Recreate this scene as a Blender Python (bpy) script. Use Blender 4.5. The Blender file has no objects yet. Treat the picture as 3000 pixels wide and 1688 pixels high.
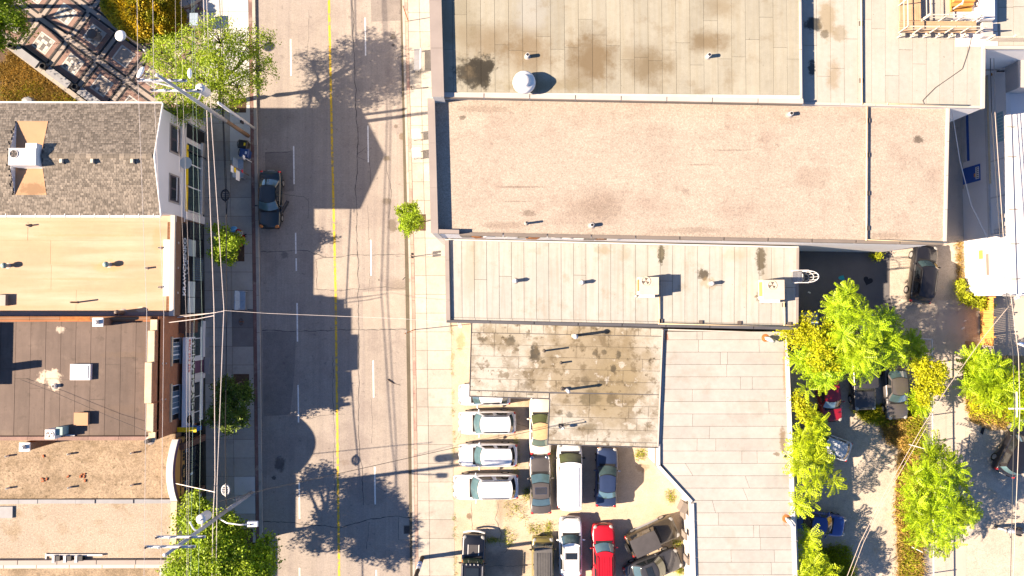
import bpy, math, random
import numpy as np
from mathutils import Vector, Matrix, Euler
R = math.radians
sc = bpy.context.scene
col = sc.collection
random.seed(7); rng = np.random.default_rng(11)

# ------------------------------------------------------------------ camera
IW, IH, FOC = 3000.0, 1688.0, 2000.0      # photograph size and focal length in its pixels
NADX, NADY, HGT = 1485.0, 905.0, 55.5     # where the plumb line falls in the photo; flying height in m
cam = bpy.data.cameras.new('camera'); camo = bpy.data.objects.new('camera', cam); col.objects.link(camo)
cam.sensor_fit = 'HORIZONTAL'; cam.sensor_width = 36.0; cam.lens = 36.0 * FOC / IW
cam.clip_start = 0.5; cam.clip_end = 3000
camo.location = (0, 0, HGT)
camo.rotation_euler = (math.atan((NADY - IH / 2) / FOC), math.atan((NADX - IW / 2) / FOC), 0)
sc.camera = camo

# ------------------------------------------------------------------ light
SUN_EL = R(29.0)
SH = R(7.5)                                # shadows fall along this direction (from +X towards +Y)
tosun = Vector((-math.cos(SH) * math.cos(SUN_EL), -math.sin(SH) * math.cos(SUN_EL), math.sin(SUN_EL)))
w = bpy.data.worlds.new('World'); sc.world = w; w.use_nodes = True
wn = w.node_tree.nodes; wl = w.node_tree.links
sky = wn.new('ShaderNodeTexSky'); sky.sky_type = 'NISHITA'; sky.sun_disc = False
sky.sun_elevation = SUN_EL; sky.sun_rotation = math.atan2(tosun.x, tosun.y)
sky.air_density = 0.45; sky.dust_density = 0.1; sky.ozone_density = 3.0
bg = wn['Background']; bg.inputs['Strength'].default_value = 0.076
wl.new(sky.outputs['Color'], bg.inputs['Color'])
sl = bpy.data.lights.new('sun', 'SUN'); so = bpy.data.objects.new('sun', sl); col.objects.link(so)
sl.energy = 5.0; sl.angle = R(0.55); sl.color = (1.0, 0.80, 0.60)
so.rotation_euler = (-tosun).to_track_quat('-Z', 'Y').to_euler(); so.location = tosun * 120
sc.view_settings.view_transform = 'Standard'; sc.view_settings.look = 'None'
sc.view_settings.gamma = 1.0; sc.view_settings.use_curve_mapping = False
sc.view_settings.exposure = 2.0
sc.render.engine = 'CYCLES'
try:
    sc.cycles.use_denoising = True; sc.cycles.max_bounces = 6; sc.cycles.diffuse_bounces = 3
    sc.cycles.transparent_max_bounces = 8; sc.cycles.caustics_reflective = False; sc.cycles.caustics_refractive = False
except Exception: pass

_rm = Euler(camo.rotation_euler).to_matrix()
def G(px, py, z=0.0):
    """photo pixel -> world point on the level z"""
    d = _rm @ Vector(((px - IW / 2) / FOC, -(py - IH / 2) / FOC, -1.0))
    t = (z - HGT) / d.z
    return Vector((d.x * t, d.y * t, z))
def GP(pts, z=0.0):
    return [(G(x, y, z).x, G(x, y, z).y) for x, y in pts]
def XY(px, py, z=0.0):
    p = G(px, py, z); return p.x, p.y

# ------------------------------------------------------------------ mesh helpers
ORG = {}
class MB:
    def __init__(s): s.v = []; s.f = []
    def add(s, vs, fs):
        n = len(s.v); s.v += [tuple(p) for p in vs]; s.f += [tuple(i + n for i in f) for f in fs]; return s
    def box(s, x0, y0, z0, x1, y1, z1):
        return s.prism([(x0, y0), (x1, y0), (x1, y1), (x0, y1)], z0, z1)
    def obox(s, cx, cy, z0, sx, sy, sz, a=0.0):
        c, n = math.cos(a), math.sin(a)
        return s.prism([(cx + x * c - y * n, cy + x * n + y * c) for x, y in ((-sx/2, -sy/2), (sx/2, -sy/2), (sx/2, sy/2), (-sx/2, sy/2))], z0, z0 + sz)
    def prism(s, poly, z0, z1, bottom=True):
        poly = [(p[0], p[1]) for p in poly]
        ar = sum(poly[i][0] * poly[(i+1) % len(poly)][1] - poly[(i+1) % len(poly)][0] * poly[i][1] for i in range(len(poly)))
        if ar < 0: poly = poly[::-1]
        n = len(poly)
        vs = [(x, y, z0) for x, y in poly] + [(x, y, z1) for x, y in poly]
        fs = [tuple(range(n, 2 * n))]
        if bottom: fs.append(tuple(range(n - 1, -1, -1)))
        fs += [(i, (i + 1) % n, n + (i + 1) % n, n + i) for i in range(n)]
        return s.add(vs, fs)
    def sheet(s, poly, z):
        poly = [(p[0], p[1]) for p in poly]
        ar = sum(poly[i][0] * poly[(i+1) % len(poly)][1] - poly[(i+1) % len(poly)][0] * poly[i][1] for i in range(len(poly)))
        if ar < 0: poly = poly[::-1]
        return s.add([(x, y, z) for x, y in poly], [tuple(range(len(poly)))])
    def hexa(s, b, t):                      # bottom quad, top quad (same order, ccw from above)
        return s.add(list(b) + list(t), [(3, 2, 1, 0), (4, 5, 6, 7), (0, 1, 5, 4), (1, 2, 6, 5), (2, 3, 7, 6), (3, 0, 4, 7)])
    def tube(s, pts, r, n=8, r2=None, cap=True):
        pts = [Vector(p) for p in pts]; m = len(pts); rings = []
        for i, p in enumerate(pts):
            d = (pts[min(i + 1, m - 1)] - pts[max(i - 1, 0)])
            if d.length < 1e-9: d = Vector((0, 0, 1))
            d.normalize()
            u = d.cross(Vector((0, 0, 1)));
            if u.length < 1e-3: u = d.cross(Vector((1, 0, 0)))
            u.normalize(); v = d.cross(u)
            rr = r if r2 is None else r + (r2 - r) * i / max(1, m - 1)
            rings.append([p + (u * math.cos(2*math.pi*k/n) + v * math.sin(2*math.pi*k/n)) * rr for k in range(n)])
        vs = [q for rg in rings for q in rg]; fs = []
        for i in range(m - 1):
            for k in range(n):
                a = i*n + k; b = i*n + (k+1) % n
                fs.append((a, a + n, b + n, b))
        if cap: fs += [tuple(range(n)), tuple(range((m-1)*n + n - 1, (m-1)*n - 1, -1))]
        return s.add(vs, fs)
    def cyl(s, c, r, h, n=16, r2=None):
        return s.tube([c, (c[0], c[1], c[2] + h)], r, n, r2)
    def lathe(s, c, prof, n=20):            # prof = [(r, z)...]
        vs = []; fs = []
        for r, z in prof:
            vs += [(c[0] + r*math.cos(2*math.pi*k/n), c[1] + r*math.sin(2*math.pi*k/n), c[2] + z) for k in range(n)]
        for i in range(len(prof) - 1):
            for k in range(n):
                a = i*n + k; b = i*n + (k+1) % n
                fs.append((a, b, b + n, a + n))
        fs += [tuple(range(n - 1, -1, -1)), tuple(range((len(prof)-1)*n, len(prof)*n))]
        return s.add(vs, fs)
    def sph(s, c, rx, ry, rz, n=10, m=6, a=0.0):
        vs = []; fs = []
        for i in range(m + 1):
            th = math.pi * (i / m) ; th = min(max(th, .02), math.pi - .02)
            for k in range(n):
                ph = 2*math.pi*k/n
                x, y, z = rx*math.sin(th)*math.cos(ph), ry*math.sin(th)*math.sin(ph), rz*math.cos(th)
                vs.append((c[0] + x*math.cos(a) - y*math.sin(a), c[1] + x*math.sin(a) + y*math.cos(a), c[2] + z))
        for i in range(m):
            for k in range(n):
                a0 = i*n + k; b0 = i*n + (k+1) % n
                fs.append((a0, a0 + n, b0 + n, b0))
        fs += [tuple(range(n)), tuple(range((m+1)*n - 1, m*n - 1, -1))]
        return s.add(vs, fs)
    def bar(s, a, b, wd, th):               # rectangular bar from a to b, wd sideways (horizontal), th vertical-ish
        a = Vector(a); b = Vector(b); d = (b - a).normalized()
        u = d.cross(Vector((0, 0, 1)))
        if u.length < 1e-3: u = Vector((1, 0, 0))
        u.normalize(); v = u.cross(d); u = u * wd / 2; v = v * th / 2
        q = lambda p: [p - u - v, p + u - v, p + u + v, p - u + v]
        return s.add(q(a) + q(b), [(0, 1, 2, 3), (7, 6, 5, 4), (0, 4, 5, 1), (1, 5, 6, 2), (2, 6, 7, 3), (3, 7, 4, 0)])
    def build(s, name, mat, parent=None, smooth=False, loc=None):
        org = Vector(loc) if loc is not None else (ORG.get(parent.name, Vector()) if parent is not None else Vector())
        me = bpy.data.meshes.new(name)
        me.from_pydata([(p[0] - org.x, p[1] - org.y, p[2] - org.z) for p in s.v], [], s.f)
        if smooth: me.polygons.foreach_set('use_smooth', [True] * len(me.polygons))
        me.materials.append(M[mat] if isinstance(mat, str) else mat)
        o = bpy.data.objects.new(name, me); col.objects.link(o)
        if parent is not None:
            o.parent = parent; ORG[o.name] = org
        else:
            o.location = org; ORG[o.name] = org
        return o
def tag(o, label=None, cat=None, group=None, kind=None):
    if label: o['label'] = label
    if cat: o['category'] = cat
    if group: o['group'] = group
    if kind: o['kind'] = kind
    return o
def thing(name, label, cat, loc, rz=0.0, group=None, local=False):
    o = bpy.data.objects.new(name, None); col.objects.link(o); o.empty_display_size = 0.3
    o.location = loc; o.rotation_euler = (0, 0, rz)
    ORG[o.name] = Vector() if local else Vector(loc)
    return tag(o, label, cat, group)
def struct(name, mb, mat): return tag(mb.build(name, mat), kind='structure')
def fast_mesh(name, verts, quads, mat, parent=None, loc=None, smooth=False):
    org = Vector(loc) if loc is not None else (ORG.get(parent.name, Vector()) if parent is not None else Vector())
    verts = np.asarray(verts, dtype=np.float32) - np.array(org, dtype=np.float32)
    quads = np.asarray(quads, dtype=np.int32); k = quads.shape[1]
    me = bpy.data.meshes.new(name)
    me.vertices.add(len(verts)); me.vertices.foreach_set('co', verts.ravel())
    me.loops.add(quads.size); me.loops.foreach_set('vertex_index', quads.ravel())
    me.polygons.add(len(quads)); me.polygons.foreach_set('loop_start', np.arange(0, quads.size, k, dtype=np.int32))
    if smooth: me.polygons.foreach_set('use_smooth', np.ones(len(quads), dtype=bool))
    me.update(calc_edges=True); me.validate()
    me.materials.append(M[mat])
    o = bpy.data.objects.new(name, me); col.objects.link(o)
    if parent is not None: o.parent = parent
    else: o.location = org
    ORG[o.name] = org
    return o

# ------------------------------------------------------------------ materials
M = {}
def mat(name, c, rough=0.85, noise=((0.6, .12, 3), (6., .10, 3)), speck=None, blot=(), coord='P', objr=0.0, isl=0.0,
        bump=None, metal=0.0, coat=0.0, spec=0.35, streak=None, tint=None, transl=0.0, emit=None, dirt=None, brick=None, rowtone=None):
    m = bpy.data.materials.new(name); m.use_nodes = True; M[name] = m
    nt = m.node_tree; N = nt.nodes; L = nt.links; b = N['Principled BSDF']
    b.inputs['Roughness'].default_value = rough; b.inputs['Metallic'].default_value = metal
    b.inputs['Coat Weight'].default_value = coat; b.inputs['Coat Roughness'].default_value = 0.06
    b.inputs['Specular IOR Level'].default_value = spec
    if coord == 'P': cv = N.new('ShaderNodeNewGeometry').outputs['Position']
    else: cv = N.new('ShaderNodeTexCoord').outputs['Object']
    rgb = N.new('ShaderNodeRGB'); rgb.outputs[0].default_value = (*c, 1); cur = rgb.outputs[0]
    def mapr(x, a, bb, lo, hi, smooth=False):
        r = N.new('ShaderNodeMapRange'); r.inputs[1].default_value = a; r.inputs[2].default_value = bb
        r.inputs[3].default_value = lo; r.inputs[4].default_value = hi
        if smooth: r.interpolation_type = 'SMOOTHSTEP'
        L.new(x, r.inputs[0]); return r.outputs[0]
    def mul(cur, x):
        q = N.new('ShaderNodeMix'); q.data_type = 'RGBA'; q.blend_type = 'MULTIPLY'; q.inputs[0].default_value = 1
        L.new(cur, q.inputs[6]); L.new(x, q.inputs[7]); return q.outputs[2]
    def mixc(cur, fac, cc):
        q = N.new('ShaderNodeMix'); q.data_type = 'RGBA'; L.new(fac, q.inputs[0]); L.new(cur, q.inputs[6])
        q.inputs[7].default_value = (*cc, 1); return q.outputs[2]
    def tex(scale, det=3, vec=None, rgh=.55):
        n = N.new('ShaderNodeTexNoise'); n.inputs['Scale'].default_value = scale; n.inputs['Detail'].default_value = det
        n.inputs['Roughness'].default_value = rgh
        L.new(vec or cv, n.inputs['Vector']); return n
    if brick:                                # (brick colour 2, mortar colour, width, height) in the x=0 / y plane
        sep = N.new('ShaderNodeSeparateXYZ'); L.new(cv, sep.inputs[0]); cmb = N.new('ShaderNodeCombineXYZ')
        L.new(sep.outputs[1], cmb.inputs[0]); L.new(sep.outputs[2], cmb.inputs[1])
        bt = N.new('ShaderNodeTexBrick'); L.new(cmb.outputs[0], bt.inputs['Vector']); bt.inputs['Scale'].default_value = 1
        bt.inputs['Color1'].default_value = (*c, 1); bt.inputs['Color2'].default_value = (*brick[0], 1); bt.inputs['Mortar'].default_value = (*brick[1], 1)
        bt.inputs['Brick Width'].default_value = brick[2]; bt.inputs['Row Height'].default_value = brick[3]; bt.inputs['Mortar Size'].default_value = .012
        cur = bt.outputs['Color']
    for (s_, a_, d_) in noise:
        cur = mul(cur, mapr(tex(s_, d_).outputs[0], .28, .72, 1 - a_, 1 + a_))
    if tint:                                 # (colour, scale, lo, hi, amount) patches of a second colour
        for (cc, s_, lo, hi, am) in tint:
            cur = mixc(cur, mapr(tex(s_, 4).outputs[0], lo, hi, 0, am), cc)
    if streak:                               # (scale_vec, amount)
        for (sv, am, cc) in streak:
            mp = N.new('ShaderNodeVectorMath'); mp.operation = 'MULTIPLY'; mp.inputs[1].default_value = sv; L.new(cv, mp.inputs[0])
            cur = mixc(cur, mapr(tex(1.0, 4, mp.outputs[0]).outputs[0], .45, .75, 0, am), cc)
    for bl in blot:                          # (x, y, rx, ry, colour, strength, edge, warp)
        x, y, rx, ry, cc, st = bl[:6]; edge = bl[6] if len(bl) > 6 else .5; wp = bl[7] if len(bl) > 7 else .5; wsc = bl[8] if len(bl) > 8 else 1.1
        a = N.new('ShaderNodeVectorMath'); a.operation = 'SUBTRACT'; L.new(cv, a.inputs[0]); a.inputs[1].default_value = (x, y, 0)
        dv = N.new('ShaderNodeVectorMath'); dv.operation = 'MULTIPLY'; L.new(a.outputs[0], dv.inputs[0]); dv.inputs[1].default_value = (1/rx, 1/ry, 0)
        ln = N.new('ShaderNodeVectorMath'); ln.operation = 'LENGTH'; L.new(dv.outputs[0], ln.inputs[0])
        nz = tex(wsc, 6, None, .68)
        ad = N.new('ShaderNodeMath'); ad.operation = 'MULTIPLY_ADD'; L.new(nz.outputs[0], ad.inputs[0]); ad.inputs[1].default_value = wp * 2; L.new(ln.outputs['Value'], ad.inputs[2])
        cur = mixc(cur, mapr(ad.outputs[0], 1 + wp, 1 + wp - edge, 0, st, True), cc)
    if dirt:                                 # (colour, scale, lo, hi, amount)
        for (cc, s_, lo, hi, am) in dirt:
            cur = mixc(cur, mapr(tex(s_, 5, None, .65).outputs[0], lo, hi, 0, am, True), cc)
    if speck:
        for (s_, a_) in speck:
            cur = mul(cur, mapr(tex(s_, 2, None, .7).outputs[0], .3, .7, 1 - a_, 1 + a_))
    if objr:
        oi = N.new('ShaderNodeObjectInfo'); cur = mul(cur, mapr(oi.outputs['Random'], 0, 1, 1 - objr, 1 + objr))
    if isl:
        gi = N.new('ShaderNodeNewGeometry'); cur = mul(cur, mapr(gi.outputs['Random Per Island'], 0, 1, 1 - isl, 1 + isl))
    L.new(cur, b.inputs['Base Color'])
    if bump:
        for (s_, st, dist) in bump:
            bp = N.new('ShaderNodeBump'); bp.inputs['Strength'].default_value = st; bp.inputs['Distance'].default_value = dist
            L.new(tex(s_, 3).outputs[0], bp.inputs['Height']); L.new(bp.outputs[0], b.inputs['Normal'])
    if transl:
        tr = N.new('ShaderNodeBsdfTranslucent'); L.new(cur, tr.inputs['Color'])
        mx = N.new('ShaderNodeMixShader'); mx.inputs[0].default_value = transl
        L.new(b.outputs[0], mx.inputs[1]); L.new(tr.outputs[0], mx.inputs[2]); L.new(mx.outputs[0], N['Material Output'].inputs[0])
    if emit:
        b.inputs['Emission Color'].default_value = (*emit[0], 1); b.inputs['Emission Strength'].default_value = emit[1]
    return m
def glassmat(name, c, rough=.04, coat=1.0, spec=.9):
    return mat(name, c, rough, noise=((1.2, .25, 2),), coord='O', coat=coat, spec=spec)
def bl(px, py, z, rx, ry, c, st, edge=.5, wp=.5, ws=1.1):
    m_ = min(rx, ry)
    if m_ < .9: ws = max(ws, min(5.5, 1.5/m_)); wp = max(wp, .85); edge = max(edge, .45)
    x, y = XY(px, py, z); return (x, y, rx, ry, c, st, edge, wp, ws)
# heights
Z_SW, Z_LOT, Z_ALLEY = 0.13, 0.125, 0.02
ZA, ZB, ZC, ZE, ZF, ZG = 9.3, 8.4, 5.1, 8.7, 3.6, 3.4
DK = (.030, .026, .018); OL = (.11, .085, .04); TAN = (.20, .15, .085)

road_bl = [bl(820, 1360, 0, .55, .75, (.035, .037, .042), .8, .5, .4), bl(802, 1400, 0, .22, .2, (.035, .037, .042), .8),
           bl(1150, 660, 0, .45, .75, (.10, .08, .05), .75, .4, .6, 2.), bl(1133, 590, 0, .5, .35, (.10, .08, .05), .7, .4, .5, 2.), bl(1133, 465, 0, .4, .25, (.10, .08, .05), .7, .4, .5, 2.),
           bl(1180, 400, 0, .4, .4, (.13, .09, .05), .7, .4, .6, 2.), bl(1152, 108, 0, .3, .3, (.05, .045, .04), .8, .4, .5, 2.), bl(1152, 133, 0, .2, .15, (.05, .045, .04), .8),
           bl(1160, 370, 0, .2, .2, (.08, .06, .04), .7), bl(1165, 850, 0, 1.3, 1.2, (.17, .14, .10), .5, .7, .6), bl(833, 748, 0, .4, .35, (.05, .05, .055), .5, .5, .5),
           bl(1110, 820, 0, .1, .1, (.05, .04, .03), .7), bl(1148, 940, 0, .1, .1, (.05, .04, .03), .7), bl(1010, 1355, 0, .5, .3, (.16, .12, .08), .4)]
mat('asphalt_road', (.290, .256, .222), .9, noise=((.12, .10, 3), (1.2, .07, 4)), speck=((9, .10), (5, .06), (16, .10)), blot=road_bl,
    streak=(((1.5, .035, 1), .55, (.19, .170, .162)), ((.8, .02, 1), .35, (.32, .282, .26)), ((6., .10, 1), .30, (.20, .175, .165))), bump=((60, .25, .02),),
    dirt=(((.17, .14, .13), .22, .50, .62, .35), ((.11, .095, .09), 2.2, .60, .70, .5), ((.05, .045, .045), 7., .67, .71, .8)))
mat('ground_base', (.17, .145, .115), .95, noise=((.2, .15, 3), (3, .15, 3)), speck=((30, .2),))
mat('crack_fill', (.052, .050, .048), .9, noise=((4, .2, 2),))
mat('yellow_paint', (.62, .40, .02), .6, noise=((2, .1, 2),), dirt=(((.22, .19, .14), 3.2, .50, .60, .85), ((.22, .2, .17), 14, .56, .64, .8)))
mat('white_paint', (.72, .71, .68), .6, noise=((2, .08, 2),), dirt=(((.30, .28, .25), 9., .55, .66, .8),))
mat('slab', (.35, .325, .285), .9, noise=((.7, .10, 3), (5, .06, 3)), speck=((40, .10),), objr=.12, dirt=(((.17, .145, .12), .9, .56, .80, .55), ((.06, .055, .05), 9, .70, .74, .6)))
mat('slab_new', (.50, .50, .48), .9, noise=((1, .06, 3),), speck=((40, .06),), objr=.05, dirt=(((.25, .22, .2), 2.2, .6, .8, .4),))
mat('slab_dark', (.17, .155, .145), .92, noise=((.8, .14, 3),), speck=((35, .15),), objr=.1)
mat('joint', (.10, .085, .06), .95)
mat('kerb', (.36, .33, .29), .9, noise=((1.5, .12, 3),), speck=((30, .12),), dirt=(((.16, .14, .12), 2, .55, .75, .5),))
mat('red_strip', (.185, .105, .090), .9, noise=((1, .18, 3),), speck=((25, .15),), dirt=(((.30, .24, .2), 1.2, .5, .66, .7),), objr=.12)
mat('soil', (.085, .052, .032), .95, noise=((3, .3, 3),), speck=((20, .3),), bump=((12, .5, .05),))
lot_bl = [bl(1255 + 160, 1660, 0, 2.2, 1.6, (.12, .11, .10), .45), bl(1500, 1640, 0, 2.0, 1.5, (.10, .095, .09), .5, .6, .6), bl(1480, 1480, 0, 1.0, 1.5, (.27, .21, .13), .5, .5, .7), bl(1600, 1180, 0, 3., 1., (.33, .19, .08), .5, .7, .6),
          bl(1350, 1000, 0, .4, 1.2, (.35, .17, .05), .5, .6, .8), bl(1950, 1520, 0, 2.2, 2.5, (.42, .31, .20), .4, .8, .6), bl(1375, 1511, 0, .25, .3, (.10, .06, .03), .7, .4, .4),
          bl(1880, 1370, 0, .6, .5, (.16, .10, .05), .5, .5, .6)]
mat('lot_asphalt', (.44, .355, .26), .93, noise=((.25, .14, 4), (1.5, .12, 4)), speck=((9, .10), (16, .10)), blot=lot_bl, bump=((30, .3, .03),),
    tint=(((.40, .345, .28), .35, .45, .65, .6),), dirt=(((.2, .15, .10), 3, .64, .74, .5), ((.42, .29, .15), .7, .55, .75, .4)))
mat('alley_gravel', (.42, .365, .30), .95, noise=((.3, .12, 4), (2, .10, 4)), speck=((9, .14), (16, .12)), bump=((26, .4, .04),),
    dirt=(((.20, .17, .13), 1.2, .55, .75, .5), ((.33, .22, .11), .5, .58, .74, .5)))
mat('alley_asphalt_shade', (.13, .125, .126), .93, noise=((.5, .14, 4),), speck=((40, .22),), dirt=(((.15, .14, .13), 2, .55, .75, .4),))
mat('alley_concrete', (.42, .37, .315), .92, noise=((.5, .08, 4),), speck=((40, .10),), dirt=(((.26, .22, .18), 1.5, .55, .75, .5),))
mat('dry_soil', (.30, .225, .13), .95, noise=((.6, .2, 4),), speck=((18, .25),), tint=(((.16, .13, .04), .8, .5, .7, .6),))

# roofs
aS = lambda px, py, rx, ry, c, st, e=.5, wp=.5, ws=1.1: bl(px, py, ZA, rx*1.3, ry*1.3, (c[0]*.8, c[1]*.8, c[2]*.8), min(.95, st*1.2), e, wp*1.3, ws)
roofA_bl = [aS(1430, 130, 2.6, 1.5, TAN, .6, .9, .7), aS(1385, 215, 1.25, 1.0, DK, .93, .5, .7, 1.6), aS(1405, 195, .9, .8, DK, .9, .4, .8, 1.6), aS(1420, 235, .35, .7, DK, .9, .4, .5), aS(1550, 150, 2.0, 1.9, (.20, .145, .08), .6, .8, .6),
            aS(1730, 175, 1.9, 2.1, (.18, .13, .07), .75, .8, .6), aS(1900, 195, 1.9, 1.7, (.17, .125, .065), .65, .9, .6), aS(2070, 120, 1.6, .9, (.17, .12, .06), .65, .8, .6),
            aS(2110, 20, 1.4, 1.0, (.2, .15, .08), .45, .9, .6), aS(1340, 60, 1.6, 3., (.22, .19, .12), .4, .9, .6), aS(1600, 250, 4, .5, (.21, .17, .09), .45, .8, .5), aS(1560, 30, 1.2, 1.5, (.36, .36, .33), .5, .6, .5)]
mat('roof_membrane_a', (.275, .262, .21), .85, noise=((.5, .08, 3), (3, .05, 3)), speck=((24, .07),), blot=roofA_bl, objr=.07,
    streak=(((3.2, .12, 1), .35, (.24, .205, .13)), ((5., .3, 1), .3, (.33, .315, .265))), dirt=(((.17, .13, .075), .55, .52, .70, .45), ((.10, .08, .05), 5, .66, .74, .6),))
cS = lambda px, py, rx, ry, c, st, e=.5, wp=.5, ws=1.1: bl(px, py, ZC, rx, ry, c, st, e, wp, ws)
roofC_bl = [cS(1937, 745, .32, .95, (.055, .05, .03), .92, .35, .35, 1.6), cS(2228, 760, .45, 1.3, (.065, .05, .025), .85, .5, .5, 1.4), cS(2240, 870, .9, .5, (.075, .055, .025), .85, .5, .5), cS(2060, 805, .55, .5, (.05, .04, .025), .9, .5, .6, 1.5),
            cS(2075, 830, .7, .6, (.26, .19, .10), .5), cS(1770, 730, .9, .6, (.23, .19, .11), .55, .8, .6), cS(1830, 745, .6, .9, (.24, .20, .13), .45, .8, .6), cS(2160, 745, 1.6, .8, (.27, .22, .14), .4, .9, .6), cS(1380, 780, .9, 4., (.27, .23, .16), .45, .8, .4)]
mat('roof_membrane_c', (.345, .34, .315), .85, noise=((.5, .06, 3), (3, .05, 3)), speck=((24, .05),), blot=roofC_bl, objr=.06,
    streak=(((3.0, .18, 1), .45, (.24, .21, .155)),), dirt=(((.21, .175, .115), .5, .54, .72, .45), ((.13, .105, .065), 4, .66, .74, .5),))
fS = lambda px, py, rx, ry, c, st, e=.5, wp=.6, ws=1.3: bl(px, py, ZF, rx, ry, c, st, e, wp, ws)
BR = (.17, .135, .08)
roofF_bl = [fS(1730, 1080, 6.2, 4.8, (.225, .185, .12), .85, .5, .55, .8), fS(1470, 990, 2.6, 1.2, (.25, .22, .16), .7, .6), fS(1800, 1150, 3.0, 4.2, (.20, .16, .09), .7, .6, .6, .7),
            fS(1567, 1040, .5, .9, DK, .9, .45, .6, 2), fS(1495, 1000, .45, .5, DK, .8, .4, .7, 2), fS(1415, 993, .5, .22, DK, .75, .4, .4, 2), fS(1515, 1025, .2, .15, DK, .8), fS(1743, 1035, .28, .24, DK, .7), fS(1770, 1032, .26, .25, DK, .7),
            fS(1812, 1040, .25, .4, DK, .75, .4, .5, 2), fS(1797, 1080, .3, .38, DK, .8, .4, .5, 2), fS(1715, 1115, .5, .5, DK, .65, .6, .7, 1.5), fS(1765, 1120, .6, .28, DK, .65, .5, .6, 1.5), fS(1730, 1165, 1.0, .8, (.08, .065, .035), .7, .6, .8, 1.6),
            fS(1790, 1170, .4, .6, (.07, .055, .03), .7, .5, .6, 1.6), fS(1640, 1210, .3, .3, DK, .6), fS(1668, 1215, .35, .3, DK, .6), fS(1725, 1255, .9, .5, (.08, .065, .035), .65, .6, .7, 1.6), fS(1545, 1130, .45, .35, DK, .5, .4, .8, 2),
            fS(1590, 1060, .25, .2, DK, .8), fS(1780, 1110, .6, .4, BR, .6), fS(1555, 1155, .3, .1, DK, .6), fS(1838, 1010, .7, 1.1, (.17, .13, .07), .5, .6, .7)]
mat('roof_membrane_f', (.37, .355, .315), .88, noise=((.5, .08, 3), (2.5, .10, 4)), speck=((20, .06),), blot=roofF_bl, objr=.04,
    dirt=(((.155, .125, .08), .5, .46, .60, .6), ((.11, .085, .05), 1.3, .52, .64, .7), ((.40, .38, .34), 1.0, .58, .66, .7), ((.035, .028, .018), 2.6, .64, .70, .75)))
gS = lambda px, py, rx, ry, c, st, e=.5, wp=.5, ws=1.1: bl(px, py, ZG, rx, ry, c, st, e, wp, ws)
roofG_bl = [gS(2293, 1290, .35, 1.4, (.16, .10, .05), .75, .7, .6, 1.6), gS(2275, 1330, .3, .2, (.12, .08, .04), .7), gS(2298, 1090, .18, 2.4, (.40, .17, .06), .6, .6, .5, 1.4), gS(1950, 985, .25, .5, (.25, .08, .03), .8, .5, .5, 2), gS(2300, 1520, .3, .6, (.35, .14, .06), .6, .6, .5, 2)]
mat('roof_membrane_g', (.34, .33, .31), .85, noise=((.4, .08, 3), (3, .05, 3), (.9, .05, 4)), speck=((22, .045),), blot=roofG_bl, objr=.05,
    streak=(((.25, 2.5, 1), .25, (.335, .31, .265)),), dirt=(((.25, .225, .19), .5, .52, .72, .45), ((.16, .13, .10), 4, .68, .74, .5)))
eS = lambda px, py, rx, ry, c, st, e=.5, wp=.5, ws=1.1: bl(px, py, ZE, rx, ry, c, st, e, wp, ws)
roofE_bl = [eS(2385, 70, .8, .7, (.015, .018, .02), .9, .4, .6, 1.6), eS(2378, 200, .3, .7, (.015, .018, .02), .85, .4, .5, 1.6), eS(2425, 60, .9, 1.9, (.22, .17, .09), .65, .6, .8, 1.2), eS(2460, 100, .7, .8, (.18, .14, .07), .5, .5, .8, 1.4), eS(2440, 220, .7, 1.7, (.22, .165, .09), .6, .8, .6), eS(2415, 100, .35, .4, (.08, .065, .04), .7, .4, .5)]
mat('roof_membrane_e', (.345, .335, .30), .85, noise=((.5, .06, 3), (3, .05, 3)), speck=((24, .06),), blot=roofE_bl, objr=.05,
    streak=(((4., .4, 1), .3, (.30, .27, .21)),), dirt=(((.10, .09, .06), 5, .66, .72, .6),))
bS = lambda px, py, rx, ry, c, st, e=.5, wp=.5, ws=1.1: bl(px, py, ZB, rx, ry, c, st, e, wp, ws)
roofB_bl = [bS(1520, 548, 2.2, .07, (.14, .10, .075), .6, .5, .5, 3.), bS(1520, 590, 1.2, .06, (.14, .10, .075), .5, .5, .5, 3.), bS(2140, 440, 1.8, .06, (.14, .10, .075), .5, .5, .5, 3.), bS(2050, 483, 1.2, .06, (.14, .10, .075), .45, .5, .5, 3.), bS(1480, 660, 2.0, .35, (.20, .155, .12), .5, .6, .8, 2.), bS(2030, 675, 2.6, .3, (.20, .155, .12), .5, .6, .8, 2.), bS(2600, 690, 1.8, .3, (.2, .155, .12), .5, .6, .8, 2.), bS(1420, 320, 2.4, .35, (.20, .155, .12), .5, .6, .8, 2.), bS(2380, 520, 1.6, 1.0, (.25, .2, .16), .45, .5, .9, 1.2), bS(2000, 360, 3, .9, (.39, .335, .28), .4, .6, .8, .8), bS(1735, 610, 3.4, 1.9, (.20, .15, .115), .5, 1., .6, .6), bS(1780, 600, 1.6, 1.3, (.18, .135, .105), .4, .9, .6), bS(2690, 410, .4, .35, (.05, .04, .03), .75, .4, .9, 4.), bS(1550, 625, .6, .3, (.07, .05, .035), .5, .5, .9, 4), bS(2300, 350, 1.4, .5, (.26, .2, .15), .4, .8, .5), bS(1355, 345, .3, .2, (.05, .04, .03), .6, .4, .9, 5)]
mat('roof_gravel_b', (.345, .296, .245), .95, noise=((.25, .06, 3), (1.5, .05, 3)), speck=((11, .20), (7, .14), (17, .16)), blot=roofB_bl, bump=((45, .6, .03),), dirt=(((.25, .19, .155), .35, .50, .72, .5), ((.16, .125, .10), 1.4, .62, .74, .45), ((.10, .08, .065), 7, .64, .69, .65)), streak=(((.5, 3.5, 1), .25, (.26, .20, .165)),))
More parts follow.
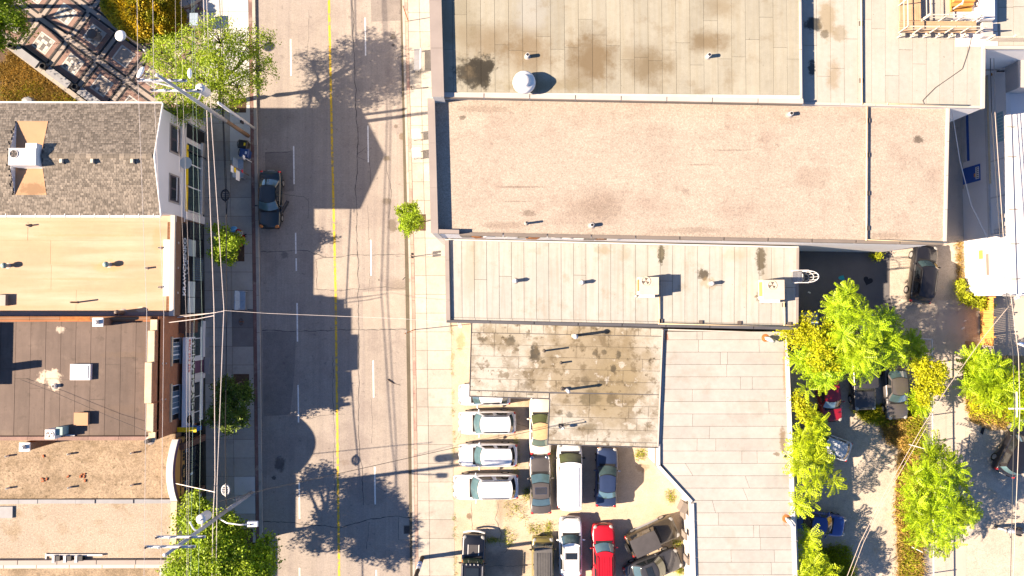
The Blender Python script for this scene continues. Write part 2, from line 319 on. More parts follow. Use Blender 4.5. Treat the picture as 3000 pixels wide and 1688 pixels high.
mat('roof_gravel_l', (.29, .225, .155), .95, noise=((.25, .12, 4), (1.2, .10, 4)), speck=((10, .26), (6, .18), (16, .2)), bump=((30, .6, .04),), dirt=(((.15, .11, .065), .45, .46, .66, .6), ((.15, .11, .065), 1.3, .50, .68, .6), ((.06, .045, .025), 5, .58, .66, .8)))
mat('roof_gravel_l2', (.33, .275, .215), .95, noise=((.3, .09, 4),), speck=((10, .22), (6, .14), (16, .2)), bump=((30, .6, .04),), dirt=(((.22, .165, .095), .7, .50, .70, .6), ((.10, .075, .04), 6, .64, .70, .5)))
l2 = lambda px, py, rx, ry, c, st, e=.5, wp=.5, ws=1.1: bl(px, py, 4.7, rx, ry, c, st, e, wp, ws)
mat('roof_cream', (.385, .262, .165), .75, noise=((.4, .07, 3), (2, .04, 3)), speck=((20, .04),), streak=(((.10, .9, 1), .75, (.46, .385, .30)), ((.25, 2.2, 1), .35, (.34, .20, .10))), objr=.02,
    blot=[l2(320, 780, 1.5, .6, (.44, .25, .10), .6, .7, .5), l2(250, 690, 5, .12, (.38, .23, .11), .45, .5, .3), l2(250, 818, 5, .12, (.38, .23, .11), .45, .5, .3), l2(460, 700, .5, 1.2, (.38, .22, .1), .5, .7, .5), l2(415, 908, .5, .3, (.62, .5, .36), .7, .5, .6, 2)])
l3 = lambda px, py, rx, ry, c, st, e=.5, wp=.5, ws=1.1: bl(px, py, 6.3, rx, ry, c, st, e, wp, ws)
mat('roof_brown', (.115, .085, .070), .85, noise=((.4, .10, 3), (2, .07, 3)), speck=((24, .09),), streak=(((3., .25, 1), .5, (.075, .055, .045)),), objr=.12,
    blot=[l3(178, 966, .4, .28, (.42, .36, .29), .8, .3, .4, 2), l3(145, 1105, .9, .7, (.50, .41, .31), .95, .25, 1.1, 2.2), l3(165, 1130, .4, .5, (.52, .43, .33), .95, .25, .8, 2.5), l3(380, 1040, 3, .3, (.12, .085, .06), .5, .7, .5), l3(350, 1200, 2.5, .5, (.13, .09, .065), .4, .8, .6)],
    dirt=(((.17, .13, .105), .6, .54, .72, .5), ((.06, .045, .035), 1.6, .56, .70, .5)))
mat('shingle', (.175, .150, .122), .9, noise=((.5, .08, 3),), speck=((10, .10),), isl=.40, bump=((60, .3, .01),))
mat('shingle_base', (.10, .085, .07), .95)
mat('deck_tan', (.38, .225, .125), .8, noise=((.8, .08, 3),), blot=[bl(105, 555, 7.3, 1.4, .5, (.20, .12, .06), .8, .35, .7, 1.5)])
mat('tar', (.075, .066, .055), .95, noise=((3, .2, 2),))
# walls and metal
mat('coping_grey', (.26, .225, .205), .55, noise=((.7, .08, 3),), metal=.0, spec=.4)
mat('coping_brown', (.17, .145, .125), .6, noise=((.7, .1, 3),))
mat('coping_dark', (.085, .085, .095), .5, noise=((.7, .15, 3),))
mat('coping_light', (.44, .40, .36), .6, noise=((.7, .08, 3),))
mat('coping_stone', (.52, .42, .28), .85, noise=((2, .12, 3),), dirt=(((.6, .42, .15), 3, .6, .75, .6),))
mat('flash_white', (.60, .58, .56), .5, noise=((1, .05, 3),), dirt=(((.35, .28, .2), 2, .62, .78, .5),))
mat('wall_stucco', (.46, .44, .42), .9, noise=((.5, .08, 3), (4, .05, 3)), dirt=(((.28, .25, .22), 1.1, .58, .78, .4),))
mat('wall_white', (.62, .60, .59), .85, noise=((.5, .05, 3),), dirt=(((.42, .38, .36), 1., .58, .8, .35),))
mat('wall_block', (.36, .335, .325), .9, noise=((.6, .1, 3),), speck=((20, .1),), dirt=(((.24, .2, .18), 1.5, .55, .8, .5),))
mat('wall_brick', (.46, .16, .055), .9, noise=((.8, .15, 3),), brick=((.36, .115, .04), (.26, .17, .12), .23, .08), coord='P')
mat('wall_brick_brown', (.20, .095, .045), .9, noise=((.8, .15, 3),), brick=((.15, .07, .035), (.20, .15, .11), .23, .08))
mat('siding', (.42, .43, .47), .7)
mat('black_panel', (.012, .012, .015), .35, noise=((1, .1, 2),))
mat('sign_white', (.70, .70, .70), .5, noise=((1, .04, 2),)); mat('sign_red', (.45, .02, .04), .5); mat('sign_black', (.012, .012, .012), .5)
mat('sign_yellow', (.78, .56, .01), .5); mat('sign_tan', (.42, .22, .06), .6, noise=((1.2, .1, 3),)); mat('sign_gold', (.5, .3, .12), .5); mat('sign_blue', (.05, .16, .45), .5)
mat('tile_panel', (.50, .56, .55), .5, noise=((2, .06, 2),))
mat('brown_trim', (.14, .075, .05), .7); mat('purple_trim', (.12, .06, .10), .7)
mat('blue_paint', (.03, .09, .33), .5, noise=((2, .1, 2),)); mat('frame_white', (.68, .68, .68), .5); mat('frame_dark', (.06, .05, .06), .5); mat('frame_grey', (.33, .30, .27), .6)
glassmat('pane_dark', (.012, .014, .016)); glassmat('pane_painted_sky', (.12, .17, .22)); glassmat('pane_green', (.012, .03, .03)); mat('glass_block', (.22, .36, .38), .2, spec=.8)  # the bluish sky panes carry the sky's reflection in their base colour
mat('galv', (.42, .42, .43), .4, metal=.6, noise=((3, .1, 2),)); mat('white_metal', (.62, .61, .60), .4, noise=((3, .05, 2),)); mat('pipe_cream', (.58, .46, .29), .5, noise=((2, .08, 2),), dirt=(((.3, .14, .05), 5, .62, .7, .6),))
mat('black_metal', (.025, .025, .028), .45); mat('rubber', (.02, .02, .021), .8); mat('pvc', (.62, .62, .60), .4); mat('cast_iron', (.11, .09, .08), .7); mat('rust', (.30, .11, .03), .9, noise=((5, .3, 3),))
mat('ac_beige', (.52, .45, .36), .5, noise=((2, .05, 2),), dirt=(((.3, .2, .12), 3, .6, .75, .4),)); mat('vent_teal', (.20, .30, .29), .5); mat('wire_black', (.02, .02, .022), .6); mat('wire_light', (.62, .55, .50), .5); mat('wire_green', (.30, .42, .36), .5)
mat('pole_wood', (.24, .155, .09), .9, noise=((1, .15, 3),), streak=(((14, 14, .6), .5, (.13, .08, .045)),)); mat('pole_grey', (.36, .36, .37), .85, noise=((1, .12, 3),), streak=(((14, 14, .6), .5, (.24, .23, .23)),)); mat('crossarm', (.55, .54, .53), .8, noise=((2, .08, 3),))
mat('wood_deck', (.42, .28, .165), .85, noise=((2, .12, 3),), objr=.14, streak=(((.6, 14, 1), .4, (.30, .19, .1)),)); mat('wood_orange', (.50, .24, .06), .85, noise=((2, .15, 3),), objr=.16); mat('wood_grey', (.33, .29, .25), .9, noise=((2, .15, 3),), objr=.12); mat('wood_rail', (.50, .43, .35), .8, noise=((2, .1, 3),))
mat('brick_red', (.32, .105, .045), .9, noise=((3, .2, 2),), objr=.2); mat('paver_red', (.225, .145, .12), .9, noise=((1, .15, 3),), speck=((25, .2),), objr=.12); mat('paver_light', (.46, .44, .41), .9, noise=((2, .1, 3),), speck=((30, .12),), objr=.12); mat('paver_dark', (.15, .14, .135), .9, noise=((2, .15, 3),), speck=((30, .15),), objr=.18)
mat('paver_band', (.29, .25, .22), .9, noise=((1, .12, 3),), speck=((30, .15),)); mat('paver_black', (.016, .016, .019), .8, noise=((2, .2, 2),))
mat('bench_grey', (.22, .225, .24), .6, noise=((2, .1, 2),)); mat('bench_white', (.68, .67, .66), .5); mat('bench_blue', (.27, .34, .42), .45); mat('planter', (.30, .27, .23), .85, noise=((1, .12, 3),))
mat('lamp_white', (.82, .82, .83), .3, coord='O'); mat('bin_black', (.018, .020, .022), .4); mat('bin_blue', (.02, .055, .18), .4); mat('bag_blue', (.10, .30, .55), .35); mat('red_plastic', (.40, .02, .015), .35); mat('teal_cloth', (.02, .30, .36), .7)
mat('paper', (.75, .74, .70), .8); mat('cardboard', (.38, .25, .14), .9)
# plants
mat('leaf_green', (.25, .36, .012), .55, noise=((.8, .2, 2),), isl=.45, transl=.35, tint=(((.34, .40, .015), .7, .5, .7, .5),))
mat('leaf_locust', (.29, .40, .016), .55, noise=((.8, .2, 2),), isl=.45, transl=.4, tint=(((.36, .40, .02), .8, .5, .7, .5),))
mat('leaf_deep', (.10, .155, .014), .55, noise=((1.2, .25, 2),), isl=.5, transl=.3)
mat('leaf_yellow', (.47, .48, .010), .55, noise=((.8, .2, 2),), isl=.4, transl=.4)
mat('leaf_sumac', (.34, .47, .010), .5, noise=((.5, .2, 2), (1.8, .38, 3)), isl=.14, transl=.3, tint=(((.24, .42, .012), .5, .45, .65, .6),))  # coarse noise paints the shaded gaps between rosettes into the leaf colour
mat('leaf_sumac2', (.37, .47, .010), .5, noise=((.5, .2, 2), (1.8, .38, 3)), isl=.14, transl=.3)  # crown gaps darkened in the colour here as well
mat('hedge_gold', (.50, .36, .012), .6, noise=((.5, .25, 3),), isl=.5, transl=.25, tint=(((.24, .28, .015), .9, .46, .60, .75),))
mat('hedge_core', (.03, .035, .008), .9); mat('bark', (.10, .075, .055), .95, noise=((3, .2, 3),)); mat('bark_dark', (.055, .042, .032), .95, noise=((3, .2, 3),))
mat('dry_grass', (.40, .27, .07), .8, noise=((.5, .2, 2),), isl=.45, transl=.2); mat('weed', (.34, .38, .014), .7, noise=((.6, .2, 2),), isl=.4, transl=.3); mat('flower_red', (.5, .02, .05), .5)
mat('pink_strip', (.36, .265, .215), .9, noise=((1, .15, 3),), speck=((9, .1),), dirt=(((.28, .15, .13), .7, .5, .66, .7),), objr=.08)
mat('wire_tan', (.36, .30, .25), .6)
mat('road_patch_dark', (.20, .178, .162), .9, noise=((.5, .1, 3), (2, .08, 3)), speck=((9, .1), (16, .1)), dirt=(((.11, .095, .09), 2.2, .58, .70, .5),))
mat('road_patch_light', (.315, .275, .235), .9, noise=((.5, .08, 3), (2, .06, 3)), speck=((9, .08), (16, .08)), dirt=(((.2, .17, .15), 1.5, .58, .72, .4),))
# ================================================================== setting
def lin(pts):
    ys = [p[0] for p in pts]; xs = [p[1] for p in pts]
    def f(y):
        if y <= ys[0]: return xs[0] + (y - ys[0]) * (xs[1] - xs[0]) / (ys[1] - ys[0])
        if y >= ys[-1]: return xs[-1] + (y - ys[-1]) * (xs[-1] - xs[-2]) / (ys[-1] - ys[-2])
        return float(np.interp(y, ys, xs))
    return f
EL = lin([(0, 747), (850, 760), (1688, 770)])
ER = lin([(0, 1178), (300, 1185), (600, 1193), (850, 1199), (1250, 1205), (1688, 1209)])
struct('ground', MB().sheet([(-300, -300), (300, -300), (300, 300), (-300, 300)], -.06), 'ground_base')
YT, YB = -900, 2600
ys = [YT, 0, 300, 600, 850, 1250, 1688, YB]
road = struct('road', MB().sheet(GP([(EL(y), y) for y in ys]) + GP([(ER(y), y) for y in reversed(ys)]), 0.0), 'asphalt_road')
# repair patches
for q, mt_ in (([(776, 446), (858, 443), (861, 560), (779, 566)], 'road_patch_dark'), ([(928, 762), (956, 756), (1046, 752), (1048, 845), (930, 848)], 'road_patch_light'), ([(1168, 1515), (1206, 1515), (1207, 1582), (1168, 1582)], 'road_patch_light'), ([(770, 972), (868, 970), (862, 1100), (850, 1215), (772, 1220)], 'road_patch_dark'), ([(1062, 855), (1196, 850), (1198, 960), (1064, 964)], 'road_patch_light'), ([(1085, -80), (1176, -80), (1180, 60), (1088, 64)], 'road_patch_dark')):
    MB().sheet(GP(q), .002).build('road_patch', mt_, road)
# painted lines
YL = lin([(0, 963.5), (300, 970), (600, 977), (850, 983), (1250, 988), (1688, 993.5)])
for o_ in (0,):
    m = MB()
    for a, b in zip(ys[:-1], ys[1:]):
        m.sheet(GP([(YL(a) - 3.4, a), (YL(a) + 3.4, a), (YL(b) + 3.4, b), (YL(b) - 3.4, b)]), .004)
    m.build('yellow_line', 'yellow_paint', road)
for (x, y0, y1) in [(852, 115, 222), (861, 428, 540), (866.5, 682, 744), (868, 757, 794), (871, 888, 1001), (874, 1128, 1238), (877, 1412, 1520), (878, 1664, 1770), (846, -160, -60),
                    (1070.5, 52, 163), (1078.5, 368, 476), (1086.5, 703, 808), (1094, 1056, 1165), (1098.5, 1368, 1478), (1103, 1670, 1780)]:
    k = .012
    MB().sheet(GP([(x - 2 - k*(y1-y0)/2, y0), (x + 2 - k*(y1-y0)/2, y0), (x + 2 + k*(y1-y0)/2, y1), (x - 2 + k*(y1-y0)/2, y1)]), .004).build('lane_dash', 'white_paint', road)
def crack(pts, wd=1.0, wob=2.0, step=9, name='crack'):
    P_ = []
    for (x0, y0), (x1, y1) in zip(pts[:-1], pts[1:]):
        n = max(2, int(math.hypot(x1-x0, y1-y0) / step))
        for i in range(n): P_.append((x0 + (x1-x0)*i/n, y0 + (y1-y0)*i/n))
    P_.append(pts[-1]); off = 0; L_ = []; R_ = []
    for i, (x, y) in enumerate(P_):
        j = min(i + 1, len(P_) - 1); k = max(i - 1, 0)
        dx, dy = P_[j][0] - P_[k][0], P_[j][1] - P_[k][1]; l = math.hypot(dx, dy) or 1
        off = off * .75 + random.uniform(-wob, wob); hw = wd * random.uniform(.25, .75)
        nx, ny = -dy / l, dx / l
        L_.append((x + nx*(off + hw), y + ny*(off + hw))); R_.append((x + nx*(off - hw), y + ny*(off - hw)))
    m = MB()
    for i in range(len(P_) - 1): m.sheet(GP([L_[i], L_[i+1], R_[i+1], R_[i]]), .003)
    return m.build(name, 'crack_fill', road)
crack([(1031, 0), (1036, 150), (1044, 300), (1046, 470), (1041, 620), (1045, 730), (1050, 760)], 1.6)
crack([(1050, 760), (1050, 850), (1052, 1000), (1050, 1120), (1048, 1230), (1060, 1380), (1065, 1480)], 1.4)
crack([(974, 1040), (973, 1180), (978, 1300), (978, 1450)], .9)
crack([(764, 738), (850, 740), (900, 735), (960, 755), (1040, 748), (1190, 744)], 1.3)
crack([(920, 848), (1000, 850), (1100, 845), (1195, 842)], 1.0)
crack([(768, 970), (870, 968), (960, 969), (1100, 965), (1200, 963)], 1.5)
crack([(768, 1530), (870, 1533), (990, 1545), (1060, 1530), (1140, 1512), (1207, 1516)], 1.8)
crack([(1075, 1610), (1080, 1560), (1080, 1530)], 1.0); crack([(900, 1228), (960, 1215), (1010, 1212)], 1.0)
crack([(1045, 450), (1075, 430), (1082, 480), (1085, 550)], .9); crack([(1050, 460), (1078, 470)], .8)
crack([(778, 450), (860, 442)], .9); crack([(830, 566), (890, 575), (903, 590), (902, 640)], .9); crack([(1075, 600), (1080, 700), (1083, 860)], .6)
crack([(926, 760), (930, 800), (925, 830), (930, 848)], 1.0); crack([(926, 760), (955, 752)], 1.0); crack([(1086, 1165), (1092, 1300)], .7)
crack([(1180, 820), (1200, 800)], 1.8, .5); crack([(1130, 470), (1145, 560), (1140, 640)], .9); crack([(1095, 1420), (1130, 1440)], .7)
crack([(905, 30), (897, 190)], .6); crack([(1168, 1515), (1167, 1582), (1205, 1582)], 1.0, .2)
# storm drain
g = G(1195, 1552, 0); t = thing('storm_drain', 'black square iron storm drain grate beside the red kerb', 'drain', g)
MB().obox(g.x, g.y, .002, .62, .62, .006).build('grate_pit', 'black_panel', t)
for i in range(9): MB().obox(g.x - .27 + i*.0675, g.y, .004, .028, .58, .014).build('grate_bar', 'cast_iron', t)
for sx, sy, w_, h_ in ((0, .3, .66, .06), (0, -.3, .66, .06), (.3, 0, .06, .54), (-.3, 0, .06, .54)): MB().obox(g.x + sx, g.y + sy, .003, w_, h_, .016).build('grate_frame', 'cast_iron', t)

# ---------------------------------------------------------------- left pavement
def quadp(xl0, xr0, y0, xl1, xr1, y1): return GP([(xl0, y0), (xr0, y0), (xr1, y1), (xl1, y1)], Z_SW)
pvL = struct('pavement_left', MB().prism(GP([(590, YT), (EL(YT) - .6, YT), (EL(YB) - .6, YB), (600, YB)], .1), -.05, .105), 'joint')
c0 = lambda y: 592 + .008*y
c1 = lambda y: 668 + .0125*y
c2 = lambda y: EL(y) - 19.5
y = 34.5 - 54.5*2; i = 0
while y < 1760:
    y1 = y + 53.6
    for k, (a, b) in enumerate(((c0, c1), (c1, c2))):
        mt = 'slab'
        if y < 250: mt = 'slab_new'
        if k == 1 and (300 < y < 440 or 1390 < y < 1500): mt = 'slab_new'
        if k == 1 and (890 < y < 990 or 500 < y < 520): mt = 'slab_dark'
        hh = Z_SW + random.uniform(-.006, .006)
        MB().prism(quadp(a(y) + .5, b(y) - .5, y, a(y1) + .5, b(y1) - .5, y1), .09, hh).build('slab', mt, pvL)
    y += 54.5
y = -120
while y < 1800:
    y1 = y + 108.6
    MB().prism(quadp(EL(y) - 9, EL(y), y, EL(y1) - 9, EL(y1), y1), -.04, .135).build('kerb_stone', 'kerb', pvL)
    y += 109.5
y = -100
while y < 1800:
    y1 = y + 53.8
    MB().prism(quadp(EL(y) - 18.8, EL(y) - 9.6, y, EL(y1) - 18.8, EL(y1) - 9.6, y1), .09, .128).build('red_strip', 'red_strip', pvL)
    y += 54.5
# tree pits
def pit(parent, x0, y0, x1, y1, z=Z_SW):
    return MB().prism(GP([(x0, y0), (x1, y0), (x1, y1), (x0, y1)], z), .09, z + .012).build('tree_pit_soil', 'soil', parent)
for p in ((672, 288, 721, 330), (676, 718, 716, 766), (684, 1096, 730, 1140), (688, 1550, 741, 1600)): pit(pvL, *p)
# ---------------------------------------------------------------- right pavement
rB = lin([(0, 1275), (690, 1292), (691, 1312), (945, 1318), (946, 1322), (1688, 1333)])
pvR = struct('pavement_right', MB().prism(GP([(ER(YT) + .6, YT), (1330, YT), (1345, YB), (ER(YB) + .6, YB)], .1), -.05, .105), 'joint')
y = 38 - 55*2
while y < 1760:
    y1 = y + 54.1
    for (a, b) in ((lambda v: ER(v) + 16.6, lambda v: ER(v) + 50), (lambda v: ER(v) + 50, rB)):
        if y + 30 > 690 and y < 690 and b is rB: pass
        MB().prism(quadp(a(y) + .5, b(y) - .5, y, a(y1) + .5, b(y1) - .5, y1), .09, Z_SW + random.uniform(-.006, .006)).build('slab', 'slab', pvR)
    y += 55
y = -120
while y < 1800:
    y1 = y + 108.6
    MB().prism(quadp(ER(y), ER(y) + 7, y, ER(y1), ER(y1) + 7, y1), -.04, .135).build('kerb_stone', 'kerb', pvR)
    y += 109.5
y = -100
while y < 1800:
    y1 = y + 53.8
    MB().prism(quadp(ER(y) + 7.6, ER(y) + 16, y, ER(y1) + 7.6, ER(y1) + 16, y1), .09, .128).build('red_strip', 'pink_strip', pvR)
    y += 54.5
pit(pvR, 1219, 628, 1247, 676)
# ---------------------------------------------------------------- car park and alley
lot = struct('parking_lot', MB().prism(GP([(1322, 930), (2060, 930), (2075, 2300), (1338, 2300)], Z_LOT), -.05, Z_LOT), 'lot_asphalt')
def lotcrack(pts, wd=1.0, wob=2.2):
    o = crack(pts, wd, wob, 8); o.parent = lot; o.location = (0, 0, Z_LOT); return o
lotcrack([(1335, 1025), (1375, 1022)], .8); lotcrack([(1382, 1470), (1383, 1560)], .9); lotcrack([(1420, 1534), (1450, 1536)], .7); lotcrack([(1335, 1290), (1352, 1260), (1345, 1283)], .7)
lotcrack([(1460, 1470), (1450, 1520), (1470, 1560), (1468, 1600)], 1.1, 3); lotcrack([(1510, 1240), (1550, 1250), (1552, 1260)], .9); lotcrack([(1460, 1230), (1455, 1470)], .6); lotcrack([(1430, 1660), (1560, 1655)], .8); lotcrack([(1500, 1590), (1480, 1620)], .9)
alley = struct('alley', MB().prism(GP([(2240, 690.3), (3600, 690.3), (3600, 2300), (2240, 2300)], 0), -.05, Z_ALLEY), 'alley_gravel')
MB().sheet(GP([(2240, 691), (2606, 691), (2606, 870), (2640, 1000), (2600, 1060), (2240, 1060)], 0), Z_ALLEY + .004).build('shaded_asphalt_patch', 'alley_asphalt_shade', alley)  # darker asphalt cut to the shop's shade; part of the shade is in its colour
back = struct('back_lane', MB().prism(GP([(2500, -500), (2900, -500), (2900, 690), (2500, 690)], 0), -.05, Z_ALLEY), 'alley_concrete')
m_ = 'alley_concrete'
for i in range(9):
    y0 = 880 + i*105; y1 = y0 + 103.8
    MB().sheet(GP([(2772, y0), (2826 + i*.6, y0), (2826 + i*.6, y1), (2772, y1)]), Z_ALLEY + .006).build('concrete_slab', m_, alley)
    MB().sheet(GP([(2712 if i > 1 else 2745, y0), (2770.6, y0), (2770.6, y1), (2712 if i > 1 else 2745, y1)]), Z_ALLEY + .006).build('concrete_slab', m_, alley)
MB().sheet(GP([(2640, 1200), (2700, 1200), (2706, 1760), (2636, 1760), (2622, 1480), (2628, 1330)]), Z_ALLEY + .010).build('weed_strip_soil', 'dry_soil', alley)
MB().sheet(GP([(2826, 1000), (3200, 1000), (3200, 1245), (2900, 1262), (2840, 1235)]), Z_ALLEY + .010).build('weed_bed_soil', 'dry_soil', alley)
for (x, y, a, s_) in ((2725, 760, .4, .4), (2805, 745, .2, .5)): pass
# heart marks and litter on the asphalt behind the shop
def heart(px, py, s, rot, mt, name, label):
    c = G(px, py, 0); pts = []
    for i in range(22):
        t_ = 2*math.pi*i/22
        x = 16*math.sin(t_)**3/16; y = (13*math.cos(t_) - 5*math.cos(2*t_) - 2*math.cos(3*t_) - math.cos(4*t_))/16
        pts.append((c.x + s*(x*math.cos(rot) - y*math.sin(rot)), c.y + s*(x*math.sin(rot) + y*math.cos(rot))))
    return tag(MB().prism(pts, Z_ALLEY + .004, Z_ALLEY + .016).build(name, mt, loc=(c.x, c.y, 0)), label, 'mat')
heart(2542, 823, .40, R(-20), 'black_panel', 'heart_mat', 'black heart shaped mat lying on the dark asphalt')
heart(2466, 815, .28, R(150), 'teal_cloth', 'heart_mat', 'teal heart shaped cloth dropped on the dark asphalt')
def litter(px, py, s, a, mt, label, nm='litter_paper'):
    c = G(px, py, 0); m = MB(); ca, sa = math.cos(a), math.sin(a)
    q = [(-s, -s*.5, 0), (s, -s*.35, .02), (s*.8, s*.5, .05), (-s*.7, s*.4, .015)]
    v = [(c.x + x*ca - y*sa, c.y + x*sa + y*ca, Z_ALLEY + .012 + z) for x, y, z in q]; m.hexa(v, [(a_, b_, c_ + .012) for a_, b_, c_ in v])
    return tag(m.build(nm, mt, loc=(c.x, c.y, Z_ALLEY)), label, 'litter')
litter(2409, 877, .17, -.4, 'cardboard', 'square brown cardboard scrap on the asphalt behind the shop'); litter(2370, 857, .12, -.5, 'paper', 'crumpled white paper strip on the dark asphalt')
litter(2826, 940, .12, .2, 'paper', 'white plastic scrap on the alley verge by the picket fence'); litter(2820, 962, .16, .5, 'paper', 'larger torn white bag on the alley verge by the picket fence'); litter(2877, 1262, .3, 1.2, 'black_panel', 'dark car mat lying at the foot of the weed bed', 'litter_mat')
# ---------------------------------------------------------------- plaza
PZ = .13
plaza = struct('plaza', MB().prism(GP([(-500, -500), (592, -500), (592, 310), (-500, 310)], PZ), -.05, PZ - .02), 'paver_band')
O_ = G(202, 115, PZ); u_ = (G(373, 239, PZ) - O_); ST = u_.length / 2.0; u_.normalize(); v_ = Vector((-u_.y, u_.x, 0))
if v_.y < 0: v_ = -v_
def pl(a, b): p = O_ + u_*a + v_*b; return (p.x, p.y)
def prect(a0, b0, a1, b1): return [pl(a0, b0), pl(a1, b0), pl(a1, b1), pl(a0, b1)]
def inview(p): return -45 < p[0] < -24.2 and 15.5 < p[1] < 28
nblk = 0
for ia in range(-4, 5):
    for ib in range(-4, 5):
        ca, cb = ia*ST, ib*ST; ctr = pl(ca + ST/2, cb + ST/2)
        if not inview(ctr): continue
        for d in (-.26, .26):                                        # dark double bands
            MB().prism(prect(ca - ST/2 + ST/2, cb + d - .08, ca + ST - .34, cb + d + .08), .10, PZ + .002).build('dark_band', 'paver_black', plaza)
            MB().prism(prect(ca + d - .08, cb + .345, ca + d + .08, cb + ST - .345), .10, PZ + .0015).build('dark_band', 'paver_black', plaza)
        a0, b0, a1, b1 = ca + .40, cb + .40, ca + ST - .40, cb + ST - .40
        w_ = .36
        for q in ((a0, b0, a1, b0 + w_), (a0, b1 - w_, a1, b1), (a0, b0 + w_ + .015, a0 + w_, b1 - w_ - .015), (a1 - w_, b0 + w_ + .015, a1, b1 - w_ - .015)):
            MB().prism(prect(*q), .10, PZ).build('paver', 'paver_red', plaza)
        i0, j0, i1, j1 = a0 + w_ + .02, b0 + w_ + .02, a1 - w_ - .02, b1 - w_ - .02
        e = .11
        for q in ((i0, j0, i1, j0 + e), (i0, j1 - e, i1, j1), (i0, j0 + e + .01, i0 + e, j1 - e - .01), (i1 - e, j0 + e + .01, i1, j1 - e - .01)):
            MB().prism(prect(*q), .10, PZ - .001).build('paver', 'paver_light', plaza)
        i0 += e + .015; j0 += e + .015; i1 -= e + .015; j1 -= e + .015; n = 4; s_ = (i1 - i0)/n
        pat = ['dldl', 'lldl', 'dlld', 'lddl']
        for r in range(n):
            for c in range(n):
                if nblk > 290: continue
                MB().prism(prect(i0 + c*s_ + .01, j0 + r*s_ + .01, i0 + (c+1)*s_ - .01, j0 + (r+1)*s_ - .01), .10, PZ + random.uniform(-.003, .002)).build('paver', 'paver_dark' if pat[r][c] == 'd' else 'paver_light', plaza); nblk += 1
# garden wall, bed and stone benches along the lower left edge
wl0, wl1 = G(20, 132, .4), G(262, 312, .4)
gw = thing('garden_wall', 'low stone garden wall between the paved plaza and the dry planting bed', 'wall', (wl0.x, wl0.y, 0))
dvec = (wl1 - wl0); nseg = 7
for i in range(nseg):
    a = wl0 + dvec*(i/nseg); b = wl0 + dvec*((i + .985)/nseg)
    MB().bar((a.x, a.y, .22), (b.x, b.y, .22), .30, .44).build('wall_block', 'planter', gw)
    MB().bar((a.x, a.y, .47), (b.x, b.y, .47), .38, .06).build('wall_cap', 'planter', gw)
bed = struct('planting_bed', MB().prism([(wl0.x - .2, wl0.y - .2), (wl1.x - .2, wl1.y - .3), (wl1.x - .2, wl1.y - 2), (G(-120, 320, 0).x, wl1.y - 2), (G(-120, 20, 0).x, G(0, 125, 0).y)], -.05, PZ + .05), 'soil')
dn = dvec.normalized(); nn = Vector((-dn.y, dn.x, 0))
if nn.y < 0: nn = -nn
for i, (px, py) in enumerate(((80, 168), (173, 228), (266, 288))):
    c = G(px, py, .45); t = thing('stone_bench', ['stone bench dappled with leaf shade at the plaza wall under the corner tree', 'grey stone bench in full shade midway along the plaza garden wall', 'stone bench of the plaza wall beside the shingled roof'][i], 'bench', (c.x, c.y, PZ), math.atan2(dn.y, dn.x), local=True)
    MB().box(-1.1, -.31, .36, 1.1, .31, .46).build('seat', 'bench_grey', t)
    for s in (-1, 1): MB().box(s*.8 - .16, -.26, -.02, s*.8 + .16, .26, .36).build('leg', 'planter', t)
    c2_ = c - dn*1.35
    t = tag(MB().lathe((c2_.x, c2_.y, PZ - .02), [(.20, 0), (.24, .7), (.27, .72), (.27, .78), (.19, .79), (.17, .62)], 16).build('ash_bin', 'black_metal', loc=(c2_.x, c2_.y, PZ - .02)), ['round bin at the end of the dappled stone bench', 'round bin at the end of the shaded middle stone bench', 'round bin at the end of the stone bench by the shingled roof'][i], 'bin')
c = G(278, 105, .5); t = thing('drum_planter', 'round grey drum bin standing on a paved square of the plaza', 'bin', (c.x, c.y, PZ))
MB().lathe((c.x, c.y, PZ - .025), [(.34, 0), (.40, .75), (.42, .8)], 20).build('drum', 'bench_grey', t); MB().lathe((c.x, c.y, PZ + .775), [(.42, 0), (.36, .06), (.1, .1)], 20).build('lid', 'cast_iron', t)
# plaza lamp
b_ = G(430, 148, PZ); top = G(352, 104, 5.2)
t = thing('plaza_lamp', 'plaza lamp with a flat round white head on a pale post', 'lamp', (b_.x, b_.y, PZ))
MB().tube([(b_.x, b_.y, PZ - .03), (b_.x + (top.x-b_.x)*.15, b_.y + (top.y-b_.y)*.15, 3.6), (b_.x + (top.x-b_.x)*.5, b_.y + (top.y-b_.y)*.5, 4.9), (top.x, top.y, 5.15)], .07, 10, .045).build('post', 'galv', t, True)
MB().lathe((top.x, top.y, 5.02), [(.12, 0), (.38, .06), (.42, .12), (.34, .22), (.1, .28)], 22).build('lamp_head', 'lamp_white', t, True)
MB().lathe((b_.x, b_.y, PZ - .03), [(.22, 0), (.20, .3), (.1, .36)], 14).build('post_base', 'galv', t)
# circular planter wall and hedge bed top right of plaza
cc = G(520, -70, .5)
cp = thing('ring_planter', 'curved concrete planter wall beside the golden hedge', 'planter', (cc.x, cc.y, 0))
for i in range(16):
    a0 = -math.pi + i*2*math.pi/16; a1 = a0 + 2*math.pi/16 - .02
    r0, r1 = 1.75, 2.55
    MB().prism([(cc.x + r*math.cos(a), cc.y + r*math.sin(a)) for r, a in ((r0, a0), (r1, a0), (r1, (a0+a1)/2), (r1, a1), (r0, a1), (r0, (a0+a1)/2))], -.02, .52).build('wall_segment', 'wall_block', cp)
MB().lathe((cc.x, cc.y, -.02), [(1.74, 0), (1.74, .42)], 24).build('planter_soil', 'soil', cp)
k0 = [(500, -120), (518, 95), (528, 97), (514, -120)]
tag(MB().prism(GP(k0, .3), -.02, .34).build('bed_kerb', 'kerb', loc=G(512, 60, 0)), 'pale stone edging along the golden hedge bed', 'edging')
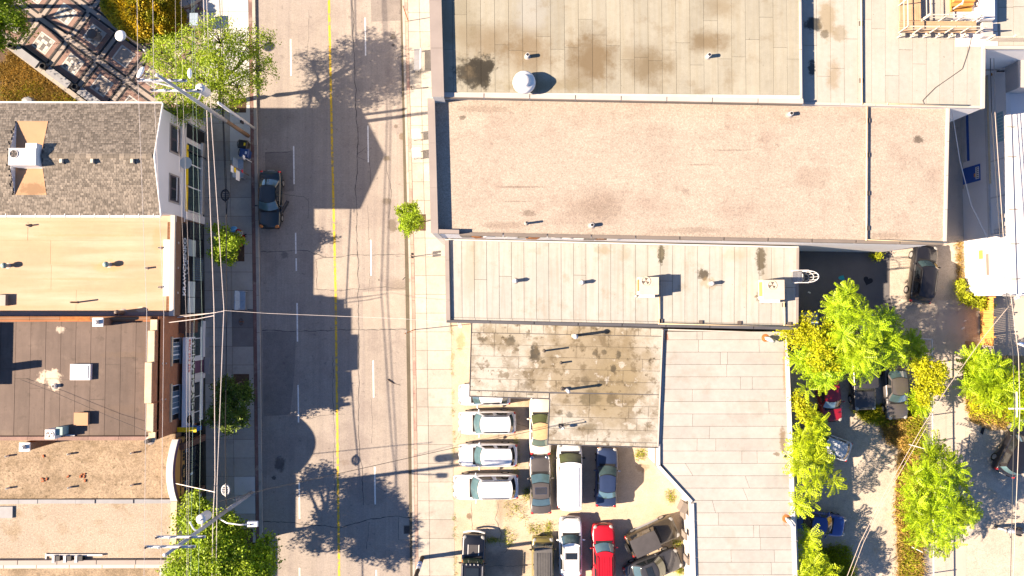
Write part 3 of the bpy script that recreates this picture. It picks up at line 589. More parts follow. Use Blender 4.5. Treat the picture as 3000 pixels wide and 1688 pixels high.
pp = struct('brick_paving', MB().prism(GP([(528, -200), (586, -200), (586, 100), (532, 112)], PZ), -.05, PZ + .004), 'paver_red')
for q in ([(545, 30), (552, 26), (586, 70), (586, 82)], [(533, 60), (575, 12), (582, 14), (537, 70)]): MB().prism(GP(q, PZ), PZ - .02, PZ + .012).build('paver_stripe', 'paver_light', pp)
# ================================================================== buildings
def lerp2(a, b, t): return (a[0] + (b[0]-a[0])*t, a[1] + (b[1]-a[1])*t)
def strips(parent, quad, z, n, mt, along='v', splits=None, gap=.028, zz=.0, name='roof_sheet', base='tar', jit=.02):
    """roof sheets laid side by side inside a world quad [TL,TR,BR,BL]; each sheet is a part"""
    TL, TR, BR, BL = quad
    MB().sheet([TL, TR, BR, BL], z + .004).build('roof_bed', base, parent)
    for i in range(n):
        t0, t1 = i / n, (i + 1) / n
        cuts = [0.0] + sorted(splits(i) if splits else []) + [1.0]
        for c0_, c1_ in zip(cuts[:-1], cuts[1:]):
            if along == 'v':
                f = lambda t, s: lerp2(lerp2(TL, TR, t), lerp2(BL, BR, t), s)
                q = [f(t0, c0_), f(t1, c0_), f(t1, c1_), f(t0, c1_)]
            else:
                f = lambda t, s: lerp2(lerp2(TL, BL, t), lerp2(TR, BR, t), s)
                q = [f(t0, c0_), f(t0, c1_), f(t1, c1_), f(t1, c0_)]
            cx = sum(p[0] for p in q)/4; cy = sum(p[1] for p in q)/4; out = []
            for x, y in q:                                           # shrink by the joint width
                dx, dy = x - cx, y - cy
                out.append((cx + math.copysign(max(0, abs(dx) - gap/2), dx), cy + math.copysign(max(0, abs(dy) - gap/2), dy)))
            MB().prism(out, z + .006, z + .020 + random.uniform(0, jit)*.5, bottom=False).build(name, mt, parent)
def coping_run(parent, a, b, wd, z0, z1, mt, n=6, name='coping'):
    """coping pieces from a to b (world xy of the centre line)"""
    for i in range(n):
        p = lerp2(a, b, i/n); q = lerp2(a, b, (i+1)/n - .0025)
        MB().bar((p[0], p[1], (z0+z1)/2), (q[0], q[1], (z0+z1)/2), wd, z1 - z0).build(name, mt, parent)
def inset(a, b, d):
    dx, dy = b[0]-a[0], b[1]-a[1]; l = math.hypot(dx, dy); return (-dy/l*d, dx/l*d)

# ---- A: big pale sheet roof, top
A_TL, A_BL, A_BR, A_TR = XY(1262, -420, ZA), XY(1268, 280, ZA), XY(2352, 292, ZA), XY(2338, -420, ZA)
A = thing('warehouse', 'large flat roofed building with pale dirty sheet roofing and one big white mushroom vent', 'building', (A_BL[0], A_BL[1], 0))
MB().prism([A_TL, A_TR, A_BR, A_BL], -.03, ZA).build('wall', 'wall_stucco', A)
a1, a2, a3, a4 = XY(1281, -420, ZA), XY(2341, -420, ZA), XY(2348, 279, ZA), XY(1287, 270, ZA)
random.seed(3); sp_ = {}
strips(A, [a1, a2, a3, a4], ZA, 26, 'roof_membrane_a', 'v', lambda i: [random.uniform(.66, .88)] if i % 3 else [random.uniform(.3, .5), random.uniform(.75, .88)], .019)
p0, p1 = XY(1248, -420, ZA + .5), XY(1267, 283, ZA + .5)
MB().prism([p0, (p0[0] + .75, p0[1]), (p1[0] + .75, p1[1]), p1], ZA - 1.2, ZA + .42).build('parapet', 'wall_stucco', A)
for i in range(5):
    q0 = lerp2(p0, p1, i/5); q1 = lerp2(p0, p1, (i+1)/5 - .001)
    MB().prism([(q0[0] - .05, q0[1]), (q0[0] + .78, q0[1]), (q1[0] + .78, q1[1]), (q1[0] - .05, q1[1])], ZA + .42, ZA + .5).build('coping', 'coping_grey', A)
s0, s1 = XY(1285, 277, ZA + .12), XY(2356, 297, ZA + .12)
coping_run(A, s0, s1, .30, ZA - .02, ZA + .12, 'coping_light', 8)
coping_run(A, (s0[0], s0[1] - .17), (s1[0], s1[1] - .17), .05, ZA - .22, ZA + .08, 'coping_brown', 8, 'flashing')
e0, e1 = XY(2340, -420, ZA + .05), XY(2347, 290, ZA + .05)
coping_run(A, e0, e1, .14, ZA - .1, ZA + .07, 'coping_light', 5)
# ---- B: long gravel roof
B_TL, B_TR, B_BR, B_BL = XY(1270, 288, ZB), XY(2776, 314, ZB), XY(2767, 711, ZB), XY(1281, 683, ZB)
B = thing('gravel_roof_building', 'long building with pinkish gravel roof and tall grey parapet facing the street', 'building', (B_BL[0], B_BL[1], 0))
MB().prism([B_TL, B_TR, B_BR, B_BL], -.03, ZB).build('wall', 'wall_white', B)
MB().sheet([B_TL, B_TR, B_BR, B_BL], ZB + .006).build('gravel', 'roof_gravel_b', B)
p0, p1 = XY(1254, 288, ZB + .52), XY(1264.5, 683, ZB + .52)
MB().prism([p0, (p0[0] + .42, p0[1]), (p1[0] + .42, p1[1]), p1], -.03, ZB + .44).build('parapet', 'wall_stucco', B)
for i in range(3):
    q0 = lerp2(p0, p1, i/3); q1 = lerp2(p0, p1, (i+1)/3 - .001)
    MB().prism([(q0[0] - .05, q0[1]), (q0[0] + .45, q0[1]), (q1[0] + .45, q1[1]), (q1[0] - .05, q1[1])], ZB + .44, ZB + .52).build('coping', 'coping_grey', B)
s0, s1 = XY(1283, 679, ZB + .1), XY(1346, 681, ZB + .1)
MB().prism([(s0[0] - .3, s0[1] - .13), (s1[0], s1[1] - .13), (s1[0], s1[1] + .13), (s0[0] - .3, s0[1] + .13)], ZB - .02, ZB + .50).build('parapet_return', 'coping_grey', B)
coping_run(B, XY(1346, 685, ZB + .1), XY(2768, 713, ZB + .1), .22, ZB - .25, ZB + .1, 'coping_brown', 11)
coping_run(B, XY(2769, 714, ZB + .1), XY(2778, 315, ZB + .1), .18, ZB - .15, ZB + .12, 'coping_light', 4)
# peeling flashing on the B wall above the C roof
random.seed(5)
for i in range(14):
    x0 = 1350 + i*33; c = G(x0, 697 + (x0 - 1350)*.012, 6.9); q = G(x0 + 31, 697.4 + (x0 - 1320)*.012, 6.9)
    MB().bar((c.x, B_BL[1] + (c.x - B_BL[0])*(B_BR[1]-B_BL[1])/(B_BR[0]-B_BL[0]) - .03, 6.5 + random.uniform(-.2, .3)), (q.x, B_BL[1] + (q.x - B_BL[0])*(B_BR[1]-B_BL[1])/(B_BR[0]-B_BL[0]) - .03, 6.5 + random.uniform(-.2, .3)), .03, random.uniform(.6, 1.5)).build('flashing', random.choice(['rust', 'flash_white', 'wall_brick_brown', 'flash_white', 'coping_brown']), B)
# ---- E: annex right of A with the escape deck
E_pts = [(2330, -420), (3400, -420), (3400, 142), (2882, 142), (2878, 318), (2350, 306)]
E = thing('annex_building', 'flat annex with pale sheet roof carrying the wooden escape walkway', 'building', (*XY(2600, 300, 0), 0))
MB().prism(GP(E_pts, ZE), -.03, ZE).build('wall', 'wall_white', E)
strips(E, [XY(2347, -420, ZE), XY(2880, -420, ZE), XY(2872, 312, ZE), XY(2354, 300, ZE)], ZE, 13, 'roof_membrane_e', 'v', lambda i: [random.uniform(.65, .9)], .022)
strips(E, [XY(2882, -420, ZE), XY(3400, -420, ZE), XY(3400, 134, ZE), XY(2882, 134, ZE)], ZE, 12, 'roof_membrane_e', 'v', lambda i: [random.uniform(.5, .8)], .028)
coping_run(E, XY(2358, 303, ZE + .08), XY(2878, 314, ZE + .08), .16, ZE - .12, ZE + .10, 'coping_light', 5)
coping_run(E, XY(2879, 318, ZE + .08), XY(2881, 142, ZE + .08), .22, ZE - .1, ZE + .13, 'coping_light', 2)
coping_run(E, XY(2884, 139, ZE + .08), XY(3400, 139, ZE + .08), .22, ZE - .1, ZE + .10, 'coping_light', 3)
for q in ([(2798, 95), (2922, 95), (2922, 137), (2798, 137)], [(2792, -20), (2858, -20), (2862, 62), (2792, 60)], [(2864, -20), (2918, -20), (2920, 92), (2864, 92)]):
    MB().prism(GP(q, ZE), ZE + .03, ZE + .045).build('roof_patch', 'flash_white', E)
# ---- C: narrow sheet roof with air conditioners
C_TL, C_TR, C_BR, C_BL = XY(1303, 700, ZC), XY(2340, 722, ZC), XY(2338, 962, ZC), XY(1307, 940, ZC)
C = thing('shop_building', 'narrow flat roofed shop with cream sheet roof and two air conditioners', 'building', (C_BL[0], C_BL[1], 0))
MB().prism([C_TL, C_TR, C_BR, C_BL], -.03, ZC).build('wall', 'wall_stucco', C)
random.seed(9)
strips(C, [XY(1316, 705, ZC), XY(2333, 727, ZC), XY(2331, 950, ZC), XY(1318, 930, ZC)], ZC, 28, 'roof_membrane_c', 'v', lambda i: [random.uniform(.3, .7)] if random.random() < .12 else [], .026)
strips(C, [XY(1320, 930.5, ZC), XY(2331, 950.5, ZC), XY(2331, 958, ZC), XY(1320, 936.5, ZC)], ZC + .012, 28, 'roof_membrane_c', 'v', None, .02)
p0, p1 = XY(1302.5, 704, ZC + .18), XY(1306.5, 939, ZC + .18)
coping_run(C, (p0[0] + .16, p0[1]), (p1[0] + .16, p1[1]), .30, ZC - .15, ZC + .19, 'coping_grey', 4)
coping_run(C, XY(1308, 941.5, ZC + .1), XY(2338, 963, ZC + .1), .20, ZC - .2, ZC + .12, 'coping_dark', 8)
coping_run(C, XY(2337, 726, ZC + .06), XY(2335, 955, ZC + .06), .20, ZC - .1, ZC + .07, 'coping_grey', 3)
# ---- F: low stained sheet roof, L shaped
F_out = [(1381, 944), (1943, 962), (1936, 1165), (1933, 1240), (1926, 1312), (1604, 1302), (1610, 1169), (1375, 1162)]
Fb = thing('stained_roof_garage', 'low L shaped garage with a roof of mottled brown stained sheets', 'building', (*XY(1600, 1100, 0), 0))
wf = [(1392, 950), (1938, 960), (1928, 1268), (1650, 1262), (1652, 1118), (1392, 1112)]
MB().prism(GP(wf, ZF), -.03, ZF - .16).build('wall', 'wall_stucco', Fb)
MB().prism(GP(F_out, ZF), ZF - .16, ZF).build('roof_slab', 'coping_dark', Fb)
random.seed(21)
sF = lambda i: sorted(random.sample([.12, .25, .36, .45, .55, .66, .72, .8, .9], random.choice([1, 2, 2, 3])))
strips(Fb, [XY(1383, 946, ZF), XY(1941, 963.5, ZF), XY(1940, 985, ZF), XY(1382, 974, ZF)], ZF, 16, 'roof_membrane_f', 'v', None, .024)
strips(Fb, [XY(1382, 975, ZF), XY(1940, 986, ZF), XY(1935, 1156, ZF), XY(1378, 1143, ZF)], ZF, 5, 'roof_membrane_f', 'h', sF, .024)
strips(Fb, [XY(1377, 1144, ZF), XY(1609, 1152, ZF), XY(1608, 1167, ZF), XY(1376, 1160, ZF)], ZF + .004, 7, 'roof_membrane_f', 'v', None, .024)
strips(Fb, [XY(1611, 1152.5, ZF), XY(1935, 1157, ZF), XY(1927, 1298, ZF), XY(1606, 1289, ZF)], ZF, 4, 'roof_membrane_f', 'h', sF, .024)
strips(Fb, [XY(1606, 1289.5, ZF), XY(1927, 1298.5, ZF), XY(1925, 1310, ZF), XY(1605, 1300, ZF)], ZF + .004, 9, 'roof_membrane_f', 'v', None, .024)
for a, b in (((1381, 944), (1375, 1162)), ((1375, 1162), (1610, 1169)), ((1610, 1169), (1604, 1302)), ((1604, 1302), (1926, 1312))):
    coping_run(Fb, XY(*a, ZF), XY(*b, ZF), .05, ZF - .2, ZF + .05, 'coping_dark', 3, 'edge_trim')
coping_run(Fb, XY(1941, 966, ZF), XY(1927, 1310, ZF), .10, ZF - .1, ZF + .03, 'coping_light', 4, 'edge_trim')
# ---- G: low pale sheet roof behind the car park
G_out = [(1944, 964), (2304, 975), (2312, 1100), (2322, 1270), (2328, 1500), (2340, 1800), (2040, 1800), (2030, 1474), (2023, 1470), (1925, 1366), (1927, 1300)]
Gb = thing('pale_roof_garage', 'low garage block with pale grey sheet roof stretching along the car park', 'building', (*XY(2100, 1300, 0), 0))
MB().prism(GP(G_out, ZG), -.03, ZG).build('wall', 'wall_stucco', Gb)
random.seed(33)
yl = lin([(964, 1949), (1240, 1942), (1300, 1936), (1365, 1936), (1474, 2036), (1476, 2040), (1800, 2050)]); yr = lin([(964, 2296), (1037, 2300), (1270, 2312), (1500, 2318), (1800, 2332)])
MB().sheet(GP([(yl(v), v) for v in (968, 1240, 1300, 1365, 1474, 1476, 1795)] + [(yr(v), v) for v in (1795, 1500, 1270, 1037, 976)], ZG), ZG + .004).build('roof_bed', 'tar', Gb)
v = 972; row = 0
while v < 1790:
    h = 24 if row == 0 else 36.2; v1 = min(v + h, 1790); sl_ = .018
    xs = [0.0] + sorted([random.uniform(.15, .85) for _ in range(random.choice([1, 1, 2]))]) + [1.0]
    for k in range(len(xs) - 1):
        L0, R0, L1, R1 = yl(v), yr(v), yl(v1), yr(v1)
        X = lambda a, b, t: a + (b - a)*t
        q = [(X(L0, R0, xs[k]) + .5, v), (X(L0, R0, xs[k+1]) - .5, v), (X(L1, R1, xs[k+1]) - .5, v1 - .9), (X(L1, R1, xs[k]) + .5, v1 - .9)]
        if v < 1474 < v1: q = [(X(L0, R0, xs[k]) + .5, v), (X(L0, R0, xs[k+1]) - .5, v), (X(L1, R1, xs[k+1]) - .5, v1 - .9), (X(L1, R1, xs[k]) + .5, v1 - .9)]
        MB().prism(GP(q, ZG), ZG + .006, ZG + .02 + random.uniform(0, .012), bottom=False).build('roof_sheet', 'roof_membrane_g', Gb)
    v = v1; row += 1
for a, b, n in (((1929, 1302), (1929, 1366), 1), ((1929, 1366), (2026, 1472), 3), ((2028, 1476), (2036, 1800), 6)):
    coping_run(Gb, XY(*a, ZG + .2), XY(*b, ZG + .2), .26, ZG - .3, ZG + .17, 'flash_white', n)
    a_, b_ = XY(a[0] - 5.5, a[1], ZG), XY(b[0] - 5.5, b[1], ZG)
    coping_run(Gb, a_, b_, .08, ZG - .55, ZG + .02, 'coping_brown', n, 'gutter')
coping_run(Gb, XY(2306, 1045, ZG + .06), XY(2315, 1270, ZG + .06), .30, ZG - .1, ZG + .07, 'flash_white', 3)
coping_run(Gb, XY(2315, 1272, ZG + .06), XY(2334, 1800, ZG + .06), .30, ZG - .1, ZG + .07, 'flash_white', 5)
coping_run(Gb, XY(2323, 1272, ZG), XY(2342, 1800, ZG), .14, ZG - .25, ZG - .02, 'coping_light', 5, 'gutter')
for px, py in ((2012, 1508), (2016, 1568), (2022, 1640)):
    c = G(px - 12, py, 2.2); MB().obox(c.x + .05, c.y, 1.5, .14, .5, 1.2).build('wall_bracket', 'coping_brown', Gb)
MB().obox(*XY(2003, 1486, 2.6), 1.9, .5, .75, 1.0, R(-25)).build('wall_box', 'coping_brown', Gb)

# ---- D: white building across the alley (west wall faces the camera)
ZD = 5.0
dx0, dx1 = XY(2816, 330, 0), XY(2832, 868, 0)
D = thing('alley_building', 'whitewashed block building with blue door facing the alley', 'building', (dx1[0], dx1[1], 0))
Dp = [(dx0[0] - .25, dx0[1] + 14), dx0, dx1, (dx1[0] + 14, dx1[1]), (dx1[0] + 14, dx0[1] + 14)]
MB().prism(Dp, -.03, ZD).build('wall', 'wall_white', D)
dd = Vector((dx1[0]-dx0[0], dx1[1]-dx0[1], 0)); dl = dd.length; dd.normalize(); dnrm = Vector((dd.y, -dd.x, 0))
if dnrm.x > 0: dnrm = -dnrm
def onD(py, z, off=0.0):                      # point on D's alley wall at photo row (at ground) py, height z
    t_ = (py - 330) / (868 - 330); p = Vector((dx0[0], dx0[1], 0)) + dd*(t_*dl) + dnrm*off; return Vector((p.x, p.y, z))
def Dpanel(name, py0, py1, z0, z1, off0, off1, mt, par=None):
    a, b, c, d = onD(py0, 0, off0), onD(py1, 0, off0), onD(py1, 0, off1), onD(py0, 0, off1)
    return MB().prism([(a.x, a.y), (b.x, b.y), (c.x, c.y), (d.x, d.y)], z0, z1).build(name, mt, par or D)
Dpanel('ledge', 40, 868, 2.92, 3.08, -.02, .16, 'wall_stucco'); Dpanel('dado', 150, 478, .55, .85, -.02, .012, 'blue_paint'); Dpanel('plinth', 150, 478, .0, .5, -.02, .06, 'wall_stucco')
Dpanel('lower_wall', 555, 868, 0, 2.9, -.02, .10, 'wall_white'); Dpanel('roof_edge', 330, 868, ZD - .02, ZD + .1, -.3, .06, 'flash_white')
Dpanel('conduit', 60, 560, 3.12, 3.22, .0, .1, 'pipe_cream'); Dpanel('vent_panel', 752, 812, 2.55, 2.88, .09, .14, 'coping_brown'); Dpanel('hatch_cover', 740, 765, 1.75, 2.2, .09, .13, 'wood_orange')
for i in range(3): Dpanel('pilaster', 500 + i*100 - 2, 500 + i*100 + 2, 3.1, ZD - .03, -.01, .012, 'wall_stucco')
dr = Dpanel('door', 496, 543, .02, 2.05, -.02, .035, 'blue_paint'); Dpanel('door_grille', 503, 537, 1.55, 1.95, .03, .05, 'frame_white', dr); Dpanel('door_notice', 520, 530, 1.35, 1.6, .03, .045, 'wood_orange', dr)
for i in range(6): Dpanel('grille_slot', 505 + i*5.5, 507.5 + i*5.5, 1.62, 1.9, .048, .055, 'frame_dark', dr)
wn_ = Dpanel('glass_block_window', 372, 455, 4.05, 4.75, -.02, .03, 'frame_white')
for i in range(9):
    for k in range(4): Dpanel('glass_block', 374 + i*9, 374 + i*9 + 8, 4.09 + k*.16, 4.23 + k*.16, .025, .04, 'glass_block', wn_)
for k, yy in enumerate((650, 672)): Dpanel('meter_box', yy, yy + 11, 4.2, 4.6, -.01, .12, 'galv')
for yy in (420, 500, 640, 732, 825): Dpanel('roof_scupper', yy, yy + 2.2, ZD + .02, ZD + .12, -.5, .12, 'coping_brown')
lad = onD(700, 0, .1)
for yy in (690, 702): a = onD(yy, 3.5, .12); b = onD(yy, 5.0, .12); MB().tube([a, b], .03, 6).build('ladder_rail', 'galv', D)
for i in range(6): MB().tube([onD(690, 3.55 + i*.26, .12), onD(702, 3.55 + i*.26, .12)], .02, 6).build('ladder_rung', 'galv', D)
# taller stub of D
a, b = onD(175, 0), onD(330, 0)
MB().prism([(a.x + .02, a.y), (b.x + .02, b.y), (b.x + 4, b.y), (a.x + 4, a.y)], 0, 6.3).build('upper_wall', 'wall_block', D)
MB().prism([(a.x - .06, a.y + .05), (b.x - .06, b.y), (b.x + 4, b.y), (a.x + 4, a.y + .05)], 6.3, 6.42).build('roof_edge', 'coping_light', D)
wn_ = Dpanel('window', 210, 262, 3.75, 4.75, -.05, .04, 'frame_white')
for k in range(2): Dpanel('pane', 213 + k*24, 234 + k*24, 3.83, 4.67, .03, .05, 'pane_dark', wn_)
Dpanel('window_sill', 206, 266, 3.66, 3.75, -.02, .1, 'wood_orange', wn_)
for yy in (193, 268): Dpanel('lamp_bracket', yy, yy + 3, 4.9, 5.0, 0, .55, 'black_metal')
# recess roof of D wing beyond the notch
MB().prism(GP([(2890, 150), (2975, 176), (2975, 205), (2890, 205)], 4.6), 4.4, 4.6).build('porch_roof', 'wall_block', D)

# ================================================================== left side of the street
FX = lambda y: 596 + .006*y                    # foot of the shop fronts
def front(px_off, y0, y1, z0, z1, off0, off1, mt, name, parent):
    """box on a shop front: photo rows y0..y1 at ground, heights z0..z1, off = metres towards the street"""
    a, b = G(FX(y0) + px_off, y0, 0), G(FX(y1) + px_off, y1, 0)
    return MB().prism([(a.x + off0, a.y), (a.x + off1, a.y), (b.x + off1, b.y), (b.x + off0, b.y)], z0, z1).build(name, mt, parent)
# ---- L1 shingled gable house with white shop front
ZE1, ZR1 = 7.05, 8.1
gx = G(FX(450), 450, 0).x
yt1 = G(480, 303, ZE1).y; yb1 = G(480, 632, ZE1).y; ym1 = (yt1 + yb1)/2
H1 = thing('gable_house', 'shop house with grey shingled gable roof and white front with yellow sign', 'building', (gx, ym1, 0))
xl = G(-300, 450, 8).x
wt, wb = yt1 - .3, yb1 + .35
m = MB().prism([(xl, wb), (gx, wb), (gx, wt), (xl, wt)], -.03, ZE1 - .05)
m.add([(gx, wb, ZE1 - .05), (gx, wt, ZE1 - .05), (gx, ym1, ZR1 - .06), (gx - .3, wb, ZE1 - .05), (gx - .3, wt, ZE1 - .05), (gx - .3, ym1, ZR1 - .06)], [(0, 1, 2), (5, 4, 3), (0, 2, 5, 3), (1, 4, 5, 2)])
m.build('wall', 'wall_white', H1)
xcut0 = G(46, 460, 7.4).x; xcut1 = G(141, 352, 7.4).x
def roofz(y): return ZR1 - (ZR1 - ZE1) * abs(y - ym1) / (yt1 - ym1)
zdk = roofz(G(90, 352, 7.35).y)
for (xa, xb) in ((xl, xcut0), (xcut1, gx + .12)):
    m = MB()
    for (y0, y1) in ((yt1, ym1), (yb1, ym1)):
        m.add([(xa, y0, ZE1 - .03), (xb, y0, ZE1 - .03), (xb, y1, ZR1 - .03), (xa, y1, ZR1 - .03)], [(0, 1, 2, 3)])
    m.build('roof_deck', 'shingle_base', H1)
ydk0, ydk1 = G(90, 352, zdk).y, 2*ym1 - G(90, 352, zdk).y
m = MB()
for y0, y1 in ((yt1, ydk0), (yb1, ydk1)):
    m.add([(xcut0, y0, ZE1 - .03), (xcut1, y0, ZE1 - .03), (xcut1, y1, zdk - .03), (xcut0, y1, zdk - .03)], [(0, 1, 2, 3)])
m.build('roof_deck', 'shingle_base', H1)
MB().sheet([(xcut0, ydk0), (xcut1, ydk0), (xcut1, ydk1), (xcut0, ydk1)], zdk + .004).build('flat_deck', 'deck_tan', H1)
for xx, mt in ((xcut0, 'siding'), (xcut1, 'siding')):
    m = MB(); m.add([(xx, ydk1, zdk), (xx, ydk0, zdk), (xx, ym1, ZR1 - .02)], [(0, 1, 2)]); m.build('gable_infill', mt, H1)
for k in range(9):                             # siding boards on the small gable
    zz = zdk + .06 + k*.085; f = 1 - (zz - zdk)/(ZR1 - zdk)
    if f > .08: MB().box(xcut0 - .005, ym1 - (ydk0-ym1)*f*.98, zz, xcut0 + .014, ym1 + (ydk0-ym1)*f*.98, zz + .012).build('siding_board', 'frame_white', H1)
# shingle courses: real tabs
vs = []; fs = []
sy = (yt1 - ym1); ncr = 29; rng2 = np.random.default_rng(4)
for side in (1, -1):
    for r in range(ncr):
        f0 = r/ncr; f1 = (r + 1.12)/ncr        # 0 = eave, 1 = ridge
        xq = xl + (.11 if r % 2 else 0); 
        while xq < gx + .1:
            wdt = rng2.uniform(.16, .26); xb = min(xq + wdt, gx + .12)
            yy0 = ym1 + side*sy*(1 - f0); 
            inside = (xcut0 - .02 < xq < xcut1 or xcut0 < xb < xcut1 + .02) and abs(yy0 - ym1) < (ydk0 - ym1) + .05
            if not inside:
                za, zb_ = ZE1 + (ZR1-ZE1)*f0 + .018 + rng2.uniform(0, .01), ZE1 + (ZR1-ZE1)*min(1, f1) + .004
                ya, yb_ = yy0, ym1 + side*sy*(1 - min(1, f1)); n = len(vs)
                vs += [(xq + .008, ya, za), (xb - .008, ya, za), (xb - .008, yb_, zb_), (xq + .008, yb_, zb_), (xq + .008, ya, za - .02), (xb - .008, ya, za - .02)]
                if side > 0: fs += [(n+1, n, n+3, n+2), (n+4, n, n+1, n+5)]
                else: fs += [(n, n+1, n+2, n+3), (n, n+4, n+5, n+1)]
            xq += wdt
tag(fast_mesh('shingles', vs, fs, 'shingle', H1), kind='stuff')
m = MB()
for i in range(46):
    xa = xl + (gx - xl)*i/46; xb = xl + (gx - xl)*(i + .97)/46
    if xb < xcut0 or xa > xcut1: m.add([(xa, ym1 - .16, ZR1 - .005), (xb, ym1 - .16, ZR1 + .002), (xb, ym1, ZR1 + .045), (xa, ym1, ZR1 + .035), (xb, ym1 + .16, ZR1 + .002), (xa, ym1 + .16, ZR1 - .005)], [(0, 1, 2, 3), (3, 2, 4, 5)])
tag(m.build('ridge_caps', 'shingle', H1), kind='stuff')
MB().bar((xl, yb1 - .06, ZE1 - .02), (gx + .1, yb1 - .06, ZE1 - .02), .14, .1).build('gutter', 'flash_white', H1); MB().bar((xl, yt1 + .05, ZE1 - .02), (gx + .1, yt1 + .05, ZE1 - .02), .12, .1).build('gutter', 'flash_white', H1)
for i in range(17): xx = xl + (gx - xl)*(i + .6)/17; MB().box(xx, yb1 - .14, ZE1 + .03, xx + .05, yb1 + .14, ZE1 + .05).build('gutter_hanger', 'flash_white', H1)
for s, y0 in ((1, yt1), (-1, yb1)):
    MB().hexa([(gx + .09, y0, ZE1 - .12), (gx + .15, y0, ZE1 - .12), (gx + .15, ym1, ZR1 - .12), (gx + .09, ym1, ZR1 - .12)], [(gx + .09, y0, ZE1 + .03), (gx + .15, y0, ZE1 + .03), (gx + .15, ym1, ZR1 + .05), (gx + .09, ym1, ZR1 + .05)]).build('verge_board', 'frame_white', H1)
def front1(y0, y1, z0, z1, o0, o1, mt, name, par=None):   # rows as photo rows at the height they are seen
    zc = (z0 + z1)/2; ya, yb = G(560, y0, zc).y, G(560, y1, zc).y
    return MB().box(gx + o0, min(ya, yb), z0, gx + o1, max(ya, yb), z1).build(name, mt, par or H1)
for (y0, y1) in ((368, 452), (512, 596)):
    wi = front1(y0, y1, 4.2, 5.75, -.01, .05, 'frame_grey', 'window'); front1(y0 + 5, y1 - 5, 4.3, 5.65, .045, .058, 'frame_dark', 'recess', wi)
    hh = (y1 - y0)
    front1(y0 + 10, y0 + hh*.47, 4.75, 5.45, .055, .07, 'pane_dark', 'pane', wi); front1(y0 + hh*.53, y1 - 10, 4.75, 5.45, .055, .07, 'pane_dark', 'pane', wi); front1(y0 + 8, y1 - 8, 4.62, 4.72, .05, .085, 'frame_white', 'transom', wi); front1(y0 - 6, y1 + 6, 4.05, 4.18, 0, .14, 'frame_white', 'window_sill', wi)
front1(425, 622, 2.95, 3.3, .0, .10, 'sign_yellow', 'fascia_sign')
for yy in (470, 540, 590): front1(yy, yy + 22, 3.06, 3.14, .095, .108, 'wood_orange', 'fascia_mark')
front1(375, 415, .1, 3.3, -.02, .04, 'black_panel', 'doorway')
for i, (y0, y1) in enumerate(((430, 484), (488, 550), (554, 620))): front1(y0, y1, .75, 2.95, -.02, .05, 'pane_green', 'shop_window'); 
for yy in (427, 485.5, 551.5, 621): front1(yy, yy + 3, .4, 3.3, 0, .1, 'frame_white', 'mullion')
front1(420, 628, .0, .7, -.02, .13, 'frame_grey', 'stall_riser'); front1(420, 628, .7, .78, -.02, .2, 'frame_white', 'shop_sill')
front1(344, 372, .0, 3.3, -.02, .12, 'wall_stucco', 'pier'); front1(628, 650, .0, 3.45, -.02, .18, 'wall_white', 'pier'); front1(344, 650, 3.34, 3.5, -.02, .1, 'wall_white', 'cornice')
MB().tube([(gx + .16, G(590, 450, 2).y, 0), (gx + .16, G(590, 450, 2).y, 3.2)], .05, 8).build('downpipe', 'frame_dark', H1)
g = G(537, 478, 4.0); MB().lathe((gx + .42, g.y, 3.9), [(.05, 0), (.42, .10), (.46, .16)], 18).build('satellite_dish', 'tile_panel', H1); MB().tube([(gx, g.y, 3.75), (gx + .42, g.y, 3.92)], .03, 6).build('dish_arm', 'galv', H1)
# roof fittings of L1
x0, y0_ = xcut0 - .1, G(60, 452, 8.4).y
c = G(72, 452, 8.5); t = thing('roof_air_unit', 'white ducted air unit with round fan on the notched shingle roof', 'air unit', (c.x, c.y, zdk))
ax0, ax1, ay0, ay1 = G(24, 485, 8.5).x, G(104, 485, 8.5).x, G(24, 484, 8.5).y, G(24, 434, 8.5).y
MB().box(ax0, ay0, zdk + .08, ax1, ay1, 8.5).build('casing', 'white_metal', t); MB().box(ax1 - .75, ay1 - .02, zdk + .5, ax1 + .02, ay1 + .36, 8.45).build('duct', 'white_metal', t); MB().box(ax0 + .2, ay0 - .02, zdk + .01, ax1 - .2, ay1 + .02, zdk + .1).build('curb', 'galv', t)
fc = G(41, 451, 8.5); MB().lathe((fc.x, fc.y, 8.49), [(.30, 0), (.30, .05), (.26, .05), (.26, .012)], 18).build('fan_ring', 'galv', t); MB().lathe((fc.x, fc.y, 8.503), [(.25, 0), (.25, .004)], 18).build('fan_well', 'black_metal', t)
for k in range(4): a = k*math.pi/2 + .4; MB().add([(fc.x, fc.y, 8.52), (fc.x + .24*math.cos(a), fc.y + .24*math.sin(a), 8.525), (fc.x + .24*math.cos(a + .6), fc.y + .24*math.sin(a + .6), 8.515)], [(0, 1, 2)]).build('fan_blade', 'cast_iron', t)
for i, px in enumerate((182, 272, 389)):
    c = G(px, 473, ZR1 - .1); zz = roofz(c.y)
    t = thing('roof_vent', 'small hooded box vent just below the shingle ridge', 'roof vent', (c.x, c.y, zz - .03), group='ridge vents on the shingle roof')
    MB().box(c.x - .17, c.y - .2, zz - .05, c.x + .17, c.y + .2, zz + .05).build('flange', 'shingle_base', t); MB().hexa([(c.x - .14, c.y - .16, zz), (c.x + .14, c.y - .16, zz), (c.x + .14, c.y + .16, zz), (c.x - .14, c.y + .16, zz)], [(c.x - .10, c.y - .14, zz + .16), (c.x + .14, c.y - .14, zz + .24), (c.x + .14, c.y + .14, zz + .24), (c.x - .10, c.y + .14, zz + .16)]).build('hood', 'wood_grey', t)
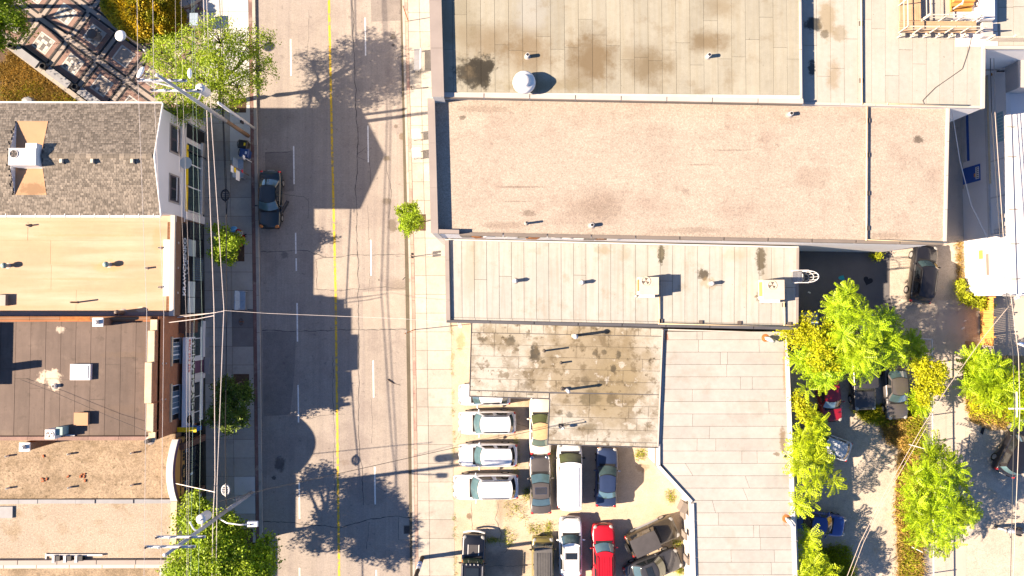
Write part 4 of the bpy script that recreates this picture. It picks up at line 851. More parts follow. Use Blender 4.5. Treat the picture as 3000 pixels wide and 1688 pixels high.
# ------------------------------------------------------------------ lettering on a wall that faces +X
def wall_text(txt, x, y0, y1, z0, z1, mt, parent, name='lettering', squash=True):
    cu = bpy.data.curves.new('lettering', 'FONT'); cu.body = txt; cu.extrude = .012; cu.offset = .022; cu.resolution_u = 2
    ob = bpy.data.objects.new('lettering_src', cu); col.objects.link(ob)
    bpy.context.view_layer.update()
    me = bpy.data.meshes.new_from_object(ob.evaluated_get(bpy.context.evaluated_depsgraph_get()))
    bpy.data.objects.remove(ob)
    n = len(me.vertices); co = np.empty(n*3); me.vertices.foreach_get('co', co); co = co.reshape(-1, 3)
    mn, mx = co.min(0), co.max(0)
    org = ORG.get(parent.name, Vector())
    out = np.empty_like(co)
    out[:, 1] = y0 + (co[:, 0] - mn[0])/(mx[0]-mn[0])*(y1 - y0) - org.y
    out[:, 2] = z0 + (co[:, 1] - mn[1])/(mx[1]-mn[1])*(z1 - z0) - org.z
    out[:, 0] = x + co[:, 2] - org.x
    me.vertices.foreach_set('co', out.ravel()); me.update(); me.name = name
    me.materials.clear(); me.materials.append(M[mt])
    o = bpy.data.objects.new(name, me); col.objects.link(o); o.parent = parent; return o
def fbox(gxv, par, y0, y1, z0, z1, o0, o1, mt, name, px=560):
    zc = (z0 + z1)/2; ya, yb = G(px, y0, zc).y, G(px, y1, zc).y
    return MB().box(gxv + o0, min(ya, yb), z0, gxv + o1, max(ya, yb), z1).build(name, mt, par)
XL = G(-300, 900, 5).x
# ---- L2 law office
gx2 = G(597, 780, 0).x; y2t = wb - .02; y2b = G(400, 926, 4.7).y; Z2 = 4.7
L2 = thing('law_office', 'flat roofed office with cream coated roof and black sign board front', 'building', (gx2, (y2t+y2b)/2, 0))
MB().box(XL, y2b, -.03, gx2 - .02, y2t, Z2).build('wall', 'wall_brick_brown', L2)
strips(L2, [(XL, y2t - .03), (gx2 - .62, y2t - .03), (gx2 - .62, y2b + .1), (XL, y2b + .1)], Z2, 4, 'roof_cream', 'h', lambda i: [random.uniform(.3, .7)], .02, base='roof_cream')
MB().box(XL, y2t - .5, Z2 + .02, gx2 - .3, y2t - .02, Z2 + .11).build('upstand', 'roof_cream', L2)
MB().box(gx2 - .30, y2b, Z2 - .02, gx2 + .02, y2t, Z2 + .28).build('parapet', 'coping_light', L2)
MB().box(gx2 - .82, G(480, 868, Z2).y, Z2 + .02, gx2 - .36, G(480, 703, Z2).y, Z2 + .2).build('parapet_box', 'flash_white', L2)
MB().box(XL, y2b + .02, Z2 + .015, gx2 - .36, y2b + .28, Z2 + .14).build('painted_shade_strip', 'coping_grey', L2)  # grey strip standing in for the shade along this roof edge
fbox(gx2, L2, 652, 925, 3.95, 4.78, -.01, .03, 'wall_brick_brown', 'brick_band'); 
for yy in (712, 785, 858): fbox(gx2, L2, yy - 3, yy + 3, 4.3, 4.45, .02, .06, 'coping_light', 'brick_tile')
fbox(gx2, L2, 655, 922, 2.9, 3.93, -.01, .10, 'black_panel', 'sign_board')
ya, yb = G(535, 866, 3.5).y, G(535, 697, 3.5).y; wall_text('KRAWCHENKO', gx2 + .115, ya, yb, 3.28, 3.78, 'sign_white', L2)
wall_text('L  A  W', gx2 + .115, G(543, 802, 3.05).y, G(543, 762, 3.05).y, 3.0, 3.18, 'sign_white', L2); fbox(gx2, L2, 695, 868, 2.93, 2.96, .1, .112, 'galv', 'sign_rule')
fbox(gx2, L2, 655, 922, .0, 2.88, -.01, .02, 'black_panel', 'shop_front')
for y0, y1 in ((703, 751), (825, 870), (872, 917)): fbox(gx2, L2, y0, y1, 1.62, 2.85, .0, .07, 'tile_panel', 'light_panel')
for y0, y1 in ((705, 752), (825, 870), (873, 917)): fbox(gx2, L2, y0, y1, .45, 1.55, .0, .035, 'pane_dark', 'shop_window')
fbox(gx2, L2, 756, 822, .1, 2.0, .0, .03, 'pane_painted_sky', 'roller_grille')
for i in range(10): fbox(gx2, L2, 758 + i*6.4, 760 + i*6.4, .15, 1.95, .025, .045, 'black_metal', 'grille_bar')
fbox(gx2, L2, 655, 700, .3, 2.6, .0, .035, 'pane_dark', 'shop_window')
# ---- L3 dry cleaner
gu = G(578, 1110, 0).x; gs = G(597, 1110, 0).x; y3t = y2b - .02; y3b = G(400, 1290, 6.5).y; Z3 = 6.3
L3 = thing('dry_cleaner_shop', 'brick shop with brown sheet roof stepped parapet and dry cleaners sign', 'building', (gs, (y3t+y3b)/2, 0))
MB().box(XL, y3b, -.03, gu, y3t, Z3).build('wall', 'wall_brick', L3)
strips(L3, [(XL, y3t - .35), (gu - .5, y3t - .35), (gu - .5, y3b + .3), (XL, y3b + .3)], Z3, 18, 'roof_brown', 'v', lambda i: [random.uniform(.25, .75)], .022)
cl3 = (gu - .44 - XL)/9
for i in range(9): MB().box(XL + i*cl3, y3t - .30, Z3 - .02, XL + (i + 1)*cl3 - .02, y3t, Z3 + .24).build('coping_brick', 'wall_brick_brown' if i % 3 else 'rust', L3)
for i in range(9): MB().box(XL + i*cl3, y3b, Z3 - .02, XL + (i + 1)*cl3 - .02, y3b + .26, Z3 + .2).build('coping_brick', 'paver_red', L3)
for (p0, p1, zz) in ((936, 969, 6.60), (969, 1062, 6.92), (1062, 1182, 7.24), (1182, 1266, 6.92), (1266, 1305, 6.60)):
    ya, yb = G(460, p0, zz).y, G(460, p1, zz).y; ya = min(ya, y3t); yb = max(yb, y3b)
    MB().box(gu - .34, yb, Z3 - .3, gu, ya, zz - .1).build('parapet', 'wall_brick', L3)
    MB().box(gu - .42, yb + .01, zz - .1, gu + .05, ya - .01, zz).build('coping_stone', 'coping_stone', L3)
for (y0, y1) in ((990, 1064), (1128, 1228)):
    wi = fbox(gu, L3, y0, y1, 3.06, 4.26, -.01, .04, 'frame_white', 'window', 515); hh = (y1 - y0)/3
    for k in range(3):
        for q in range(2): fbox(gu, wi, y0 + 2 + k*hh + q*(hh/2 - .5), y0 + 1 + k*hh + (q+1)*(hh/2 - .5), 3.14, 4.18, .03, .05, 'pane_painted_sky' if (k + q) % 3 else 'pane_dark', 'pane', 515)
        if k: fbox(gu, wi, y0 + k*hh - 1.8, y0 + k*hh + 1.8, 3.08, 4.24, .03, .07, 'frame_white', 'mullion', 515)
    fbox(gu, wi, y0 - 3, y1 + 9, 4.26, 4.48, -.01, .10, 'coping_stone', 'lintel', 505); fbox(gu, wi, y0 - 2, y1 + 2, 2.9, 3.05, 0, .12, 'bench_grey', 'window_sill', 525)
MB().box(gu - .1, y3b + .4, -.03, gs, y3t - .9, 2.3).build('shop_front', 'frame_white', L3)
MB().box(gu - .1, y3b + .35, 2.3, gs + .15, y3t - .5, 2.42).build('shop_roof', 'coping_grey', L3)
fbox(gs, L3, 942, 975, 1.3, 3.3, -.5, .05, 'brown_trim', 'side_panel')
fbox(gs, L3, 988, 1250, 1.95, 3.35, -.15, .16, 'sign_white', 'sign_board', 545)
ya, yb = G(550, 1204, 2.5).y, G(550, 992, 2.5).y; wall_text('DRY CLEANERS', gs + .175, ya, yb, 2.02, 2.52, 'sign_black', L3)
wall_text('905-545-7788', gs + .175, G(541, 1091, 2.9).y, G(541, 994, 2.9).y, 2.75, 3.05, 'sign_red', L3)
c_ = G(541, 1228, 2.8); MB().lathe((0, 0, 0), [(.0, 0), (.25, .0)], 14); 
m = MB(); m.sph((gs + .165, c_.y, 2.78), .03, .32, .42, 12, 6); m.sph((gs + .165, c_.y - .32, 2.45), .03, .3, .16, 10, 5); m.build('sign_emblem', 'sign_black', L3)
for (y0, y1) in ((946, 990), (993, 1042), (1120, 1160), (1163, 1205), (1208, 1240)): fbox(gs, L3, y0, y1, .75, 1.9, -.03, .02, 'pane_green' if y0 < 1000 else 'pane_dark', 'shop_window', 580)
for yy in (991, 1043, 1118, 1161, 1206): fbox(gs, L3, yy - 1, yy + 1.5, .6, 1.95, -.03, .05, 'frame_white', 'mullion', 580)
fbox(gs, L3, 1056, 1092, .02, 1.9, -.03, .03, 'purple_trim', 'shop_door', 585); fbox(gs, L3, 940, 1046, 0, .55, -.03, .14, 'wall_white', 'stall_riser', 590); fbox(gs, L3, 1096, 1110, 0, 1.95, -.03, .16, 'flash_white', 'pier', 585)
fbox(gs, L3, 988, 1018, .02, .14, .1, .45, 'wall_block', 'door_step', 595); fbox(gs, L3, 1048, 1096, .02, .16, .1, .5, 'wall_block', 'door_step', 595)
for (yy, zz) in ((1065, 5.1), (1065, 5.6), (1170, 5.1), (1170, 5.6)): fbox(gu, L3, yy - 2, yy + 2, zz, zz + .1, 0, .05, 'coping_light', 'tie_plate', 480)
# projecting sign between the shops
g = G(600, 1256, 3.0); t = thing('projecting_sign', 'yellow topped blue sign box sticking out between the dry cleaner and the arched shop', 'sign', (g.x, g.y, 2.5))
MB().box(gu + .05, g.y - .18, 2.4, gs + .95, g.y + .14, 3.3).build('sign_box', 'sign_blue', t); MB().box(gu + .05, g.y - .2, 3.3, gs + .97, g.y + .16, 3.36).build('sign_cap', 'sign_yellow', t); MB().box(gu + .4, g.y - .2, 2.7, gs + .9, g.y - .185, 2.9).build('sign_stripe', 'sign_white', t)
# ---- L4 arched shop
g4 = G(591, 1380, 0).x; y4t = y3b - .02; y4b = G(400, 1468, 4.1).y; Z4 = 3.95
L4 = thing('arched_front_shop', 'shop with gravel roof and white arched parapet over a tan sign', 'building', (g4, (y4t+y4b)/2, 0))
MB().box(XL, y4b, -.03, g4 - .25, y4t, Z4).build('wall', 'wall_brick_brown', L4)
MB().sheet([(XL, y4b), (g4 - .3, y4b), (g4 - .3, y4t), (XL, y4t)], Z4 + .006).build('gravel', 'roof_gravel_l', L4)
ya, yb = y4b + .02, G(510, 1288, 4.3).y; n = 24; vs = []; 
prof = [(ya + (yb-ya)*i/n, 4.20 + .82*math.sin(math.pi*i/n)**.85) for i in range(n + 1)]
def arch(x0, x1, dz0, dz1, mt, name, base=None):
    m = MB()
    for (a, za), (b, zb_) in zip(prof[:-1], prof[1:]):
        lo = (lambda z: base) if base is not None else (lambda z: z + dz0)
        m.hexa([(x0, a, lo(za)), (x1, a, lo(za)), (x1, b, lo(zb_)), (x0, b, lo(zb_))], [(x0, a, za + dz1), (x1, a, za + dz1), (x1, b, zb_ + dz1), (x0, b, zb_ + dz1)])
    return m.build(name, mt, L4)
arch(g4 - .28, g4 + .02, 0, -.06, 'sign_tan', 'parapet', base=3.0); arch(g4 - .36, g4 + .1, -.06, .04, 'flash_white', 'coping'); arch(g4 + .02, g4 + .12, -.34, -.1, 'purple_trim', 'arch_trim')
MB().box(g4 - .02, ya + .3, 3.12, g4 + .07, yb - .3, 3.6).build('sign_board', 'sign_tan', L4); MB().box(g4 - .02, ya + .1, 3.62, g4 + .1, yb - .1, 3.68).build('sign_rule', 'brown_trim', L4)
oc = G(542, 1381, 3.3); MB().sph((g4 + .075, oc.y, 3.32), .035, .56, .27, 18, 8).build('oval_emblem', 'sign_black', L4); wall_text('DEL', g4 + .115, oc.y - .40, oc.y + .28, 3.16, 3.42, 'sign_gold', L4)
for (y0, y1, k) in ((1298, 1352, 5), (1400, 1430, 3)):
    for i in range(k):
        h = (y1 - y0)/k; fbox(g4, L4, y0 + i*h, y0 + (i + .78)*h, 3.16, 3.46, .06, .085, 'sign_black', 'sign_letter', 543)
MB().box(g4 - .3, y4b + .02, .0, g4 - .05, y4t - .1, 3.0).build('shop_front', 'black_panel', L4)
for (y0, y1) in ((1310, 1352), (1356, 1372), (1378, 1425)): fbox(g4, L4, y0, y1, .6, 2.5, -.06, -.03, 'pane_dark', 'shop_window', 575)
fbox(g4, L4, 1384, 1391, 1.5, 1.9, -.04, -.02, 'tile_panel', 'window_notice', 575)
for (p, nm) in ((1304, 4), (1408, 4)):
    for i in range(nm): fbox(g4, L4, p + i*5.5, p + i*5.5 + 4, 2.45, 2.95, -.04, .02, 'pane_painted_sky', 'transom_pane', 555)
for p in (1285, 1440): fbox(g4, L4, p, p + 18, 0, 3.9, -.1, .35, 'brown_trim', 'pier', 560)
# ---- L5, L6
g5 = G(590, 1560, 0).x; y5t = y4b - .02; y5b = G(400, 1652, 4.1).y; Z5 = 4.0
L5 = thing('gravel_roof_shop', 'flat shop with sandy gravel roof and cream parapet behind the utility pole', 'building', (g5, (y5t+y5b)/2, 0))
MB().box(XL, y5b, -.03, g5, y5t, Z5).build('wall', 'wall_stucco', L5); MB().sheet([(XL, y5b), (g5, y5b), (g5, y5t), (XL, y5t)], Z5 + .006).build('gravel', 'roof_gravel_l2', L5)
for i in range(14): 
    xa = XL + (g5 - .4 - XL)*i/14; MB().box(xa, y5t - .14 - random.uniform(0, .04), Z5 - .02, xa + (g5 - .4 - XL)/14 - .02, y5t + .14, Z5 + random.uniform(.10, .17)).build('divider', 'bench_grey', L5)
coping_run(L5, (g5 - .2, y5t), (g5 - .2, y5b), .42, Z5 - .05, Z5 + .22, 'coping_stone', 3)
fbox(g5, L5, 1470, 1660, .0, 3.2, -.02, .02, 'black_panel', 'shop_front', 580)
coping_run(L5, (XL, y5b + .16), (g5, y5b + .16), .34, Z5 - .2, Z5 + .28, 'coping_grey', 7)
y6t = y5b - .05; g6 = G(560, 1688, 0).x; Z6 = 3.6
L6 = thing('corner_gravel_shop', 'lower gravel roofed building with pale concrete coping at the street tree', 'building', (g6, y6t, 0))
MB().box(XL, y6t - 12, -.03, g6, y6t, Z6).build('wall', 'wall_stucco', L6); MB().sheet([(XL, y6t - 12), (g6, y6t - 12), (g6, y6t), (XL, y6t)], Z6 + .006).build('gravel', 'roof_gravel_l', L6)
coping_run(L6, (XL, y6t - .2), (g6, y6t - .2), .36, Z6 - .05, Z6 + .2, 'coping_light', 8); coping_run(L6, (g6 - .3, y6t - .4), (g6 - .3, y6t - 12), .6, Z6 - .05, Z6 + .26, 'coping_light', 4)

# ================================================================== roof fittings
def pipe_vent(px, py, z, r, h, mt, label, cap=None, group=None, flange=True, nm='roof_pipe'):
    c = G(px, py, z); t = thing(nm, label, 'roof pipe', (c.x, c.y, z), group=group)
    MB().tube([(c.x, c.y, z - .03), (c.x, c.y, z + h)], r, 12).build('pipe', mt, t, False)
    MB().lathe((c.x, c.y, z + h - .005), [(r*.78, 0), (r*.78, .012)], 12).build('bore', 'black_metal', t)
    if flange: MB().lathe((c.x, c.y, z - .02), [(r*2.1, 0), (r*1.9, .04), (r*1.2, .08)], 14).build('flange', 'tar' if flange == 2 else 'coping_grey', t)
    if cap: MB().lathe((c.x, c.y, z + h + .02), [(r*1.1, 0), (r*cap, .03), (r*cap, .08), (r*.3, .2)], 14).build('cap', mt, t, True)
    return t
pv = 'white_metal'
pipe_vent(1545, 167, ZA, .13, .45, pv, 'short white pipe beside the big mushroom vent', nm='roof_pipe'); pipe_vent(2073, 167, ZA, .13, .45, pv, 'short white pipe standing alone far from the mushroom vent')
c = G(1536, 238, ZA + .8); t = thing('mushroom_vent', 'big white round mushroom vent on the stained sheet roof', 'roof vent', (c.x, c.y, ZA))
MB().lathe((c.x, c.y, ZA - .02), [(.55, 0), (.55, .12), (.42, .14), (.42, .55)], 28).build('neck', 'galv', t); MB().lathe((c.x, c.y, ZA + .42), [(.70, 0), (.78, .06), (.74, .30), (.62, .42), (.44, .44), (.40, .60), (.30, .68), (.05, .71)], 32).build('hood', 'white_metal', t, True)
pipe_vent(1542, 655, ZB, .08, .62, 'galv', 'thin grey pipe on the gravel roof by the street parapet'); pipe_vent(1733, 661, ZB, .13, .38, pv, 'stubby white pipe on the darker patch of the gravel roof'); pipe_vent(2313, 336, ZB, .14, .35, pv, 'white pipe on the gravel roof near the annex')
for px, py in ((1510, 823), (1704, 828), (2082, 831)): pipe_vent(px, py, ZC, .13, .38, pv, 'stubby white vent pipe in a row on the cream sheet roof', cap=1.15, group='vent pipes on the cream sheet roof')
pipe_vent(1862, 868, ZC, .06, .5, pv, 'thin white pipe at the foot of an air conditioner')
def ac_unit(x0, y0, x1, y1, fx, fy, label):
    h = .95; zt = ZC + h + .12; a = G(x0, y1, zt); b = G(x1, y0, zt); t = thing('air_conditioner', label, 'air conditioner', ((a.x+b.x)/2, (a.y+b.y)/2, ZC))
    MB().box(a.x, a.y, ZC + .14, b.x, b.y, zt).build('casing', 'ac_beige', t)
    for s in (0, 1): yy = a.y + .1 + s*(b.y - a.y - .3); MB().box(a.x - .05, yy, ZC - .01, b.x + .05, yy + .12, ZC + .14).build('rail', 'wood_grey', t)
    f = G(fx, fy, zt); r = .30
    MB().lathe((f.x, f.y, zt - .002), [(r + .04, 0), (r + .04, .035), (r, .035), (r, .008)], 22).build('fan_ring', 'ac_beige', t); MB().lathe((f.x, f.y, zt + .001), [(r - .005, 0), (r - .005, .004)], 22).build('fan_well', 'black_metal', t)
    for k in range(3): q = k*2.09 + 1; MB().add([(f.x, f.y, zt + .014), (f.x + r*.9*math.cos(q), f.y + r*.9*math.sin(q), zt + .020), (f.x + r*.9*math.cos(q + .9), f.y + r*.9*math.sin(q + .9), zt + .010)], [(0, 1, 2)]).build('fan_blade', 'cast_iron', t)
    MB().box(a.x + .08, a.y - .22, ZC + .2, b.x - .25, a.y - .005, ZC + .85).build('hood', 'flash_white', t)
    MB().box(a.x - .012, a.y + .25, ZC + .3, a.x - .001, b.y - .15, ZC + .95).build('louvre', 'rust' if fx < 2000 else 'wood_orange', t)
    return t
ac_unit(1874, 812, 1930, 863, 1892, 824, 'beige roof air conditioner in the middle of the cream sheet roof'); ac_unit(2236, 820, 2298, 878, 2262, 836, 'beige roof air conditioner beside the ladder at the rear edge')
def block_support(px, py, z, par): c = G(px, py, z); MB().obox(c.x, c.y, z - .01, .28, .30, .12).build('support_block', 'cast_iron', par)
def gas_pipe(pts, z, label, blocks, r=.055):
    p0 = G(*pts[0], z); t = thing('gas_pipe', label, 'pipe', (p0.x, p0.y, z)); P_ = [G(x, y, z + .15) for x, y in pts]
    MB().tube(P_, r, 8).build('pipe', 'pipe_cream', t, True)
    for p in P_[1:-1]: MB().sph(p, r*1.4, r*1.4, r*1.4, 8, 6).build('elbow', 'pipe_cream', t)
    for b in blocks: block_support(*b, z, t)
    return t
gas_pipe([(2540, 308), (2538, 702), (2770, 710)], ZB, 'cream gas pipe crossing the gravel roof on dark blocks', [(2541, 354), (2540, 455), (2540, 567), (2539, 669)])
gas_pipe([(2522, -300), (2525, 303), (2600, 304), (2836, 309)], ZE, 'cream gas pipe crossing the annex roof on dark blocks', [(2521, 70), (2522, 237), (2524, -120)])
e = [G(2836, 309, ZE + .15), G(2842, 312, ZE + .18), G(2842, 321, ZE + .0), Vector((G(2842, 321, ZE).x, G(2842, 321, ZE).y, ZE - 1.2))]
gas_pipe([(1931, 866), (1931, 948), (2346, 957)], ZC, 'cream gas pipe from the middle air conditioner along the shop roof edge', [(1935, 941), (2052, 945), (2165, 947), (2311, 950)])
gas_pipe([(2297, 872), (2298, 952), (2345, 953)], ZC, 'short cream gas pipe from the rear air conditioner', [(2296, 894)], .05)
pipe_vent(1681, 984, ZF, .11, 1.35, pv, 'tall white stack with rust stain on the mottled garage roof', cap=1.7); pipe_vent(1594, 1028, ZF, .07, 1.05, 'cast_iron', 'thin brown iron stack on the mottled garage roof', flange=2); pipe_vent(1644, 1063, ZF, .07, .45, 'cast_iron', 'short dark iron pipe on the mottled garage roof', flange=2)
pipe_vent(1648, 1139, ZF, .10, .35, 'cast_iron', 'short rusty pipe next to a white stack', flange=2); pipe_vent(1661, 1141, ZF, .10, 1.30, pv, 'white stack next to a short rusty pipe on the mottled roof', cap=1.3)
c = G(1643, 1247, ZF); t = thing('service_mast', 'bent wire service mast at the edge of the mottled roof', 'mast', (c.x, c.y, ZF)); MB().tube([(c.x, c.y, ZF - .03), (c.x, c.y, ZF + 1.1), (c.x - .25, c.y + .05, ZF + 1.2)], .035, 8).build('mast', 'galv', t); MB().obox(c.x, c.y, ZF - .01, .35, .3, .06).build('base', 'black_metal', t); MB().sph((c.x + .12, c.y - .1, ZF + .5), .14, .12, .16).build('insulator', 'pvc', t)
def elbow_vent(px, py, z, ang, label, mt='white_metal'):
    c = G(px, py, z); t = thing('elbow_vent', label, 'roof vent', (c.x, c.y, z)); d = Vector((math.cos(ang), math.sin(ang), 0))
    MB().tube([Vector((c.x, c.y, z - .02)), Vector((c.x, c.y, z + .3)), Vector((c.x, c.y, z + .42)) + d*.12, Vector((c.x, c.y, z + .42)) + d*.6], .15, 12).build('duct', mt, t, True); MB().lathe((c.x, c.y, z - .02), [(.34, 0), (.3, .06), (.17, .08)], 14).build('flange', 'rust', t); return t
elbow_vent(2242, 990, ZG, R(-25), 'white elbow vent duct on the pale roof near the shop wall'); elbow_vent(2303, 1519, ZG, R(-50), 'white elbow drain with rust stain at the pale roof edge')
pipe_vent(2300, 1337, ZG, .10, .06, 'cast_iron', 'flat round drain opening at the pale roof edge', flange=False)
# ladder with hoops on C's rear edge
c = G(2340, 812, ZC); t = thing('roof_ladder', 'white caged ladder hooked over the rear edge of the shop roof', 'ladder', (c.x, c.y, 0)); lx = C_TR[0]; ly = c.y; 
for s in (-1, 1):
    MB().tube([(lx - .55, ly + s*.45, ZC + 1.05), (lx + .25, ly + s*.45, ZC + 1.05), (lx + .25, ly + s*.25, .02)], .03, 8).build('rail', 'white_metal', t)
    MB().tube([(lx - .55, ly + s*.45, ZC), (lx - .55, ly + s*.45, ZC + 1.05)], .03, 8).build('post', 'white_metal', t)
for k in range(16): zz = .35 + k*.32; MB().tube([(lx + .25, ly - .25, zz), (lx + .25, ly + .25, zz)], .02, 6).build('rung', 'white_metal', t)
for k in range(4):
    zz = ZC + 1.0 - k*.8; MB().tube([(lx + .25 + .75*math.sin(a)*(1 if True else 0), ly + .42*math.cos(a), zz) for a in [math.pi*i/12 for i in range(13)]], .035 if k == 0 else .022, 6).build('hoop', 'white_metal', t)
for a in (.5, 1.0, 1.57, 2.1, 2.6): MB().bar((lx + .25 + .75*math.sin(a), ly + .42*math.cos(a), ZC + 1.0), (lx + .25 + .75*math.sin(a), ly + .42*math.cos(a), ZC - 1.4), .05, .02).build('cage_strap', 'white_metal', t)
for k in range(7): MB().box(lx - .52 + k*.1, ly - .42, ZC + .06, lx - .45 + k*.1, ly + .42, ZC + .09).build('step_grating', 'galv', t)
for q in (-.2, .2): MB().box(lx - .5, ly + q - .03, ZC + .015, lx + .2, ly + q + .03, ZC + .065).build('grating_bearer', 'galv', t)
# wooden escape walkway on E
ZW = ZE + .55
W = thing('escape_walkway', 'wooden L shaped escape walkway with rails on the annex roof', 'walkway', (*XY(2740, 90, ZE), ZE))
p0, p1 = G(2635, 95, ZW), G(2860, 62, ZW)
for i in range(6):
    y0 = p0.y + (p1.y - p0.y)*i/6; MB().box(p0.x, y0, ZW - .05, p1.x, y0 + (p1.y-p0.y)/6 - .015, ZW + random.uniform(0, .01)).build('deck_board', 'wood_deck', W)
q0, q1 = G(2636, 60, ZW), G(2692, -300, ZW)
for i in range(9):
    x0 = q0.x + (q1.x - q0.x)*i/9; MB().box(x0, p1.y + .03, ZW - .05, x0 + (q1.x-q0.x)/9 - .015, q1.y, ZW + random.uniform(0, .01)).build('deck_board', 'wood_deck', W)
for i in range(6): xx = p0.x + (p1.x-p0.x)*(i + .15)/6; MB().box(xx, p0.y - .2, ZE + .01, xx + .07, p0.y - .12, ZW - .05).build('bearer_post', 'wood_rail', W); MB().box(xx, p0.y - .25, ZW - .2, xx + .07, p1.y + .1, ZW - .06).build('bearer', 'wood_rail', W)
def rail(a, b, n, mt='wood_rail'):
    for i in range(n + 1): c = a.lerp(b, i/n); MB().obox(c.x, c.y, ZW - .1, .06, .06, 1.15).build('rail_post', mt, W)
    for hh in (.55, 1.0): MB().bar((a.x, a.y, ZW + hh), (b.x, b.y, ZW + hh), .08 if hh == 1. else .04, .04).build('handrail', mt, W)
P3 = lambda v: Vector((v[0], v[1], ZW))
rail(P3((p0.x, p0.y)), P3((p1.x, p0.y)), 5); rail(P3((q1.x + .05, p1.y)), P3((q1.x + 3.6, p1.y)), 3); rail(P3((q0.x - .02, p0.y)), P3((q0.x - .02, q1.y)), 5); rail(P3((q1.x + .05, p1.y + .1)), P3((q1.x + .05, q1.y)), 5)
st = thing('roof_stairs', 'short orange timber stair beside the escape walkway', 'stairs', (*XY(2820, 10, ZE), ZE))
s0 = G(2790, 30, ZE + .3); 
for i in range(8): MB().box(s0.x, s0.y + i*.26, ZE + .02, s0.x + 1.45, s0.y + i*.26 + .24, ZE + .2 + i*.17).build('tread', 'wood_orange', st)
MB().bar((s0.x + .1, s0.y, ZE + 1.15), (s0.x + .1, s0.y + 2.1, ZE + 2.5), .06, .08).build('handrail', 'wood_rail', st); MB().obox(s0.x + .1, s0.y + .1, ZE + .2, .08, .08, 1.0).build('rail_post', 'wood_rail', st)
# white chimney box beside walkway
c = G(2895, 20, ZE + .8); t = thing('roof_plenum', 'white sloped roof box with duct beside the walkway end', 'roof box', (c.x, c.y, ZE)); b0, b1 = G(2884, 54, ZE + .9), G(2912, -200, ZE + .9)
MB().hexa([(b0.x, b0.y, ZE + .02), (b1.x + .2, b0.y, ZE + .02), (b1.x + .2, b1.y, ZE + .02), (b0.x, b1.y, ZE + .02)], [(b0.x, b0.y, ZE + .8), (b1.x, b0.y, ZE + .8), (b1.x, b1.y, ZE + .9), (b0.x, b1.y, ZE + .9)]).build('casing', 'flash_white', t); MB().obox(b0.x + .5, b0.y - .6, ZE + .02, .7, 1.0, .5).build('duct', 'wall_block', t)
lf = thing('roof_guard_fence', 'low slatted guard fence along the annex roof edge', 'fence', (*XY(2940, 120, ZE), ZE)); f0, f1 = G(2884, 122, ZE), G(3060, 124, ZE)
for i in range(34): xx = f0.x + .2 + i*.14; MB().hexa([(xx, f0.y - .02, ZE + .1), (xx + .06, f0.y - .02, ZE + .1), (xx + .06, f0.y + .02, ZE + .1), (xx, f0.y + .02, ZE + .1)], [(xx + .02, f0.y - .02, ZE + .75), (xx + .08, f0.y - .02, ZE + .75), (xx + .08, f0.y + .02, ZE + .75), (xx + .02, f0.y + .02, ZE + .75)]).build('slat', 'wood_rail', lf)
for zz in (.12, .7): MB().bar((f0.x, f0.y + .05, ZE + zz), (f1.x, f0.y + .05, ZE + zz), .05, .08).build('rail', 'wood_rail', lf)
for i in range(4): MB().obox(f0.x + .1 + i*1.5, f0.y + .1, ZE - .01, .1, .1, .9).build('post', 'wood_rail', lf)
cb = thing('roof_cable', 'dark cable lying across the annex roof', 'cable', G(2700, 285, ZE)); MB().tube([G(x, y, ZE + .045) for x, y in ((2846, 107), (2842, 130), (2830, 170), (2819, 202), (2785, 226), (2740, 257), (2712, 285), (2703, 295), (2707, 304))], .022, 6).build('cable', 'cast_iron', cb)
# L2 fittings
def turbine(px, py, z, label):
    c = G(px, py, z); t = thing('turbine_vent', label, 'roof vent', (c.x, c.y, z)); MB().lathe((c.x, c.y, z - .02), [(.26, 0), (.22, .05), (.13, .07), (.13, .3)], 16).build('neck', 'coping_light', t); MB().lathe((c.x, c.y, z + .28), [(.12, 0), (.20, .06), (.22, .16), (.18, .26), (.06, .32)], 16).build('turbine', 'vent_teal', t, True)
turbine(24, 779, Z2, 'round teal turbine vent beside the grey hatch on the cream roof'); turbine(320, 776, Z2, 'round teal turbine vent in the middle of the cream roof')
for px, py in ((433, 786), (472, 727), (472, 842)): pipe_vent(px, py, Z2, .07, .35, 'coping_light', 'short pale pipe near the street edge of the cream roof', group='short pipes on the cream roof')
pipe_vent(85, 661, Z2 + .08, .06, .3, 'cast_iron', 'thin dark pipe on the cream roof by the shingled house wall'); pipe_vent(228, 886, Z2, .06, .85, 'brown_trim', 'thin brown pipe with a long shadow on the cream roof'); pipe_vent(362, 916, Z2, .17, .8, 'cast_iron', 'fat dark chimney pot on the cream roof beside the brown roof', cap=1.2)
c = G(8, 880, Z2); t = tag(MB().obox(c.x, c.y, Z2, .9, .8, .35).build('roof_hatch', 'coping_grey', loc=(c.x, c.y, Z2)), 'grey hatch box on the cream coated roof', 'hatch')
